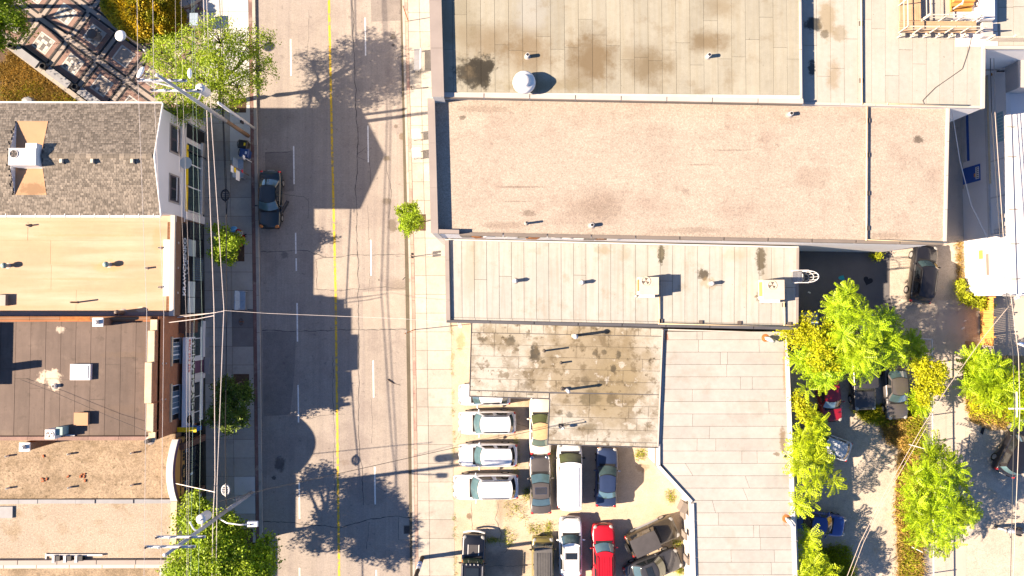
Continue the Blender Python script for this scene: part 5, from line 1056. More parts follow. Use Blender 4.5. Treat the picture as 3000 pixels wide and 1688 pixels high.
# L3 fittings
a, b = G(204, 1114, Z3 + .3), G(264, 1067, Z3 + .3); t = thing('skylight', 'white framed skylight on the brown sheet roof', 'skylight', ((a.x+b.x)/2, (a.y+b.y)/2, Z3)); MB().box(a.x, a.y, Z3 - .01, b.x, b.y, Z3 + .28).build('frame', 'white_metal', t); MB().box(a.x + .14, a.y + .12, Z3 + .27, b.x - .14, b.y - .12, Z3 + .31).build('pane', 'tile_panel', t)
a, b = G(216, 1247, Z3 + .35), G(258, 1209, Z3 + .35); t = thing('roof_hatch', 'brown square roof hatch on the brown sheet roof', 'hatch', ((a.x+b.x)/2, (a.y+b.y)/2, Z3)); MB().box(a.x + .04, a.y + .04, Z3 - .01, b.x - .04, b.y - .04, Z3 + .3).build('curb', 'coping_brown', t); MB().box(a.x, a.y, Z3 + .3, b.x, b.y, Z3 + .36).build('lid', 'deck_tan', t)
a, b = G(131, 1287, Z3 + .9), G(160, 1259, Z3 + .9); t = thing('fan_unit', 'white condenser with round fan on the brown sheet roof', 'air unit', ((a.x+b.x)/2, (a.y+b.y)/2, Z3)); MB().box(a.x, a.y, Z3 + .1, b.x, b.y, Z3 + .9).build('casing', 'white_metal', t); MB().box(b.x, a.y + .25, Z3 + .05, b.x + .45, b.y + .15, Z3 + .75).build('coil_box', 'vent_teal', t); MB().box(a.x - .05, a.y + .05, Z3 - .01, b.x + .9, a.y + .18, Z3 + .1).build('skid', 'galv', t); MB().box(a.x - .05, b.y - .18, Z3 - .01, b.x + .3, b.y - .05, Z3 + .1).build('skid', 'galv', t); cx, cy = (a.x+b.x)/2, (a.y+b.y)/2; MB().lathe((cx, cy, Z3 + .899), [(.28, 0), (.28, .03), (.25, .03), (.25, .008)], 18).build('fan_ring', 'galv', t); MB().lathe((cx, cy, Z3 + .902), [(.245, 0), (.245, .004)], 18).build('fan_well', 'black_metal', t)
for k in range(3): q = k*2.09; MB().add([(cx, cy, Z3 + .915), (cx + .22*math.cos(q), cy + .22*math.sin(q), Z3 + .92), (cx + .22*math.cos(q+.8), cy + .22*math.sin(q+.8), Z3 + .912)], [(0, 1, 2)]).build('fan_blade', 'cast_iron', t)
pipe_vent(163, 1131, Z3, .13, .28, 'flash_white', 'white ringed pipe in the pale tar patch'); pipe_vent(440, 1290, Z3 + .2, .16, .55, 'cast_iron', 'dark chimney pot at the street corner of the brown roof')
def chimney(px, py, z0, z1, sx, sy, label, mt='wall_brick_brown', top='white_metal'):
    c = G(px, py, z1); t = thing('chimney', label, 'chimney', (c.x, c.y, z0)); MB().obox(c.x, c.y, z0 - .1, sx, sy, z1 - z0).build('stack', mt, t); MB().obox(c.x, c.y, z1 - .1, sx + .12, sy + .12, .1).build('cap', top, t); MB().lathe((c.x, c.y, z1), [(.16, 0), (.15, .28), (.1, .3)], 12).build('pot', 'galv', t)
chimney(286, 944, Z3, Z3 + 1.2, .62, .5, 'brick chimney with white cap on the wall above the brown roof'); chimney(71, 1310, Z4, Z4 + 2.9, .62, .5, 'brick chimney with white cap beside the fan unit')
c = G(-40, 1010, Z3); t = thing('roof_bulkhead', 'stair bulkhead with a brick chimney on the brown sheet roof', 'bulkhead', (c.x - .3, c.y, Z3)); xb_ = G(-6, 1000, Z3).x - .9; y0_, y1_ = G(-6, 1132, Z3).y, G(-6, 958, Z3).y; MB().box(xb_ - 2.5, y0_, Z3 - .01, xb_, y1_, Z3 + 1.0).build('wall', 'wall_brick_brown', t); MB().box(xb_ - 2.6, y0_ - .08, Z3 + 1.0, xb_ + .08, y1_ + .08, Z3 + 1.1).build('roof', 'coping_light', t); MB().obox(xb_ - .4, (y0_*.75 + y1_*.25), Z3 + 1.1, .5, .5, 1.3).build('chimney', 'wall_brick', t)
# L4 fittings
for px, py in ((25, 1335), (206, 1329), (390, 1326), (27, 1429), (207, 1427), (390, 1420)): pipe_vent(px, py, Z4, .07, .33, 'white_metal', 'thin white pipe stub standing on the weathered gravel roof', group='white pipe stubs on the weathered gravel roof', flange=False)
for i, (px, py, n) in enumerate(((128, 1336, 1), (130, 1405, 3), (200, 1396, 1), (242, 1390, 4), (250, 1408, 1))):
    for k in range(n):
        c = G(px + random.uniform(-8, 8)*(n > 1), py + random.uniform(-7, 7)*(n > 1), Z4); o = MB().obox(c.x, c.y, Z4 + .004, .20, .10, .07, random.uniform(0, 3)).build('loose_brick', 'brick_red', loc=(c.x, c.y, Z4)); tag(o, 'loose red brick lying on the weathered gravel roof', 'brick', 'loose bricks on the gravel roof')
# L5 fittings: rack of boxes
t = thing('meter_rack', 'white rack with three dark boxes on the sandy gravel roof', 'equipment rack', G(215, 1632, Z5)); 
a, b = G(130, 1628, Z5 + .25), G(298, 1628, Z5 + .25); MB().bar((a.x, a.y, Z5 + .12), (b.x, b.y, Z5 + .12), .12, .12).build('rail', 'flash_white', t); MB().bar((a.x, a.y + .1, Z5 + .05), (a.x, a.y - .4, Z5 + .05), .1, .1).build('foot', 'flash_white', t)
for px in (170, 203, 236): c = G(px, 1632, Z5); MB().obox(c.x - .15, c.y - .05, Z5 + .02, .18, .5, .3).build('plate', 'flash_white', t); MB().obox(c.x + .18, c.y, Z5 + .01, .3, .36, .32).build('box', 'black_metal', t)
c = G(18, 1500, Z5); tag(MB().obox(c.x, c.y, Z5, 1.1, .85, .12).build('roof_hatch', 'bench_grey', loc=(c.x, c.y, Z5)), 'grey flat hatch on the sandy gravel roof', 'hatch')
# junk on wall between C and F
t = thing('pipe_bundle', 'bundle of white bent pipes and brackets at the shop corner over the pavement', 'pipes', (*XY(1345, 955, 0), Z_LOT)); c = G(1340, 950, 3.6)
for k in range(3): MB().tube([(c.x + .1*k, c.y + .3, .1), (c.x + .1*k, c.y + .3, 3.5), (c.x + .1*k + .1, c.y, 3.9), (c.x + .1*k + .15, c.y - .25, 3.6)], .04, 8).build('pipe', 'flash_white', t)
# ================================================================== vehicles
def paint(name, c, rough=.32, coat=.8, metal=.0):
    mat(name, c, rough, noise=((1.2, .10, 3), (4, .05, 3)), coord='O', coat=coat, metal=metal, spec=.5)
for n_, c_ in (('paint_white', (.72, .72, .72)), ('paint_silver', (.52, .55, .58)), ('paint_black', (.010, .010, .013)), ('paint_teal_black', (.006, .015, .021)), ('paint_blue', (.022, .036, .085)), ('paint_bright_blue', (.012, .05, .25)),
               ('paint_red', (.42, .008, .018)), ('paint_dark_red', (.28, .008, .02)), ('paint_grey', (.075, .068, .066)), ('paint_dark_grey', (.035, .036, .042)), ('paint_beige', (.60, .55, .47)), ('paint_olive', (.14, .115, .03)), ('paint_jeep', (.008, .009, .014)), ('paint_brown', (.042, .032, .018))): paint(n_, c_)
mat('vinyl_tan', (.46, .32, .17), .7, coord='O'); mat('softtop', (.055, .052, .056), .85, coord='O', noise=((3, .1, 2),)); mat('bedliner', (.095, .092, .09), .7, coord='O'); mat('chrome', (.6, .6, .6), .15, metal=1., coord='O')
mat('tyre', (.016, .016, .017), .85, coord='O'); mat('rim', (.42, .42, .43), .35, metal=.7, coord='O'); mat('lens_red', (.45, .008, .008), .15, coord='O', coat=1.); mat('lens_amber', (.55, .16, .01), .2, coord='O', coat=1.); mat('lens_clear', (.28, .28, .27), .1, coord='O', coat=1.); mat('trim_black', (.014, .014, .015), .6, coord='O'); mat('plate_white', (.7, .7, .68), .5, coord='O')
glassmat('car_glass', (.050, .085, .095)); glassmat('car_glass_dark', (.014, .018, .022)); glassmat('car_glass_green', (.085, .105, .045)); glassmat('car_glass_sky', (.075, .135, .155))  # the sky variant has reflected sky mixed into its base colour
KIND = dict(
    sedan=dict(hood=.90, belt=.95, deck=.98, c=.20, wt=.05, rt=-.21, rb=-.36, H=1.45),
    suv=dict(hood=1.02, belt=1.08, deck=1.05, c=.22, wt=.10, rt=-.40, rb=-.455, H=1.68),
    hatch=dict(hood=.95, belt=1.0, deck=.98, c=.22, wt=.07, rt=-.34, rb=-.455, H=1.5),
    van=dict(hood=1.15, belt=1.25, deck=1.2, c=.37, wt=.25, rt=-.478, rb=-.488, H=2.1),
    box=dict(hood=1.05, belt=1.1, deck=1.05, c=.13, wt=.08, rt=-.43, rb=-.45, H=1.78))
def vehicle(name, label, cat, px, py, head, kind, L_=4.6, W_=1.8, pt='paint_white', z=Z_LOT, roof=None, sunroof=None, rails=False, ribs=0, glass='car_glass', front_glass=None, boxy=0.0, group=None, spare=False, lights='lens_clear', trim=True, **kw):
    k = dict(KIND[kind]); k.update(kw); H = k['H']
    c = G(px, py, z + .7); t = thing(name, label, cat, (c.x, c.y, z), R(head), group=group, local=True)
    hl, hw = L_/2, W_/2; cw, wt_, rt_, rb_ = k['c']*L_, k['wt']*L_, k['rt']*L_, k['rb']*L_
    ts = [-1, -.993, -.975, -.94, -.88, -.78, -.65, -.5, -.3, -.1, .1, .3, .45, .58, .7, .8, .88, .94, .975, .993, 1]
    def wid(s):
        a = abs(s); cf = (.17 if s > 0 else .12)*(1 - boxy)
        return hw*(1 - cf*max(0, (a - .62)/.38)**2.4 - (.05*(1 - .6*boxy) if a > .985 else 0))
    def top(s):
        x = s*hl
        if x > cw:
            f = (x - cw)/(hl - cw); zt = k['belt'] - .03 + (k['hood'] - .10*(1 - boxy) - k['belt'])*f**1.3
            if f > .86: zt -= (.30 if not boxy else .14)*((f - .86)/.14)**2
            return zt
        if x < rb_:
            f = (rb_ - x)/max(.01, (hl + rb_)); zt = k['deck'] - .02*f
            if f > .6: zt -= .22*((f - .6)/.4)**2
            return zt
        return k['belt']
    vs = []; fs = []; n = 14
    for s in ts:
        x = s*hl; w = wid(s); zt = top(s); e = abs(s) > .99; lo = .30 if abs(s) > .97 else .24
        ring = [(0, lo), (.80*w, lo), (.96*w, lo + .08), (w, .52), (.985*w, zt - .16), (.93*w, zt - .055), (.80*w, zt - .012), (.0, zt + (.015 if not e else 0))]
        pts = [(x, y, zz) for y, zz in ring] + [(x, -y, zz) for y, zz in ring[-2:0:-1]]
        vs += pts
    for i in range(len(ts) - 1):
        for j in range(n):
            a = i*n + j; b = i*n + (j + 1) % n; fs.append((a, b, b + n, a + n))
    fs += [tuple(range(n - 1, -1, -1)), tuple(range((len(ts)-1)*n, len(ts)*n))]
    mb = MB(); mb.add(vs, fs); mb.build('body', pt, t, True)
    # cabin rings
    bl_, bu = hw*.90, hw*(.74 if kind != 'van' else .84); bu = bu + (hw*.84 - bu)*boxy
    nf, nsd = 9, 9
    def ring(xf, xr, b, bow, z0, crown=0):
        P_ = []
        for i in range(nf): s = -1 + 2*i/(nf-1); P_.append((xf + bow*(1 - s*s) - bow*.5, b*s*(1 - .04*(1 - boxy)), z0))
        for i in range(1, nsd): s = i/nsd; P_.append((xf - bow*.5 + (xr - xf + bow*.9)*s, b*(1 - .02*(2*s - 1)**2*(1-boxy)), z0))
        for i in range(nf): s = 1 - 2*i/(nf-1); P_.append((xr - bow*.8*(1 - s*s) + bow*.4, b*s*(1 - .07*(1 - boxy)), z0))
        for i in range(1, nsd): s = 1 - i/nsd; P_.append((xf - bow*.5 + (xr - xf + bow*.9)*s, -b*(1 - .02*(2*s - 1)**2*(1-boxy)), z0))
        return P_
    bow = .17*(1 - .8*boxy)
    lo_ = ring(cw, rb_, bl_, bow*1.2, k['belt'] - .04); hi = ring(wt_, rt_, bu, bow, H - .05); N_ = len(lo_)
    mb = MB(); mb.add(lo_ + hi, [(i, (i + 1) % N_, N_ + (i + 1) % N_, N_ + i) for i in range(N_)]); mb.build('cabin', pt, t, True)
    # roof panel
    vs = []; fs = []; nr = 9
    fr = hi[:nf]; rr = hi[nf + nsd - 1: nf + nsd - 1 + nf][::-1]
    for i in range(nr + 1):
        f = i/nr
        for j in range(nf):
            a, b = fr[j], rr[j]; s = -1 + 2*j/(nf-1)
            vs.append((a[0] + (b[0]-a[0])*f, (a[1] + (b[1]-a[1])*f)*(1 + .015*math.sin(math.pi*f)), H - .05 + .055*(1 - .75*s**4)*(1 - .6*(2*f - 1)**6)))
    for i in range(nr):
        for j in range(nf - 1): a = i*nf + j; fs.append((a, a + nf, a + nf + 1, a + 1))
    mb = MB(); mb.add(vs, fs); mb.build('roof', roof or pt, t, True)
    def zroof(x): return H + .004
    # glass panels set proud of the cabin shell
    def panel(name, idx, t0, t1, mt, off=.010, e0=0., e1=0.):
        V = []; ii = idx
        for q, i in enumerate(ii):
            a, b = Vector(lo_[i % N_]), Vector(hi[i % N_]); a2, b2 = Vector(lo_[(i + 1) % N_]), Vector(hi[(i + 1) % N_])
            nr_ = (Vector(lo_[(i+1) % N_]) - Vector(lo_[(i-1) % N_])).cross(b - a).normalized()
            if nr_.dot(Vector(((a+b)/2).xy.to_3d()) - Vector(((cw+rb_)/2, 0, 0))) < 0: nr_ = -nr_
            V.append((a.lerp(b, t0) + nr_*off, a.lerp(b, t1) + nr_*off))
        m = MB(); nn_ = len(V); m.add([v[0] for v in V] + [v[1] for v in V], [(i, i + 1, nn_ + i + 1, nn_ + i) for i in range(nn_ - 1)]); return m.build(name, mt, t, True)
    panel('windshield_trim', list(range(0, nf)), .03, .99, 'trim_black', .006); r0_ = nf + nsd - 1; panel('rear_window_trim', list(range(r0_, r0_ + nf)), .14, .98, 'trim_black', .006)
    panel('windshield', list(range(0, nf)) if not boxy else list(range(0, nf)), .13, .93, front_glass or glass)
    r0 = nf + nsd - 1
    panel('rear_window', list(range(r0, r0 + nf)), .22, .93, glass)
    if kind == 'van':
        panel('side_window', list(range(nf, nf + 2)), .12, .88, 'car_glass_dark'); panel('side_window', list(range(N_ - 2, N_)), .12, .88, 'car_glass_dark')
    else:
        h2 = (nsd + 1)//2
        for base in (nf - 1, r0 + nf - 1):
            panel('side_window', list(range(base + 1, base + h2)), .14, .90, 'car_glass_dark'); panel('side_window', list(range(base + h2, base + nsd)), .14, .90, 'car_glass_dark')
    if sunroof:
        x0, x1 = sunroof; MB().box(x1*L_, -bu*.62, H - .02, x0*L_, bu*.62, H + .014).build('sunroof', 'car_glass_dark' if pt != 'paint_grey' else 'paint_dark_grey', t); MB().box(x1*L_ - .03, -bu*.66, H - .03, x0*L_ + .03, bu*.66, H + .006).build('sunroof_frame', 'chrome' if pt == 'paint_grey' else 'trim_black', t)
    if rails:
        for s in (-1, 1): MB().tube([(wt_ - .2, s*bu*.90, H - .02), (wt_ - .35, s*bu*.90, H + .05), (rt_ + .35, s*bu*.90, H + .05), (rt_ + .2, s*bu*.90, H - .02)], .022, 6).build('roof_rail', 'trim_black', t)
    for i in range(ribs):
        yy = -bu*.72 + bu*1.44*i/(ribs - 1); MB().box(rt_ + .25, yy - .022, H - .02, wt_ - .35, yy + .022, H + .022).build('roof_rib', roof or pt, t)
    # wheels, lamps, mirrors, bumpers
    wr = .35 if kind in ('box', 'van', 'suv') else .32
    for sx in (.31, -.30):
        for s in (-1, 1):
            y0, y1 = s*(hw - .20), s*(hw + .012)
            ty = MB().tube([(sx*L_, y0, wr), (sx*L_, y1, wr)], wr, 18).build('wheel', 'tyre', t); MB().tube([(sx*L_, y1 - s*.02, wr), (sx*L_, y1 + s*.012, wr)], wr*.62, 14).build('rim', 'rim', ty)
    zl = top(.94) - .13
    for s in (-1, 1):
        m = MB(); m.sph((hl*.915, s*(wid(.915) - .20), top(.915) - .05), .19, .15, .055, 12, 8, -s*.45); m.build('headlight', lights, t, True)
        m = MB(); m.sph((hl*1.0 - .14, s*(wid(.94) - .10), .62), .08, .1, .05, 8, 6); m.build('turn_lamp', 'lens_amber', t, True)
        m = MB(); m.sph((-hl + .11, s*(wid(-.96) - .12), k['deck'] - .20), .12, .16, .17, 10, 8, s*.4); m.build('taillight', 'lens_red', t, True)
        m = MB(); m.sph((cw - .38, s*(hw + .09), k['belt'] + .05), .07, .13, .08, 8, 6); m.tube([(cw - .36, s*(hw - .08), k['belt'] - .02), (cw - .38, s*(hw + .05), k['belt'] + .04)], .03, 6); m.build('mirror', pt if kind != 'van' else 'trim_black', t, True)
    m = MB(); w = wid(.95); m.prism([(hl - .16, -w*.95), (hl - .02, -w*.75), (hl + .03, 0), (hl - .02, w*.75), (hl - .16, w*.95)], .34, .52); m.build('front_bumper', 'trim_black' if boxy else pt, t)
    m = MB(); w = wid(-.95); m.prism([(-hl + .16, -w*.98), (-hl - .02, -w*.8), (-hl - .04, 0), (-hl - .02, w*.8), (-hl + .16, w*.98)], .36, .56); m.build('rear_bumper', 'trim_black' if boxy else pt, t)
    MB().box(-hl - .055, -.26, .60, -hl - .03, .26, .72).build('number_plate', 'plate_white', t)
    MB().box(cw - .02, -hw*.72, k['belt'] - .05, cw + .14, hw*.72, k['belt'] - .005).build('cowl', 'trim_black', t)
    MB().box(hl*.9, -hw*.4, top(.96) - .16, hl - .015, hw*.4, top(.96) - .06).build('grille', 'trim_black', t)
    if spare: ty = MB().tube([(-hl - .02, 0, .95), (-hl - .24, 0, .95)], .38, 18).build('spare_wheel', 'tyre', t); MB().tube([(-hl - .2, 0, .95), (-hl - .255, 0, .95)], .22, 14).build('spare_rim', 'rim', ty)
    t['_d'] = 0; del t['_d']
    return t, k, hl, hw
V = lambda *a, **k: vehicle('parked_car', *a, **k)
t, k, hl, hw = vehicle('black_sedan', 'dark teal black sedan parked at the kerb near the wheeled bins', 'car', 791, 585, -91, 'sedan', 4.65, 1.80, 'paint_teal_black', z=0.0, glass='car_glass', front_glass='car_glass_sky', lights='lens_amber')
MB().obox(.55, hw + .30, .38, 1.05, .07, .62, R(-28)).build('open_door', 'paint_black', t)
V('white compact car with its nose poking out from under the stained garage eave', 'car', 1419, 1156, 180.5, 'hatch', 4.15, 1.72, 'paint_white', rails=True, front_glass='car_glass')
V('silver roofed white station wagon with side rails beside the garage eave', 'car', 1427, 1238, 180.5, 'suv', 4.55, 1.84, 'paint_white', roof='paint_silver', rails=True, front_glass='car_glass_sky')
V('plain white crossover with black rear window between two white cars', 'car', 1429, 1333, 180, 'suv', 4.65, 1.84, 'paint_white', H=1.62, front_glass='car_glass_sky', glass='car_glass_dark')
V('largest white people carrier with long roof rails next to the weedy gap', 'car', 1423, 1426, 180.5, 'suv', 5.15, 2.0, 'paint_white', rails=True, front_glass='car_glass_sky', glass='car_glass_dark', H=1.75)
V('cream coupe with tan vinyl roof tucked under the garage eave', 'car', 1583, 1246, 90, 'sedan', 4.6, 1.74, 'paint_beige', roof='vinyl_tan', glass='car_glass_green')
V('faded grey sedan with a square sunroof beside the white van', 'car', 1583, 1419, 91.5, 'sedan', 4.6, 1.70, 'paint_grey', boxy=.45, sunroof=(-.02, -.12), front_glass='car_glass_sky', glass='car_glass', lights='chrome', rt=-.20, rb=-.38)
vehicle('cargo_van', 'long white cargo van backed beside the blue sedan', 'van', 1668, 1392, 90, 'van', 5.0, 2.02, 'paint_white', ribs=5, boxy=.25, glass='car_glass_dark', front_glass='car_glass_green')
V('dark blue sedan casting a shadow on bare tan asphalt', 'car', 1777, 1397, 88, 'sedan', 4.7, 1.76, 'paint_blue', front_glass='car_glass', glass='car_glass_sky')
t, k, hl, hw = vehicle('lifted_jeep', 'black off road vehicle with white bumper and roof bar at the driveway', 'off-roader', 1386, 1646, 88, 'box', 4.3, 1.85, 'paint_jeep', boxy=.8, lights='lens_clear', front_glass='car_glass_green', H=1.85, c=.10, wt=.06, rt=-.42, rb=-.45, spare=True)
MB().tube([(hl + .10, -.85, .62), (hl + .22, -.4, .62), (hl + .25, 0, .62), (hl + .22, .4, .62), (hl + .10, .85, .62)], .08, 8).build('bull_bar', 'white_metal', t); MB().box(.6, -.35, 1.02, 1.45, .35, 1.07).build('hood_vent', 'softtop', t)
for s in (-1, 1): MB().box(.65, s*.42 - .03, 1.02, 1.45, s*.42 + .03, 1.075).build('hood_strap', 'white_metal', t); MB().sph((.2, s*.82, 1.2), .1, .08, .06).build('marker_lamp', 'lens_amber', t)
MB().box(-1.02, -.85, 1.90, -.90, .85, 1.98).build('roof_bar', 'white_metal', t); MB().box(-.72, -.5, 1.85, -.05, .5, 1.885).build('sunroof', 'car_glass_dark', t)
for s in (-1, 1): MB().box(-1.6, s*.78 - .03, 1.83, .1, s*.78 + .03, 1.89).build('roof_rail', 'galv', t); MB().box(-.98, s*.78 - .03, 1.80, -.92, s*.78 + .03, 1.95).build('bar_bracket', 'galv', t)
for i in range(4): MB().sph((.2, -.45 + .3*i, 1.88), .07, .07, .05).build('roof_lamp', 'lens_clear', t)
V('old olive wagon with a ribbed grey roof between two parked cars', 'car', 1590, 1662, 90, 'box', 4.8, 1.74, 'paint_olive', roof='bedliner', ribs=9, boxy=.75, H=1.6, c=.40, wt=.37, rt=-.45, rb=-.47)
V('white SUV with a black sunroof facing the cargo van', 'car', 1671, 1600, 90, 'suv', 4.55, 1.84, 'paint_white', sunroof=(-.05, -.15), rails=True, front_glass='car_glass')
V('bright red SUV with ribbed roof beside the white SUV', 'car', 1768, 1625, 91, 'suv', 4.8, 1.82, 'paint_red', ribs=6, rails=True, front_glass='car_glass_sky')
t, k, hl, hw = vehicle('soft_top_jeep', 'brown off road vehicle with grey soft top angled at the garage wall', 'off-roader', 1910, 1570, 24, 'box', 4.1, 1.78, 'paint_brown', roof='softtop', boxy=.85, glass='car_glass_dark', H=1.78, spare=True, c=.10, wt=.07, rt=-.45, rb=-.47)
for s in (-1, 1): MB().box(-1.0, s*(hw + .02) - .08, .42, 1.0, s*(hw + .02) + .08, .48).build('side_step', 'bench_grey', t)
V('dark grey fastback with a marked sunroof wedged by the garage wall', 'car', 1912, 1662, 20, 'sedan', 4.6, 1.78, 'paint_dark_grey', sunroof=(-.02, -.13), glass='car_glass', front_glass='car_glass_green')
zal = Z_ALLEY + .012
V('glossy black SUV parked against the white wall in the alley', 'car', 2703, 803, 81, 'suv', 4.7, 1.86, 'paint_black', z=zal, rails=True, glass='car_glass_dark', front_glass='car_glass')
V('dark red car half hidden under the big tree', 'car', 2428, 1160, -82, 'hatch', 4.2, 1.72, 'paint_dark_red', z=zal, front_glass='car_glass')
V('black boxy off roader with flat hood under the big tree', 'car', 2527, 1120, -88, 'box', 4.4, 1.80, 'paint_dark_grey', z=zal, boxy=.7, front_glass='car_glass_green')
V('dark sedan half covered by the yellow green tree at the fence', 'car', 2624, 1143, -87, 'sedan', 4.7, 1.80, 'paint_grey', z=zal, front_glass='car_glass')
V('pale silver hatchback under the leaves beside the garage wall', 'car', 2418, 1300, 160, 'hatch', 4.0, 1.70, 'paint_silver', z=zal, glass='car_glass_dark')
V('bright blue car nosing out from under the garage wall trees', 'car', 2402, 1533, -9, 'sedan', 4.1, 1.74, 'paint_bright_blue', z=zal, glass='car_glass_dark', front_glass='car_glass_dark')
V('black SUV on the gravel past the weed bed', 'car', 2975, 1312, 62, 'suv', 4.6, 1.86, 'paint_black', z=Z_ALLEY, glass='car_glass_sky', front_glass='car_glass')
# motorcycle cut by the frame, mobility scooter on the pavement
c = G(2958, 1552, .4); t = thing('motorcycle', 'grey motorcycle with fat tank standing on pale gravel', 'motorcycle', (c.x, c.y, Z_ALLEY), R(171), local=True)
for x in (-.78, .78):
    wh = MB().tube([(x, -.07, .32), (x, .07, .32)], .32, 18).build('wheel', 'tyre', t); MB().tube([(x, -.08, .32), (x, .08, .32)], .18, 12).build('rim', 'rim', wh)
MB().sph((.22, 0, .82), .36, .19, .17, 14, 8).build('fuel_tank', 'paint_silver', t, True); MB().sph((-.42, 0, .80), .42, .17, .09, 14, 8).build('saddle', 'softtop', t, True); MB().sph((.02, 0, .48), .34, .2, .22, 12, 8).build('engine', 'galv', t, True)
MB().sph((.78, 0, .56), .34, .10, .14, 12, 6).build('front_fender', 'paint_silver', t, True); MB().sph((-.80, 0, .58), .36, .12, .15, 12, 6).build('rear_fender', 'paint_silver', t, True)
for s in (-1, 1):
    MB().tube([(.78, s*.1, .32), (.55, s*.1, .95)], .03, 8).build('fork', 'chrome', t); MB().tube([(.55, s*.02, 1.02), (.42, s*.36, 1.06), (.34, s*.44, 1.04)], .02, 8).build('handlebar', 'chrome', t); MB().sph((.44, s*.42, 1.14), .03, .08, .05).build('mirror', 'trim_black', t); MB().tube([(.0, s*.2, .35), (-.8, s*.24, .34)], .05, 8).build('exhaust', 'chrome', t); MB().sph((-.62, s*.26, .6), .24, .1, .17).build('pannier', 'trim_black', t)
MB().sph((.72, 0, .92), .12, .12, .12).build('headlight', 'lens_clear', t, True); MB().tube([(-.1, .15, .3), (-.05, .4, -.01)], .015, 6).build('kick_stand', 'trim_black', t)
c = G(704, 703, .5); t = thing('mobility_scooter', 'red mobility scooter beside the small pavement tree', 'scooter', (c.x, c.y, Z_SW), R(80), local=True)
MB().box(-.45, -.24, .14, .45, .24, .24).build('floor_pan', 'red_plastic', t); MB().sph((-.3, 0, .42), .3, .27, .2).build('rear_body', 'red_plastic', t, True); MB().box(-.45, -.24, .6, 0, .24, .7).build('seat', 'trim_black', t); MB().box(-.5, -.23, .68, -.4, .23, 1.1).build('backrest', 'trim_black', t); MB().tube([(.42, 0, .2), (.3, 0, .95)], .04, 8).build('tiller', 'trim_black', t); MB().tube([(.3, -.28, .98), (.32, 0, 1.0), (.3, .28, .98)], .025, 8).build('handlebar', 'chrome', t); MB().box(.4, -.2, .55, .68, .2, .8).build('basket', 'galv', t)
for x, s in ((-.35, -1), (-.35, 1), (.42, -1), (.42, 1)): wh = MB().tube([(x, s*.2, .13), (x, s*.29, .13)], .13, 12).build('wheel', 'tyre', t); MB().tube([(x, s*.28, .13), (x, s*.295, .13)], .07, 10).build('rim', 'rim', wh)
for s in (-1, 1): MB().sph((.3, s*.3, 1.05), .05, .06, .05).build('mirror', 'lamp_white', t)
c = G(684, 672, .3); t = tag(MB().sph((c.x, c.y, Z_SW + .2), .34, .24, .22, 12, 7, .4).build('blue_bag', 'bag_blue', loc=(c.x, c.y, Z_SW)), 'crumpled blue bag on the pavement by the scooter', 'bag')
c = G(698, 676, .2); tag(MB().sph((c.x, c.y, Z_SW + .14), .34, .14, .15, 10, 6, -.2).build('red_bag', 'red_plastic', loc=(c.x, c.y, Z_SW)), 'dark red bundle beside the blue bag', 'bag')
# ================================================================== street furniture
def bin_(px, py, mt, label, lid):
    c = G(px, py, .9); t = thing('wheeled_bin', label, 'bin', (c.x, c.y, Z_SW), R(-8), local=True)
    MB().hexa([(-.24, -.26, .04), (.26, -.26, .04), (.26, .26, .04), (-.24, .26, .04)], [(-.32, -.32, .92), (.36, -.32, .92), (.36, .32, .92), (-.32, .32, .92)]).build('body', mt, t)
    MB().hexa([(-.36, -.35, .92), (.40, -.35, .92), (.40, .35, .92), (-.36, .35, .92)], [(-.30, -.29, 1.03), (.34, -.29, 1.01), (.34, .29, 1.01), (-.30, .29, 1.03)]).build('lid', lid, t); MB().tube([(-.38, -.25, .95), (-.42, 0, .95), (-.38, .25, .95)], .03, 6).build('handle', 'black_metal', t)
    MB().box(.12, -.10, 1.012, .26, .12, 1.028).build('sticker', 'sign_yellow' if lid == 'bin_black' else 'sign_white', t)
    for s in (-1, 1): MB().tube([(-.26, s*.25, .08), (-.26, s*.3, .08)], .1, 10).build('wheel', 'tyre', t)
bin_(713, 424, 'bin_black', 'black wheeled bin with a yellow sticker by the red kerb strip', 'bin_black'); bin_(717, 449, 'bin_blue', 'black and blue wheeled bin next to an all black bin', 'bin_blue')
def bench(px, py, rot, label, mt, lw=1.6, group=None):
    c = G(px, py, .6); t = thing('street_bench', label, 'bench', (c.x, c.y, Z_SW), rot, group=group, local=True)
    for i in range(2): MB().box(-lw/2 + i*lw/2 + .01, -.02, .45, lw/2*i - .01 + (0 if i else 0) , .42, .49).build('seat_panel', mt, t)
    for i in range(2): MB().hexa([(-lw/2 + i*lw/2 + .01, .40, .5), (lw/2*i - .01, .40, .5), (lw/2*i - .01, .45, .5), (-lw/2 + i*lw/2 + .01, .45, .5)], [(-lw/2 + i*lw/2 + .01, .60, 1.0), (lw/2*i - .01, .60, 1.0), (lw/2*i - .01, .66, 1.0), (-lw/2 + i*lw/2 + .01, .66, 1.0)]).build('backrest_panel', mt, t)
    for s in (-.94, .94):
        MB().box(s*lw/2 - .03, -.02, -.01, s*lw/2 + .03, .05, .62).build('leg', 'galv', t); MB().box(s*lw/2 - .03, .38, -.01, s*lw/2 + .03, .46, .62).build('leg', 'galv', t); MB().box(s*lw/2 - .035, -.02, .62, s*lw/2 + .035, .46, .66).build('armrest', 'galv', t)
    return t
bench(712, 494, R(90), 'grey blue bench next to the wheeled bins', 'bench_blue'); bench(718, 880, R(90), 'blue grey bench facing the law office', 'bench_blue', 1.55); bench(1214, 176, R(-90), 'grey bench in tree shade beside the tall parapet building', 'bench_grey', 1.75)
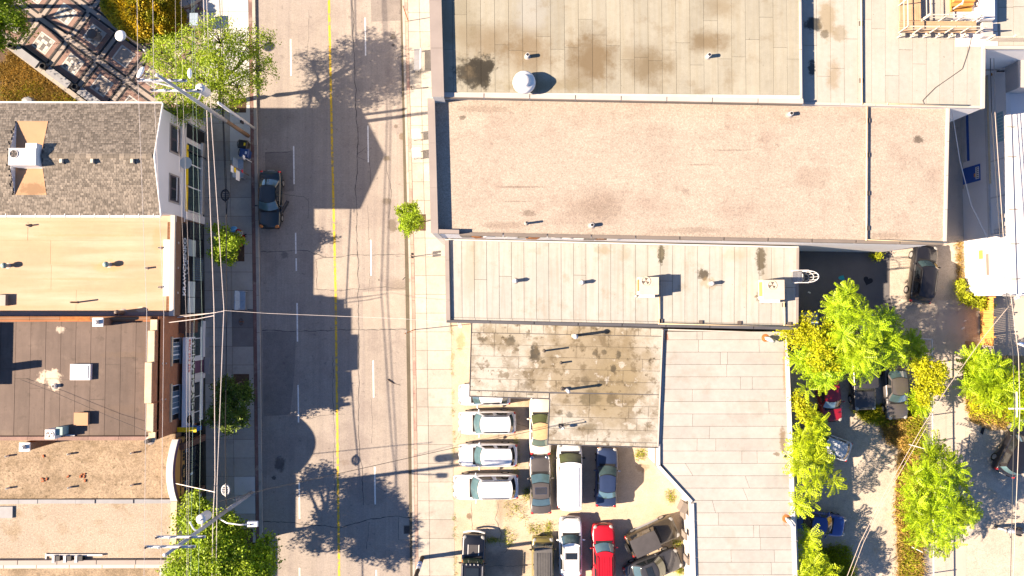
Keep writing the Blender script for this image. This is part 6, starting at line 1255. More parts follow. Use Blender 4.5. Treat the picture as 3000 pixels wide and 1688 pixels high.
def table(px, py, label):
    c = G(px, py, .7); t = thing('street_box', label, 'newspaper box', (c.x, c.y, Z_SW), R(2), local=True, group='white boxes on the sunny pavement')
    MB().box(-.30, -.34, .42, .30, .34, 1.0).build('box', 'bench_white', t); MB().hexa([(-.33, -.36, 1.0), (.33, -.36, 1.0), (.33, .36, 1.0), (-.33, .36, 1.0)], [(-.33, -.36, 1.03), (.33, -.36, 1.06), (.33, .36, 1.06), (-.33, .36, 1.03)]).build('lid', 'bench_white', t)
    for sx in (-1, 1):
        for sy in (-1, 1): MB().tube([(sx*.25, sy*.28, .42), (sx*.28, sy*.30, -.01)], .025, 6).build('leg', 'black_metal', t)
for p in ((1221, 396), (1221, 451)): table(*p, 'white box on four thin legs on the sunny pavement by the parapet')
# parking meter, signs
def signpost(px, py, h, label, plates, mt='galv', tilt=(0, 0), cat='sign post', nm='sign_post'):
    c = G(px, py, Z_SW); t = thing(nm, label, cat, (c.x, c.y, Z_SW)); top = (c.x + tilt[0], c.y + tilt[1], h); MB().tube([(c.x, c.y, Z_SW - .03), top], .035, 8).build('post', mt, t)
    for (z0, z1, wy, wx, off, m_, shp) in plates:
        f = z0/h; x, y = c.x + tilt[0]*f, c.y + tilt[1]*f
        if shp == 'o': MB().tube([(x + .05, y + off, (z0+z1)/2), (x + .07, y + off, (z0+z1)/2)], (z1 - z0)/2, 16).build('plate', m_, t)
        else: MB().box(x + .045, y + off - wy/2, z0, x + .045 + wx, y + off + wy/2, z1).build('plate', m_, t)
    return t
signpost(1209, 752, 1.25, 'twin headed parking meter on the sunny pavement', [(1.0, 1.3, .16, .16, -.13, 'black_metal', 'b'), (1.0, 1.3, .16, .16, .13, 'black_metal', 'b')], 'cast_iron', cat='parking meter', nm='parking_meter'); c = G(1209, 752, 1.2)
signpost(729, 514, 3.9, 'leaning pavement post with white yellow and red plates', [(3.4, 3.9, .5, .02, -.3, 'sign_white', 'b'), (2.9, 3.3, .4, .02, -.25, 'sign_yellow', 'o'), (2.2, 2.9, .75, .02, -.55, 'sign_white', 'b'), (1.5, 1.8, .25, .02, 0, 'sign_red', 'b')], 'pole_wood', tilt=(.0, .1))
signpost(737, 475, 2.1, 'thin white parking post beside the grey blue bench', [(1.7, 2.1, .3, .02, 0, 'sign_white', 'b')], 'white_metal')
signpost(1196, 62, 2.6, 'thin brown post with a bent top by the tall parapet building', [(2.3, 2.6, .2, .02, 0, 'galv', 'b')], 'rust', tilt=(-.05, .15)); signpost(1214, 966, 3.2, 'thin rusty post with a bent arm at the kerb by the garage', [(2.9, 3.1, .3, .02, .1, 'galv', 'b')], 'rust', tilt=(-.3, -.2)); signpost(1206, 262, .9, 'short broken post stump on the red kerb strip', [(.6, .8, .12, .06, 0, 'cast_iron', 'b')], 'cast_iron')
c = G(1237, 1634, Z_SW); t = thing('poster_pole', 'dark pole wrapped in blue and white posters at the car park driveway', 'pole', (c.x, c.y, Z_SW)); MB().tube([(c.x, c.y, Z_SW - .03), (c.x - .03, c.y, 8.5)], .17, 14, .13).build('pole', 'bark_dark', t)
for z0, z1, m_ in ((1.35, 1.7, 'sign_blue'), (1.7, 1.95, 'sign_white'), (1.95, 2.25, 'sign_blue'), (2.3, 2.75, 'sign_white')): MB().tube([(c.x - .01, c.y, z0), (c.x - .01, c.y, z1)], .178, 14).build('poster', m_, t)
c = G(707, 943, .1); t = thing('iron_ring', 'rusty iron ring cover on the dark pavement slab', 'cover', (c.x, c.y, Z_SW)); MB().tube([(c.x + .17*math.cos(a), c.y + .26*math.sin(a), Z_SW + .03) for a in [2*math.pi*i/14 for i in range(15)]], .035, 6).build('ring', 'cast_iron', t); MB().tube([(c.x - .15, c.y, Z_SW + .03), (c.x + .22, c.y, Z_SW + .03)], .03, 6).build('bar', 'rust', t)
a, b = G(557, 74, 1.2), G(579, 40, 1.2); t = thing('utility_cabinet', 'pale blue topped utility cabinet beside the planter', 'cabinet', ((a.x+b.x)/2, (a.y+b.y)/2, PZ)); MB().box(a.x, a.y, PZ - .02, b.x, b.y, 1.2).build('casing', 'wall_block', t); MB().box(a.x - .03, a.y - .03, 1.2, b.x + .03, (a.y+b.y)/2 - .01, 1.25).build('lid', 'bench_blue', t); MB().box(a.x - .03, (a.y+b.y)/2 + .01, 1.2, b.x + .03, b.y + .03, 1.25).build('lid', 'bench_blue', t)
# ================================================================== utility poles and wires
def upole(bx, by, h, label, arms, mt_lo, mt_hi, zsplit):
    c = G(bx, by, Z_SW); t = thing('utility_pole', label, 'utility pole', (c.x, c.y, Z_SW))
    MB().tube([(c.x, c.y, Z_SW - .05), (c.x, c.y, zsplit)], .165, 14, .15).build('pole_butt', mt_lo, t, True); MB().tube([(c.x, c.y, zsplit - .02), (c.x, c.y, h)], .15, 14, .10).build('pole_shaft', mt_hi, t, True)
    for (x0, x1, py, z) in arms:
        a, b = G(x0, py, z), G(x1, py, z); y = c.y + .2
        m = MB().bar((a.x, y, z), (b.x, y, z), .13, .15).build('crossarm', 'crossarm', t); 
        for f in (.03, .3, .72, .96):
            x = a.x + (b.x - a.x)*f; MB().lathe((x, y, z + .07), [(.035, 0), (.07, .05), (.04, .1), (.075, .14), (.03, .24)], 10).build('insulator', 'cast_iron' if f != .3 else 'pvc', t)
        for s in (-1, 1): MB().bar((c.x + s*.08, y - .08, z - .6), (c.x + s*.75, y - .08, z - .06), .02, .04).build('brace', 'galv', t)
    MB().lathe((c.x, c.y, h), [(.12, 0), (.12, .03), (.05, .06)], 12).build('pole_cap', 'galv', t)
    return t, c
t, c1p = upole(727, 398, 14.6, 'tall utility pole rising through the street tree by the shingled house', [(403, 547, 232, 13.0), (442, 590, 254, 11.0)], 'pole_wood', 'pole_grey', 4.6)
def transformer(t, px, py, z, hgt=1.05, r=.31):
    c = G(px, py, z + hgt); MB().lathe((c.x, c.y, z), [(r*.9, 0), (r, .05), (r, hgt - .08), (r*1.04, hgt - .06), (r*1.02, hgt), (r*.3, hgt + .05)], 20).build('transformer', 'crossarm', t, True)
    MB().tube([(c.x, c.y, z + hgt + .03), (c.x + .1, c.y, z + hgt + .22)], .05, 8).build('bushing', 'pvc', t); return c
q = transformer(t, 586, 258, 8.6); MB().bar((q.x, q.y, 9.2), (c1p.x, c1p.y, 9.2), .1, .12).build('bracket', 'galv', t)
q = G(412, 212, 12.6); MB().tube([(c1p.x, c1p.y, 12.2), (q.x, q.y - .4, 12.6)], .05, 8).build('lamp_arm', 'white_metal', t); MB().sph((q.x, q.y, 12.6), .16, .42, .10, 12, 8, R(-28)).build('lamp_head', 'lamp_white', t, True)
q = G(556, 215, 11.6); MB().sph((q.x, q.y, 11.6), .13, .35, .16).build('cutout_switch', 'lamp_white', t)
t = thing('riser_conduit', 'white metal riser conduit beside the wooden utility pole', 'conduit', G(744, 376, Z_SW)); c = G(744, 376, Z_SW); MB().tube([(c.x, c.y, Z_SW - .03), (c.x, c.y, 7.0)], .11, 12).build('conduit', 'white_metal', t, True); MB().obox(c.x, c.y - .18, 2.4, .12, .2, .5).build('junction_box', 'black_metal', t)
t, c2p = upole(737, 1444, 14.0, 'tall grey utility pole with transformer and street light by the arched shop', [(457, 601, 1586, 11.3), (426, 572, 1608, 13.1)], 'pole_grey', 'pole_grey', 5.0)
q = transformer(t, 588, 1522, 8.4); MB().bar((q.x, q.y, 9.1), (c2p.x, c2p.y, 9.1), .1, .12).build('bracket', 'galv', t)
q = G(739, 1536, 7.2); MB().tube([(c2p.x, c2p.y, 6.6), (c2p.x + (q.x - c2p.x)*.35, c2p.y + (q.y - c2p.y)*.7, 7.2), (c2p.x + (q.x - c2p.x)*.7, c2p.y + (q.y - c2p.y)*.95, 7.35), (q.x - .25, q.y, 7.25)], .05, 8).build('lamp_arm', 'white_metal', t, True); MB().hexa([(q.x - .35, q.y - .2, 7.1), (q.x + .38, q.y - .2, 7.1), (q.x + .38, q.y + .2, 7.1), (q.x - .35, q.y + .2, 7.1)], [(q.x - .32, q.y - .17, 7.27), (q.x + .34, q.y - .17, 7.24), (q.x + .34, q.y + .17, 7.24), (q.x - .32, q.y + .17, 7.27)]).build('lamp_head', 'lamp_white', t); MB().lathe((q.x - .1, q.y, 7.26), [(.06, 0), (.06, .1), (.02, .12)], 10).build('photocell', 'black_metal', t)
q = G(556, 1530, 10.2); MB().tube([(q.x, q.y, 10.2), (q.x + .1, q.y - .6, 9.8), (c2p.x, c2p.y, 9.6)], .05, 8).build('cutout_switch', 'lamp_white', t)
MB().obox(c2p.x - .1, c2p.y + .22, 2.6, .2, .3, .7).build('meter_box', 'galv', t)
def wire(label, pts, r, mt, sag=.0, group=None):
    P_ = [G(*p) for p in pts]; out = []
    for a, b in zip(P_[:-1], P_[1:]):
        for i in range(8): f = i/8; p = a.lerp(b, f); p.z -= sag*4*f*(1 - f); out.append(p)
    out.append(P_[-1]); c = out[0]
    return tag(MB().tube(out, r, 5).build('overhead_wire', mt, loc=c), label, 'wire', group)
gth = 'thin wires along the street'
for pts in ([(400, -150, 13.2), (404, 232, 13.2), (430, 920, 12.8), (423, 1605, 13.2), (420, 1850, 13.2)], [(446, -150, 13.2), (450, 232, 13.2), (480, 920, 12.7), (472, 1605, 13.2), (468, 1850, 13.2)]): wire('thin wire strung high above the shingled and cream roofs', pts, .013, 'wire_light', group=gth)
for i, (x0, x1, x2, x3, z, m_) in enumerate(((512, 516, 545, 548, 11.2, 'wire_light'), (528, 535, 557, 552, 11.2, 'wire_light'), (560, 565, 569, 560, 11.2, 'wire_green'), (565, 573, 592, 583, 11.2, 'wire_green'))): wire('middle height wire over the law office and dry cleaner fronts', [(x0, -150, z), (x1, 252, z), (x2, 920, z - .5), (x3, 1586, z), (x3 - 4, 1850, z)], .007, m_, group='wires over the shop fronts')
wire('straighter thick pale cable over the shop front pavement', [(592, -150, 6.6), (606, 330, 6.6), (627, 905, 6.1), (630, 1400, 6.4), (624, 1520, 6.6), (618, 1850, 6.6)], .027, 'wire_light'); wire('thick pale cable bowing towards the kerb over the shop front pavement', [(600, -150, 6.6), (618, 330, 6.6), (656, 905, 6.0), (636, 1420, 6.5), (632, 1850, 6.6)], .024, 'wire_light')
wire('black telephone cable carrying two cable coils', [(640, -150, 4.9), (652, 330, 4.9), (663, 620, 4.6), (664, 920, 4.4), (660, 1300, 4.7), (664, 1540, 4.9), (668, 1850, 4.9)], .032, 'wire_black'); wire('thinner black telephone cable ending at the black coil', [(648, -150, 4.95), (655, 345, 4.95), (666, 590, 4.7), (664, 640, 4.7)], .025, 'wire_black')
wire('pale twisted service cable crossing the road to the cream roofed shop', [(525, 925, 5.6), (627, 917, 6.1), (660, 910, 6.1), (780, 918, 5.6), (980, 926, 5.1), (1180, 934, 4.9), (1320, 945, 4.6)], .014, 'wire_light'); wire('service cable from the dry cleaner to the street cables', [(495, 945, 6.2), (575, 935, 6.2), (627, 925, 6.1)], .03, 'wire_light'); wire('service cable from the law office to the street cables', [(520, 930, 5.6), (596, 921, 6.0), (656, 912, 6.0)], .025, 'wire_light')
wire('thin black wire slanting over the road to the garage mast', [(640, 1470, 7.2), (780, 1434, 6.9), (1000, 1386, 6.2), (1250, 1330, 5.4), (1500, 1275, 4.9), (1640, 1246, 4.7)], .02, 'wire_black'); wire('pale guy wire from the arched parapet to the pole cables', [(512, 1416, 4.7), (630, 1442, 8.0)], .03, 'wire_light'); wire('thin black wire lying over the brown roof', [(60, 1112, 6.5), (160, 1150, 6.6), (320, 1220, 6.7), (445, 1270, 7.0)], .012, 'wire_black')
def coil(px, py, z, ln, wd, mt, label):
    c = G(px, py, z); t = thing('cable_coil', label, 'cable coil', c); P_ = []
    for i in range(25):
        a = 2*math.pi*i/24; P_.append((c.x + wd*math.sin(a)*(1 + .0*math.cos(a)) * (1 - .35*(1 - math.cos(a))/2*0) * (.62 + .38*math.cos(a*.5)**2 if False else 1), c.y + ln*(math.cos(a) if math.cos(a) > 0 else math.cos(a)), c.z))
    MB().tube(P_, .055, 8).build('coil', mt, t, True); MB().tube([(c.x, c.y + ln*1.35, c.z), (c.x, c.y - ln*1.35, c.z)], .035, 6).build('strap', mt, t)
    for k in range(-2, 3): MB().tube([(c.x - wd*.85*math.cos(k*.45), c.y + k*ln*.35, c.z + .02), (c.x + wd*.85*math.cos(k*.45), c.y + k*ln*.35, c.z + .02)], .03, 6).build('spoke', mt, t)
coil(660, 572, 4.65, .40, .30, 'wire_black', 'black teardrop cable coil hung on the wires by the parked sedan'); coil(661, 1436, 4.75, .36, .27, 'crossarm', 'pale spoked cable coil hung on the wires by the arched shop')
# alley wires and mast
D1 = onD(868, 0); t = thing('roof_mast', 'service mast with white insulators at the corner of the whitewashed building', 'mast', (D1.x, D1.y, ZD)); mp = G(2980, 866, ZD + 1.2); MB().tube([(mp.x, mp.y, ZD - .2), (mp.x, mp.y, ZD + 1.3)], .05, 8).build('mast', 'galv', t); MB().box(D1.x + .05, D1.y, ZD - .35, mp.x + .1, D1.y + .12, ZD - .2).build('bracket', 'galv', t); MB().bar((mp.x, D1.y + .06, ZD - .25), (mp.x, mp.y, ZD - .15), .08, .08).build('bracket', 'galv', t)
for k in range(4): MB().sph((mp.x + .05 + .12*(k % 2), mp.y + .1*k - .2, ZD + 1.0 + .1*k), .11, .11, .13).build('insulator', 'lamp_white', t)
wire('pale cable bundle slanting from the roof mast down over the alley', [(2985, 862, 6.7), (2880, 990, 6.6), (2780, 1130, 6.6), (2700, 1255, 6.6), (2600, 1430, 6.6), (2520, 1590, 6.6), (2470, 1720, 6.6)], .022, 'wire_tan'); wire('second thinner cable slanting down over the alley', [(2715, 1250, 6.6), (2610, 1430, 6.6), (2530, 1590, 6.6), (2482, 1720, 6.6)], .018, 'wire_tan')
for i, (x0, x1, x2, x3) in enumerate(((2905, 2930, 2968, 2960), (2915, 2940, 2984, 2968))): wire('dark paired cable running along the whitewashed wall', [(x0 - 6, 60, 6.8), (x0, 330, 6.8), (x1, 700, 6.8), (x2, 1040, 6.8), (x2 + 4, 1200, 6.9), (x3, 1720, 6.8)], .024, 'wire_tan' if i else 'wire_black', group='cables along the whitewashed wall')
wire('thin cable sagging from the gravel roof to the whitewashed wall', [(2790, 330, 8.2), (2812, 470, 6.8), (2845, 600, 5.8), (2900, 712, 5.1)], .025, 'wire_light')
t = thing('wire_bracket', 'white crossarm bracket on the alley cables over the weed bed', 'bracket', G(2975, 1197, 6.8)); q = G(2975, 1197, 6.8); MB().bar((q.x - .5, q.y, 6.85), (q.x + .8, q.y, 6.85), .1, .1).build('arm', 'white_metal', t); MB().tube([(q.x, q.y + 1.2, 6.95), (q.x + .05, q.y - .6, 6.85)], .05, 6).build('splice', 'white_metal', t)
# ---------------------------------------------------------------- fences
fa, fb = G(2697, 992, 0), G(2702, 1760, 0)
cf = thing('chain_link_fence', 'galvanised chain link fence along the alley car spaces', 'fence', (fa.x, fa.y, Z_ALLEY)); HF = 1.5; n = 11
for i in range(n): p = fa.lerp(fb, i/(n - 1)); MB().tube([(p.x, p.y, Z_ALLEY - .02), (p.x, p.y, HF + .08)], .04, 8).build('post', 'galv', cf)
MB().tube([(fa.x, fa.y, HF), (fb.x, fb.y, HF)], .04, 8).build('top_rail', 'white_metal', cf); MB().tube([(fa.x, fa.y, .12), (fb.x, fb.y, .12)], .012, 6).build('bottom_wire', 'galv', cf)
fc_ = G(2655, 990, 0); MB().tube([(fa.x, fa.y, HF), (fc_.x, fc_.y, HF)], .035, 8).build('top_rail', 'white_metal', cf); MB().tube([(fc_.x, fc_.y, Z_ALLEY - .02), (fc_.x, fc_.y, HF)], .035, 8).build('post', 'galv', cf)
m = MB(); ln = (fb - fa).length; dv = (fb - fa).normalized(); st_ = .16; k = 0
while k*st_ < ln:
    a = fa + dv*(k*st_)
    for sg in (1, -1):
        e_ = k*st_ + sg*HF
        if e_ < 0 or e_ > ln: continue
        b = fa + dv*e_; m.add([(a.x - .004, a.y, .12), (a.x + .004, a.y, .12), (b.x + .004, b.y, HF), (b.x - .004, b.y, HF)], [(0, 1, 2, 3)])
    k += 1
tag(m.build('chain_mesh', 'galv', cf), kind='stuff')
for (x, y, dx) in ((2694, 1193, 1.0), (2690, 1310, 1.4), (2688, 1400, .9), (2690, 1612, .8)): p = G(x, y, HF); MB().tube([(p.x - dx*.4, p.y + .15, HF - .3), (p.x + dx*.4, p.y - .15, HF + .05)], .03, 6).build('brace', 'white_metal', cf)
pf = thing('picket_fence', 'orange timber picket fence throwing a slatted shadow beside the alley', 'fence', G(2870, 960, 0)); p0 = G(2869, 872, 0); p1 = G(2870, 1042, 0); n = 33
for i in range(n):
    f = i/n; p = p0.lerp(p1, f); hh = 1.62 + random.uniform(-.04, .04)
    MB().box(p.x - .012, p.y - .118, Z_ALLEY + .03, p.x + .014, p.y, hh).build('picket', 'wood_orange' if i < 27 else 'wood_grey', pf)
for zz in (.4, 1.25): MB().bar((p0.x + .05, p0.y, zz), (p1.x + .05, p1.y, zz), .05, .09).build('rail', 'wood_orange', pf)
for f in (0, .34, .67, 1): p = p0.lerp(p1, f); MB().obox(p.x + .1, p.y, 0, .1, .1, 1.7).build('post', 'wood_orange', pf)
pt = struct('patio', MB().prism(GP([(2880, 872), (3300, 872), (3300, 1042), (2880, 1042)], 0), -.05, Z_ALLEY + .012), 'alley_concrete')
q = G(2996, 1012, 1.9); t = thing('parasol', 'closed white and blue parasol leaning behind the picket fence', 'parasol', (q.x + .3, q.y - .2, Z_ALLEY)); MB().tube([(q.x + .5, q.y - .1, Z_ALLEY), (q.x, q.y, 2.0)], .03, 8).build('pole', 'galv', t); MB().tube([(q.x - .5, q.y + .15, 2.0), (q.x + .6, q.y - .1, 1.6)], .03, 10, .2).build('canopy', 'sign_white', t, True); MB().tube([(q.x - .3, q.y + .2, 1.95), (q.x + .6, q.y + .1, 1.6)], .02, 8, .1).build('stripe', 'sign_blue', t, True)
# blue tarpaulin box under the tree by the shop
q = G(2345, 925, .6); t = thing('tarp_box', 'pale teal covered box half under the leaves behind the shop', 'box', (q.x, q.y, Z_ALLEY)); MB().box(q.x - .1, q.y - .9, Z_ALLEY, q.x + 1.3, q.y + .2, .75).build('box', 'wood_grey', t); MB().hexa([(q.x - .15, q.y - .95, .75), (q.x + 1.35, q.y - .95, .75), (q.x + 1.35, q.y + .25, .75), (q.x - .15, q.y + .25, .75)], [(q.x - .1, q.y - .9, .82), (q.x + 1.3, q.y - .9, .88), (q.x + 1.3, q.y + .2, .88), (q.x - .1, q.y + .2, .82)]).build('cover', 'bench_blue', t)
# ================================================================== plants
def unit(n):
    v = rng.normal(size=(n, 3)); return v / np.linalg.norm(v, axis=1, keepdims=True)
def leaf_quads(cent, size, asp, up=.5, fold=.25, dirs=None):
    """folded rhombic leaves; returns verts, quads"""
    n = len(cent); d = unit(n) if dirs is None else dirs
    d = d * np.array([1, 1, .55]); d /= np.linalg.norm(d, axis=1, keepdims=True)
    nr = unit(n) + np.array([0, 0, up*2.2]); s = np.cross(d, nr); s /= (np.linalg.norm(s, axis=1, keepdims=True) + 1e-9); nn_ = np.cross(s, d)
    sz = (size*rng.uniform(.65, 1.35, n))[:, None]
    b = cent - d*sz*.5; tp = cent + d*sz*.5; l = cent - s*sz*asp*.5 + nn_*sz*fold*.25; r = cent + s*sz*asp*.5 + nn_*sz*fold*.25
    vs = np.stack([b, r, tp, l], 1).reshape(-1, 3); q = np.arange(4*n).reshape(-1, 4); return vs, q
def limb(m, a, b, r0, r1, bend=.15, n=6):
    a = Vector(a); b = Vector(b); d = b - a; off = Vector((random.uniform(-1, 1), random.uniform(-1, 1), random.uniform(.2, 1)))*d.length*bend
    m.tube([a.lerp(b, i/n) + off*math.sin(math.pi*i/n)*.5 + Vector((random.uniform(-1, 1), random.uniform(-1, 1), 0))*d.length*.015 for i in range(n + 1)], r0, 8, r1)
def tree(name, label, base, blobs, leaf, nclus, nleaf, sig=.24, size=.17, asp=.45, trunk=.16, bark='bark', zb=Z_SW, group=None, flat=.8, fork=.45, cat='tree', minrad=.25, up=.5, open_=1.0, twigs=True):
    b0 = G(*base, zb); t = thing(name, label, cat, (b0.x, b0.y, zb - .02), group=group)
    B_ = [(np.array(G(x, y, z)), r) for x, y, z, r in blobs]
    cm = sum(c for c, r in B_)/len(B_); zf = zb + (min(c[2] - r*.5 for c, r in B_) - zb)*.9; zf = max(zf, zb + .6)
    fk = Vector((b0.x + (cm[0]-b0.x)*fork*.6, b0.y + (cm[1]-b0.y)*fork*.6, zf))
    m = MB(); limb(m, (b0.x, b0.y, zb - .04), fk, trunk, trunk*.72, .08); m.build('trunk', bark, t, True)
    m = MB(); cl = []
    tot = sum(r**2 for c, r in B_)
    for c, r in B_:
        limb(m, fk, Vector(c) - Vector((0, 0, r*.3)), trunk*.55, trunk*.16, .18)
        k = max(4, int(nclus*r**2/tot)); u = unit(k)*(rng.uniform(minrad**3, 1, k)**(1/3))[:, None]
        u[:, 2] *= flat; p = c + u*r*open_
        cl.append(p)
        if twigs:
            for q in p[:: max(1, k//14)]: limb(m, Vector(c) - Vector((0, 0, r*.25)), Vector(q), trunk*.16, trunk*.04, .1, 4)
    m.build('limbs', bark, t, True)
    cl = np.concatenate(cl); cl = cl[cl[:, 2] > zb + .35]
    cc_ = np.repeat(cl, nleaf, 0) + rng.normal(size=(len(cl)*nleaf, 3))*np.array([sig, sig, sig*.55])
    vs, q = leaf_quads(cc_, size, asp, up); fast_mesh('crown', vs, q, leaf, t)
    return t
def sumac_leaf(n_pairs=7, ln=.72, wd=.27):
    """one pinnate leaf along +x, drooping; returns verts (k,3)"""
    V_ = []; 
    for i in range(n_pairs):
        f = .22 + .78*i/(n_pairs - 1); x = ln*f; z = .10*math.sin(f*2.4) - .20*f*f; ll = wd*.5*(1 - .45*abs(f - .5)); w_ = .046
        for s in (-1, 1):
            V_ += [(x, s*.004, z), (x + w_ + ll*.18, s*ll*.5, z + .006), (x + ll*.34, s*ll, z - .028), (x - w_*.7 + ll*.12, s*ll*.5, z + .006)]
    V_ += [(ln*.98, 0, -.1), (ln*1.06, .03, -.125), (ln*1.16, 0, -.16), (ln*1.06, -.03, -.125)]
    V_ += [(0, -.006, 0), (ln*.55, -.005, .085), (ln, 0, -.10), (ln*.55, .005, .085)]
    return np.array(V_)
SL = sumac_leaf()
def sumac(label, base, blobs, nros, leaf='leaf_sumac', zb=Z_ALLEY, group=None, scale=1.0, shape='shell', nl=(7, 11), name='sumac_tree'):
    b0 = G(*base, zb); t = thing(name, label, 'tree', (b0.x, b0.y, zb - .02), group=group); B_ = [(np.array(G(x, y, z)), r) for x, y, z, r in blobs]
    m = MB(); mt_ = MB(); zmin = min(c[2] - r*.6 for c, r in B_); cm = sum(c for c, r in B_)/len(B_); fk = Vector((b0.x*.6 + cm[0]*.4, b0.y*.6 + cm[1]*.4, max(zb + .5, zmin*.7)))
    limb(mt_, (b0.x, b0.y, zb - .04), fk, .11, .08, .06); mt_.build('trunk', 'bark', t, True)
    allv = []; tot = sum(r*r for c, r in B_)
    for c, r in B_:
        limb(m, fk, Vector(c) - Vector((0, 0, r*.4)), .06, .03, .15)
        k = max(3, int(.62*nros*r*r/tot)); u = unit(k); u[:, 2] = np.abs(u[:, 2])*.9 - .15; u /= np.linalg.norm(u, axis=1, keepdims=True); rad = rng.uniform(.55, 1.0, k)[:, None]
        P_ = c + u*rad*r*np.array([1, 1, .75])
        for i in range(k):
            p = P_[i]
            if p[2] < zb + .4: p[2] = zb + .4 + rng.uniform(0, .3)
            if i % 3 == 0: limb(m, Vector(c) - Vector((0, 0, r*.3)), Vector(p), .025, .012, .1, 4)
            n_l = rng.integers(*nl); a0 = rng.uniform(0, 6.28); ax = u[i]*.45 + np.array([0, 0, 1.]); ax /= np.linalg.norm(ax)
            t1 = np.cross(ax, [1, 0, 0.]); t1 /= np.linalg.norm(t1); t2 = np.cross(ax, t1)
            for j in range(n_l):
                a = a0 + 2*math.pi*j/n_l + rng.uniform(-.2, .2); el = rng.uniform(-.05, .55); sc_ = scale*rng.uniform(.95, 1.4)
                h = t1*math.cos(a) + t2*math.sin(a); ex = h*math.cos(el) + ax*math.sin(el); ey = np.cross(ax, h); ez = np.cross(ex, ey); tw = rng.uniform(-.5, .5); ey2 = ey*math.cos(tw) + ez*math.sin(tw); ez2 = np.cross(ex, ey2)
                allv.append(p + (SL*sc_) @ np.stack([ex, ey2, ez2]))
    m.build('limbs', 'bark', t, True); vs = np.concatenate(allv); fast_mesh('crown', vs, np.arange(len(vs)).reshape(-1, 4), leaf, t); return t
def tufts(name, mt, polys, n, h, wd, z, parent=None, label=None, lean=.5, kind='stuff', cat='grass', dens=None):
    """blade tufts scattered in photo-pixel quads"""
    C_ = []
    for q in polys:
        q = [np.array(G(x, y, z)) for x, y in q]; k = max(2, int(n/len(polys)))
        a = rng.uniform(0, 1, k)[:, None]; b = rng.uniform(0, 1, k)[:, None]
        C_.append((q[0]*(1-a) + q[1]*a)*(1-b) + (q[3]*(1-a) + q[2]*a)*b)
    C_ = np.concatenate(C_); nb = 9; n_ = len(C_)*nb
    base = np.repeat(C_, nb, 0) + rng.normal(size=(n_, 3))*np.array([wd*1.6, wd*1.6, 0])
    d = rng.normal(size=(n_, 3))*lean; d[:, 2] = rng.uniform(.5, 1, n_); d /= np.linalg.norm(d, axis=1, keepdims=True); hh = h*rng.uniform(.5, 1.4, n_)[:, None]
    s = np.cross(d, unit(n_)); s /= np.linalg.norm(s, axis=1, keepdims=True); w_ = wd*.16*rng.uniform(.6, 1.4, n_)[:, None]
    tip = base + d*hh - np.array([0, 0, 1])*hh*.12; mid = base + d*hh*.55
    vs = np.stack([base - s*w_*.5, mid - s*w_, tip, mid + s*w_], 1).reshape(-1, 3); vs[:, 2] = np.maximum(vs[:, 2], z + .002)
    o = fast_mesh(name, vs, np.arange(len(vs)).reshape(-1, 4), mt, parent)
    if label: tag(o, label, cat, None, kind)
    else: tag(o, kind=kind)
    return o
# street trees
random.seed(12)
tree('locust_tree', 'airy light green street tree beside the shingled house and its tall pole', (690, 297), [(500, 190, 6.0, 1.7), (560, 150, 6.4, 1.7), (640, 120, 5.6, 1.8), (720, 130, 5.0, 1.5), (745, 200, 5.0, 1.6), (690, 250, 4.8, 1.6), (600, 230, 6.2, 1.9), (520, 270, 5.6, 1.6), (560, 320, 5.2, 1.3), (640, 310, 4.2, 1.0), (470, 150, 5.6, 1.1), (790, 120, 4.6, .6), (640, 190, 6.6, 1.4), (505, 330, 5.0, 1.0)], 'leaf_locust', 600, 36, .23, .16, .42, .2, 'bark_dark', open_=1.05)
tree('street_tree', 'leafy green street tree around the utility pole with the street light', (706, 1588), [(600, 1560, 5.4, 1.3), (560, 1640, 5.6, 1.7), (640, 1620, 5.6, 1.8), (680, 1560, 4.8, 1.2), (710, 1660, 5.2, 1.7), (770, 1640, 4.6, 1.2), (620, 1700, 5.8, 2.0), (540, 1520, 4.6, .9), (560, 1470, 4.4, .7), (780, 1590, 4.4, .6), (730, 1720, 5.2, 1.8), (520, 1690, 5., 1.2), (660, 1540, 5.2, 1.0), (600, 1490, 4.6, .6)], 'leaf_green', 760, 44, .23, .18, .55, .2, 'bark_dark')
tree('small_pavement_tree', 'small yellow green tree beside the red mobility scooter', (694, 742), [(640, 690, 2.9, .8), (665, 715, 3.3, .85), (640, 745, 3.0, .75), (695, 705, 2.6, .55), (670, 750, 2.8, .6)], 'leaf_green', 130, 38, .16, .15, .6, .07)
tree('small_dark_tree', 'rounded dark green tree in front of the dry cleaner', (708, 1118), [(655, 1140, 3.2, .95), (705, 1170, 3.2, 1.0), (650, 1200, 3.4, 1.0), (690, 1220, 3.2, .95), (720, 1140, 2.8, .6), (620, 1225, 2.8, .6), (660, 1250, 2.6, .6)], 'leaf_deep', 190, 40, .17, .16, .6, .08)
t = tree('small_bright_tree', 'small bright green round tree alone on the sunny kerb', (1228, 652), [(1185, 622, 3.0, .6), (1205, 640, 3.4, .8), (1192, 668, 3.0, .6), (1212, 615, 2.9, .5), (1220, 655, 2.8, .5), (1198, 650, 3.5, .6)], 'leaf_green', 120, 40, .14, .14, .6, .06)
c = G(1188, 660, 3.3); m = MB()
for i in range(9): m.sph((c.x + random.uniform(-.3, .7), c.y + random.uniform(-.4, .5), 3.2 + random.uniform(0, .3)), .05, .05, .04, 6, 4)
m.build('blossom', 'flower_red', t)
tree('corner_tree', 'deep green tree at the end of the stone bench row', (20, 20), [(10, 30, 4.6, 1.6), (-40, 70, 4.4, 1.6), (50, 70, 4.0, 1.0), (-60, -20, 4.6, 2.0), (30, -40, 4.2, 1.4), (5, 110, 3.8, .9)], 'leaf_green', 330, 38, .24, .18, .55, .2)
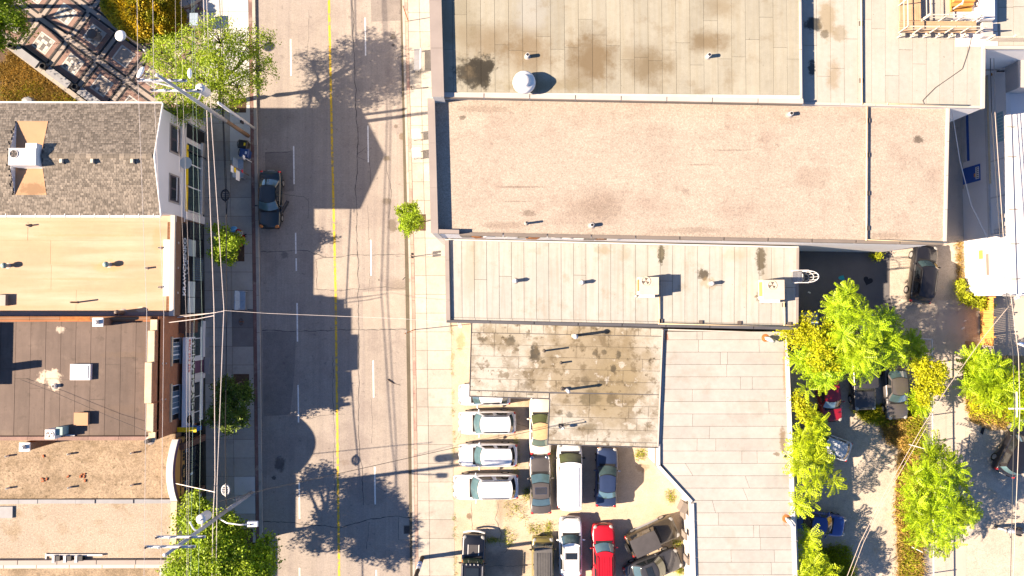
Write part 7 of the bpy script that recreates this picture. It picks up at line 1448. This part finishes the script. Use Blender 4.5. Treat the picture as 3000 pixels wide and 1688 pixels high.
tree('unseen_shade_tree', 'large unseen leafy tree added behind the planting bed to shade the stone benches', (-190, 60), [(-190, 10, 6.2, 2.8), (-250, 100, 6.2, 2.6), (-130, 150, 5.6, 2.0), (-120, -60, 6.2, 2.2), (-150, 220, 5.4, 2.0)], 'leaf_green', 300, 24, .3, .2, .5, .25)  # out of view; crown size and density set for the shade on the plaza
# golden hedge
hb = G(420, 40, PZ); t = thing('golden_hedge', 'big rounded clipped hedge with golden top beside the planter', 'hedge', (hb.x, hb.y, PZ)); 
hc = [(np.array(G(410, 20, 1.0)), 2.6, 1.5), (np.array(G(470, 40, .9)), 1.7, 1.3), (np.array(G(360, 0, .9)), 1.9, 1.3), (np.array(G(450, -50, 1.0)), 2.4, 1.5)]
m = MB()
for c, r, h in hc: m.sph((c[0], c[1], .15), r*.88, r*.88, h*1.3, 16, 8)
m.build('hedge_core', 'hedge_core', t, True); P_ = []; Dn = []
for c, r, h in hc:
    u = unit(9000); u[:, 2] = np.abs(u[:, 2]); rr = rng.uniform(.9, 1.03, 9000)[:, None]; bmp = 1 + .05*np.sin(u[:, :1]*9)*np.cos(u[:, 1:2]*8); P_.append(np.array([c[0], c[1], .15]) + u*rr*bmp*np.array([r, r, h*1.5])); Dn.append(u + unit(9000)*.5)
P_ = np.concatenate(P_); Dn = np.concatenate(Dn); vs, q = leaf_quads(P_, .19, .55, .6, .3, Dn/np.linalg.norm(Dn, axis=1, keepdims=True)); fast_mesh('hedge_leaves', vs, q, 'hedge_gold', t)
hb = G(400, 70, PZ); t = thing('green_hedge', 'low green hedge rim in front of the golden hedge', 'hedge', (hb.x, hb.y, PZ)); P_ = []; m = MB()
for (x, y) in ((355, 45), (375, 66), (400, 82), (430, 94), (460, 98), (490, 92), (340, 20)):
    c = np.array(G(x, y, .6)); u = unit(2000); u[:, 2] = np.abs(u[:, 2]); P_.append(np.array([c[0], c[1], .12]) + u*rng.uniform(.85, 1.05, 2000)[:, None]*np.array([.6, .6, .75])); m.sph((c[0], c[1], .12), .52, .52, .64, 12, 6)
m.build('hedge_core', 'hedge_core', t, True); vs, q = leaf_quads(np.concatenate(P_), .11, .5, .2); fast_mesh('hedge_leaves', vs, q, 'leaf_green', t)
# dry planting in the plaza bed
tufts('bed_plants', 'dry_grass', [[(0, 190), (60, 200), (190, 300), (0, 302)], [(20, 160), (60, 170), (230, 300), (100, 300)]], 1500, .35, .12, PZ + .05, None, 'dry golden ground cover in the shaded planting bed'); tufts('bed_weeds', 'weed', [[(80, 240), (120, 240), (130, 275), (70, 275)], [(0, 255), (250, 290), (250, 304), (0, 304)]], 260, .3, .12, PZ + .05, None, 'green weeds scattered in the shaded planting bed')
c = G(85, 296, .3); tag(MB().sph((c.x, c.y, PZ + .1), .65, .4, .35, 9, 5).build('garden_rock', 'bench_grey', loc=(c.x, c.y, PZ)), 'grey garden rock at the foot of the shingled house', 'rock')
# alley trees
random.seed(31)
sumac('largest bright green feathery tree overhanging the parked alley cars', (2470, 1035), [(2480, 905, 5.6, 1.3), (2440, 930, 4.8, .9), (2510, 960, 6.0, 1.6), (2570, 985, 5.2, 1.3), (2600, 1020, 5.0, 1.0), (2540, 1035, 5.8, 1.4), (2470, 1040, 5.0, 1.3), (2390, 1000, 4.6, 1.0), (2360, 1060, 4.2, .9), (2420, 1085, 4.6, 1.1), (2500, 1075, 4.6, 1.0), (2375, 1125, 4.0, .8), (2490, 870, 5.2, .7), (2590, 950, 4.6, .8), (2625, 1040, 4.2, .6)], 230)
tree('yellow_leaf_tree', 'yellow leaved tree mixed into the big feathery tree', (2400, 1020), [(2330, 985, 4.9, .9), (2380, 985, 5.3, 1.0), (2430, 1010, 5.4, 1.1), (2400, 1050, 5.2, 1.0), (2365, 945, 4.9, .6), (2440, 960, 5.3, .6), (2300, 975, 4.4, .5), (2450, 1060, 5.2, .8)], 'leaf_yellow', 190, 30, .2, .17, .6, .1, zb=Z_ALLEY)
tree('yellow_bush_tree', 'yellow green tree leaning over the chain link fence', (2690, 1130), [(2700, 1080, 3.6, .75), (2730, 1090, 3.6, .9), (2700, 1130, 3.4, .75), (2740, 1130, 3.2, .7), (2760, 1100, 3.0, .5), (2700, 1170, 2.8, .6)], 'leaf_yellow', 170, 34, .17, .16, .6, .08, zb=Z_ALLEY)
sumac('feathery green sapling in the fence corner behind the dark sedan', (2665, 1050), [(2655, 1010, 2.4, .8), (2680, 1030, 2.2, .6), (2690, 1195, 1.8, .5), (2695, 1175, 2.0, .5)], 44, 'leaf_sumac')
gsm = 'feathery trees along the garage wall'
sumac('feathery tree against the garage wall above the pale hatchback', (2372, 1250), [(2370, 1250, 4.2, 1.0), (2378, 1285, 4.4, .8), (2360, 1310, 4.2, .9), (2400, 1350, 4.2, .7), (2370, 1370, 4.2, .9), (2340, 1350, 3.8, .6), (2430, 1405, 3.8, .5), (2375, 1420, 3.8, .7), (2352, 1472, 3.4, .6)], 95, 'leaf_sumac2')
tree('wall_shrub', 'yellow leaved shrub between the garage wall and the dark red car', (2360, 1200), [(2345, 1190, 3.6, .6), (2365, 1215, 3.8, .7), (2385, 1225, 3.4, .5), (2335, 1165, 3.4, .5), (2375, 1245, 3.4, .5)], 'leaf_yellow', 90, 30, .16, .16, .6, .07, zb=Z_ALLEY)
sumac('single feathery rosette sapling beside the bright blue car', (2350, 1590), [(2362, 1600, 2.6, .5), (2372, 1575, 2.6, .35)], 7, 'leaf_sumac2', shape='s'); sumac('low feathery tree by the garage wall past the rosette sapling', (2380, 1680), [(2380, 1660, 3.0, .9), (2350, 1690, 3.0, .8), (2420, 1680, 2.6, .7), (2400, 1720, 3.0, 1.0)], 60, 'leaf_sumac2')
sumac('broad feathery tree growing over the alley fence', (2705, 1480), [(2700, 1340, 3.4, 1.0), (2740, 1370, 3.6, 1.1), (2790, 1380, 3.2, .8), (2690, 1400, 3.4, 1.0), (2740, 1430, 3.4, 1.1), (2700, 1480, 3.6, 1.2), (2760, 1490, 3.8, 1.2), (2820, 1490, 3.4, 1.0), (2780, 1550, 3.4, 1.1), (2700, 1550, 3.0, 1.0), (2740, 1590, 2.8, .8), (2810, 1400, 2.8, .5), (2680, 1510, 2.8, .7), (2850, 1500, 2.8, .5), (2745, 1310, 2.6, .5)], 230, 'leaf_sumac')
sumac('dense feathery green thicket behind the picket fence', (2900, 1120), [(2870, 1050, 2.6, .8), (2900, 1090, 3.0, 1.1), (2860, 1120, 2.6, .9), (2940, 1130, 3.0, 1.0), (2900, 1160, 2.4, .9), (2980, 1150, 2.8, .9), (2960, 1190, 2.4, .7), (3000, 1220, 2.2, .6), (3010, 1120, 2.8, .8), (2850, 1080, 2.2, .6)], 150, 'leaf_sumac')
tree('thicket_shrub', 'yellow green shrub in the thicket under the alley cables', (2965, 1150), [(2960, 1110, 3.0, .6), (2985, 1140, 3.0, .7), (2930, 1180, 2.4, .6), (2870, 1190, 1.8, .6), (2975, 1200, 2.2, .6)], 'leaf_yellow', 100, 30, .17, .15, .6, .06, zb=Z_ALLEY)
tree('wall_foot_bush', 'bright green bush between the whitewashed building and the picket fence', (2850, 888), [(2820, 870, .9, .4), (2845, 880, 1.0, .5), (2870, 888, 1.0, .5), (2895, 890, .8, .4), (2815, 845, .6, .3)], 'weed', 90, 30, .15, .16, .5, .04, zb=Z_ALLEY, fork=.2)
tree('wall_weed', 'tall weed at the foot of the whitewashed wall', (2815, 830), [(2812, 825, .5, .3), (2815, 838, .4, .22)], 'weed', 20, 26, .12, .15, .5, .03, zb=Z_ALLEY, fork=.1, cat='weed')
tree('wall_weed', 'small weed where the white wall meets the dark asphalt behind the shop', (2560, 748), [(2560, 752, .4, .25), (2572, 750, .5, .25)], 'weed', 20, 26, .12, .15, .5, .03, zb=Z_ALLEY, fork=.1, cat='weed')
# grasses
tufts('fence_grass', 'dry_grass', [[(2636, 1330), (2700, 1320), (2702, 1480), (2622, 1480)], [(2622, 1480), (2704, 1480), (2706, 1688), (2632, 1740)], [(2560, 1200), (2690, 1180), (2690, 1330), (2600, 1290)]], 2600, .38, .12, Z_ALLEY + .01, None, 'dry golden grass strip along the chain link fence')
tufts('fence_weeds', 'weed', [[(2640, 1190), (2700, 1130), (2702, 1330), (2660, 1330)], [(2640, 1480), (2690, 1480), (2680, 1740), (2640, 1740)], [(2500, 1190), (2620, 1200), (2600, 1240), (2520, 1220)]], 1300, .42, .13, Z_ALLEY + .01, None, 'green weeds along the chain link fence')
tufts('bed_grass', 'dry_grass', [[(2840, 1180), (2960, 1190), (2960, 1250), (2850, 1230)], [(2828, 1080), (2850, 1080), (2860, 1230), (2835, 1200)]], 900, .3, .12, Z_ALLEY + .01, None, 'dry grass at the edge of the weed bed'); tufts('bed_green', 'weed', [[(2830, 1060), (2960, 1060), (2960, 1230), (2845, 1220)], [(2960, 1180), (3040, 1180), (3040, 1250), (2960, 1250)]], 1500, .42, .14, Z_ALLEY + .01, None, 'green weeds filling the weed bed behind the picket fence')
tufts('corner_grass', 'weed', [[(2400, 1610), (2480, 1600), (2510, 1740), (2400, 1740)]], 800, .4, .13, Z_ALLEY, None, 'shaded weeds beside the bright blue car'); tufts('wall_grass', 'dry_grass', [[(2800, 712), (2816, 712), (2824, 860), (2806, 860)]], 260, .18, .08, Z_ALLEY, None, 'thin dry grass at the foot of the whitewashed wall')
edge = [[(1318 + (y - 940)*.0165, y), (1324 + (y - 940)*.0165, y), (1324.5 + (y - 900)*.0165, y + 38), (1318.5 + (y - 900)*.0165, y + 38)] for y in range(945, 1690, 40)]
tufts('pavement_edge_weeds', 'weed', [e for i, e in enumerate(edge) if i % 3 != 1], 150, .11, .05, Z_LOT, None, 'weeds in the joint between the pavement and the car park')
lw_ = [[(1470, 1540), (1510, 1560), (1500, 1600), (1478, 1590)], [(1548, 1535), (1590, 1540), (1585, 1565), (1545, 1560)], [(1600, 1290), (1640, 1330), (1618, 1420), (1612, 1400)], [(1505, 1280), (1520, 1290), (1515, 1390), (1508, 1380)], [(1862, 1318), (1888, 1318), (1885, 1346), (1866, 1346)], [(1950, 1440), (1972, 1436), (1975, 1466), (1958, 1470)], [(1535, 1430), (1548, 1430), (1548, 1460), (1535, 1460)], [(1600, 1530), (1615, 1530), (1612, 1570), (1602, 1570)], [(1480, 1460), (1530, 1470), (1560, 1530), (1470, 1520)], [(1965, 1585), (1995, 1580), (1995, 1600), (1970, 1602)], [(1980, 1662), (1998, 1660), (1998, 1676), (1982, 1676)], [(1425, 1580), (1470, 1580), (1470, 1586), (1425, 1586)], [(1595, 1320), (1620, 1322), (1612, 1336), (1590, 1330)]]
tufts('car_park_weeds', 'weed', lw_, 600, .15, .09, Z_LOT, None, 'yellow green weeds growing through the car park cracks')
# fallen branch on the road and small heap by the C parapet
c = G(1145, 1118, 0); t = thing('fallen_branch', 'small broken branch lying on the sunny road', 'branch', (c.x, c.y, 0)); MB().tube([G(1135, 1112, .05), G(1146, 1119, .06), G(1154, 1124, .04)], .05, 7, .03).build('stick', 'bark', t); MB().tube([G(1154, 1124, .05), G(1173, 1129, .03)], .012, 5).build('twig', 'bark', t)
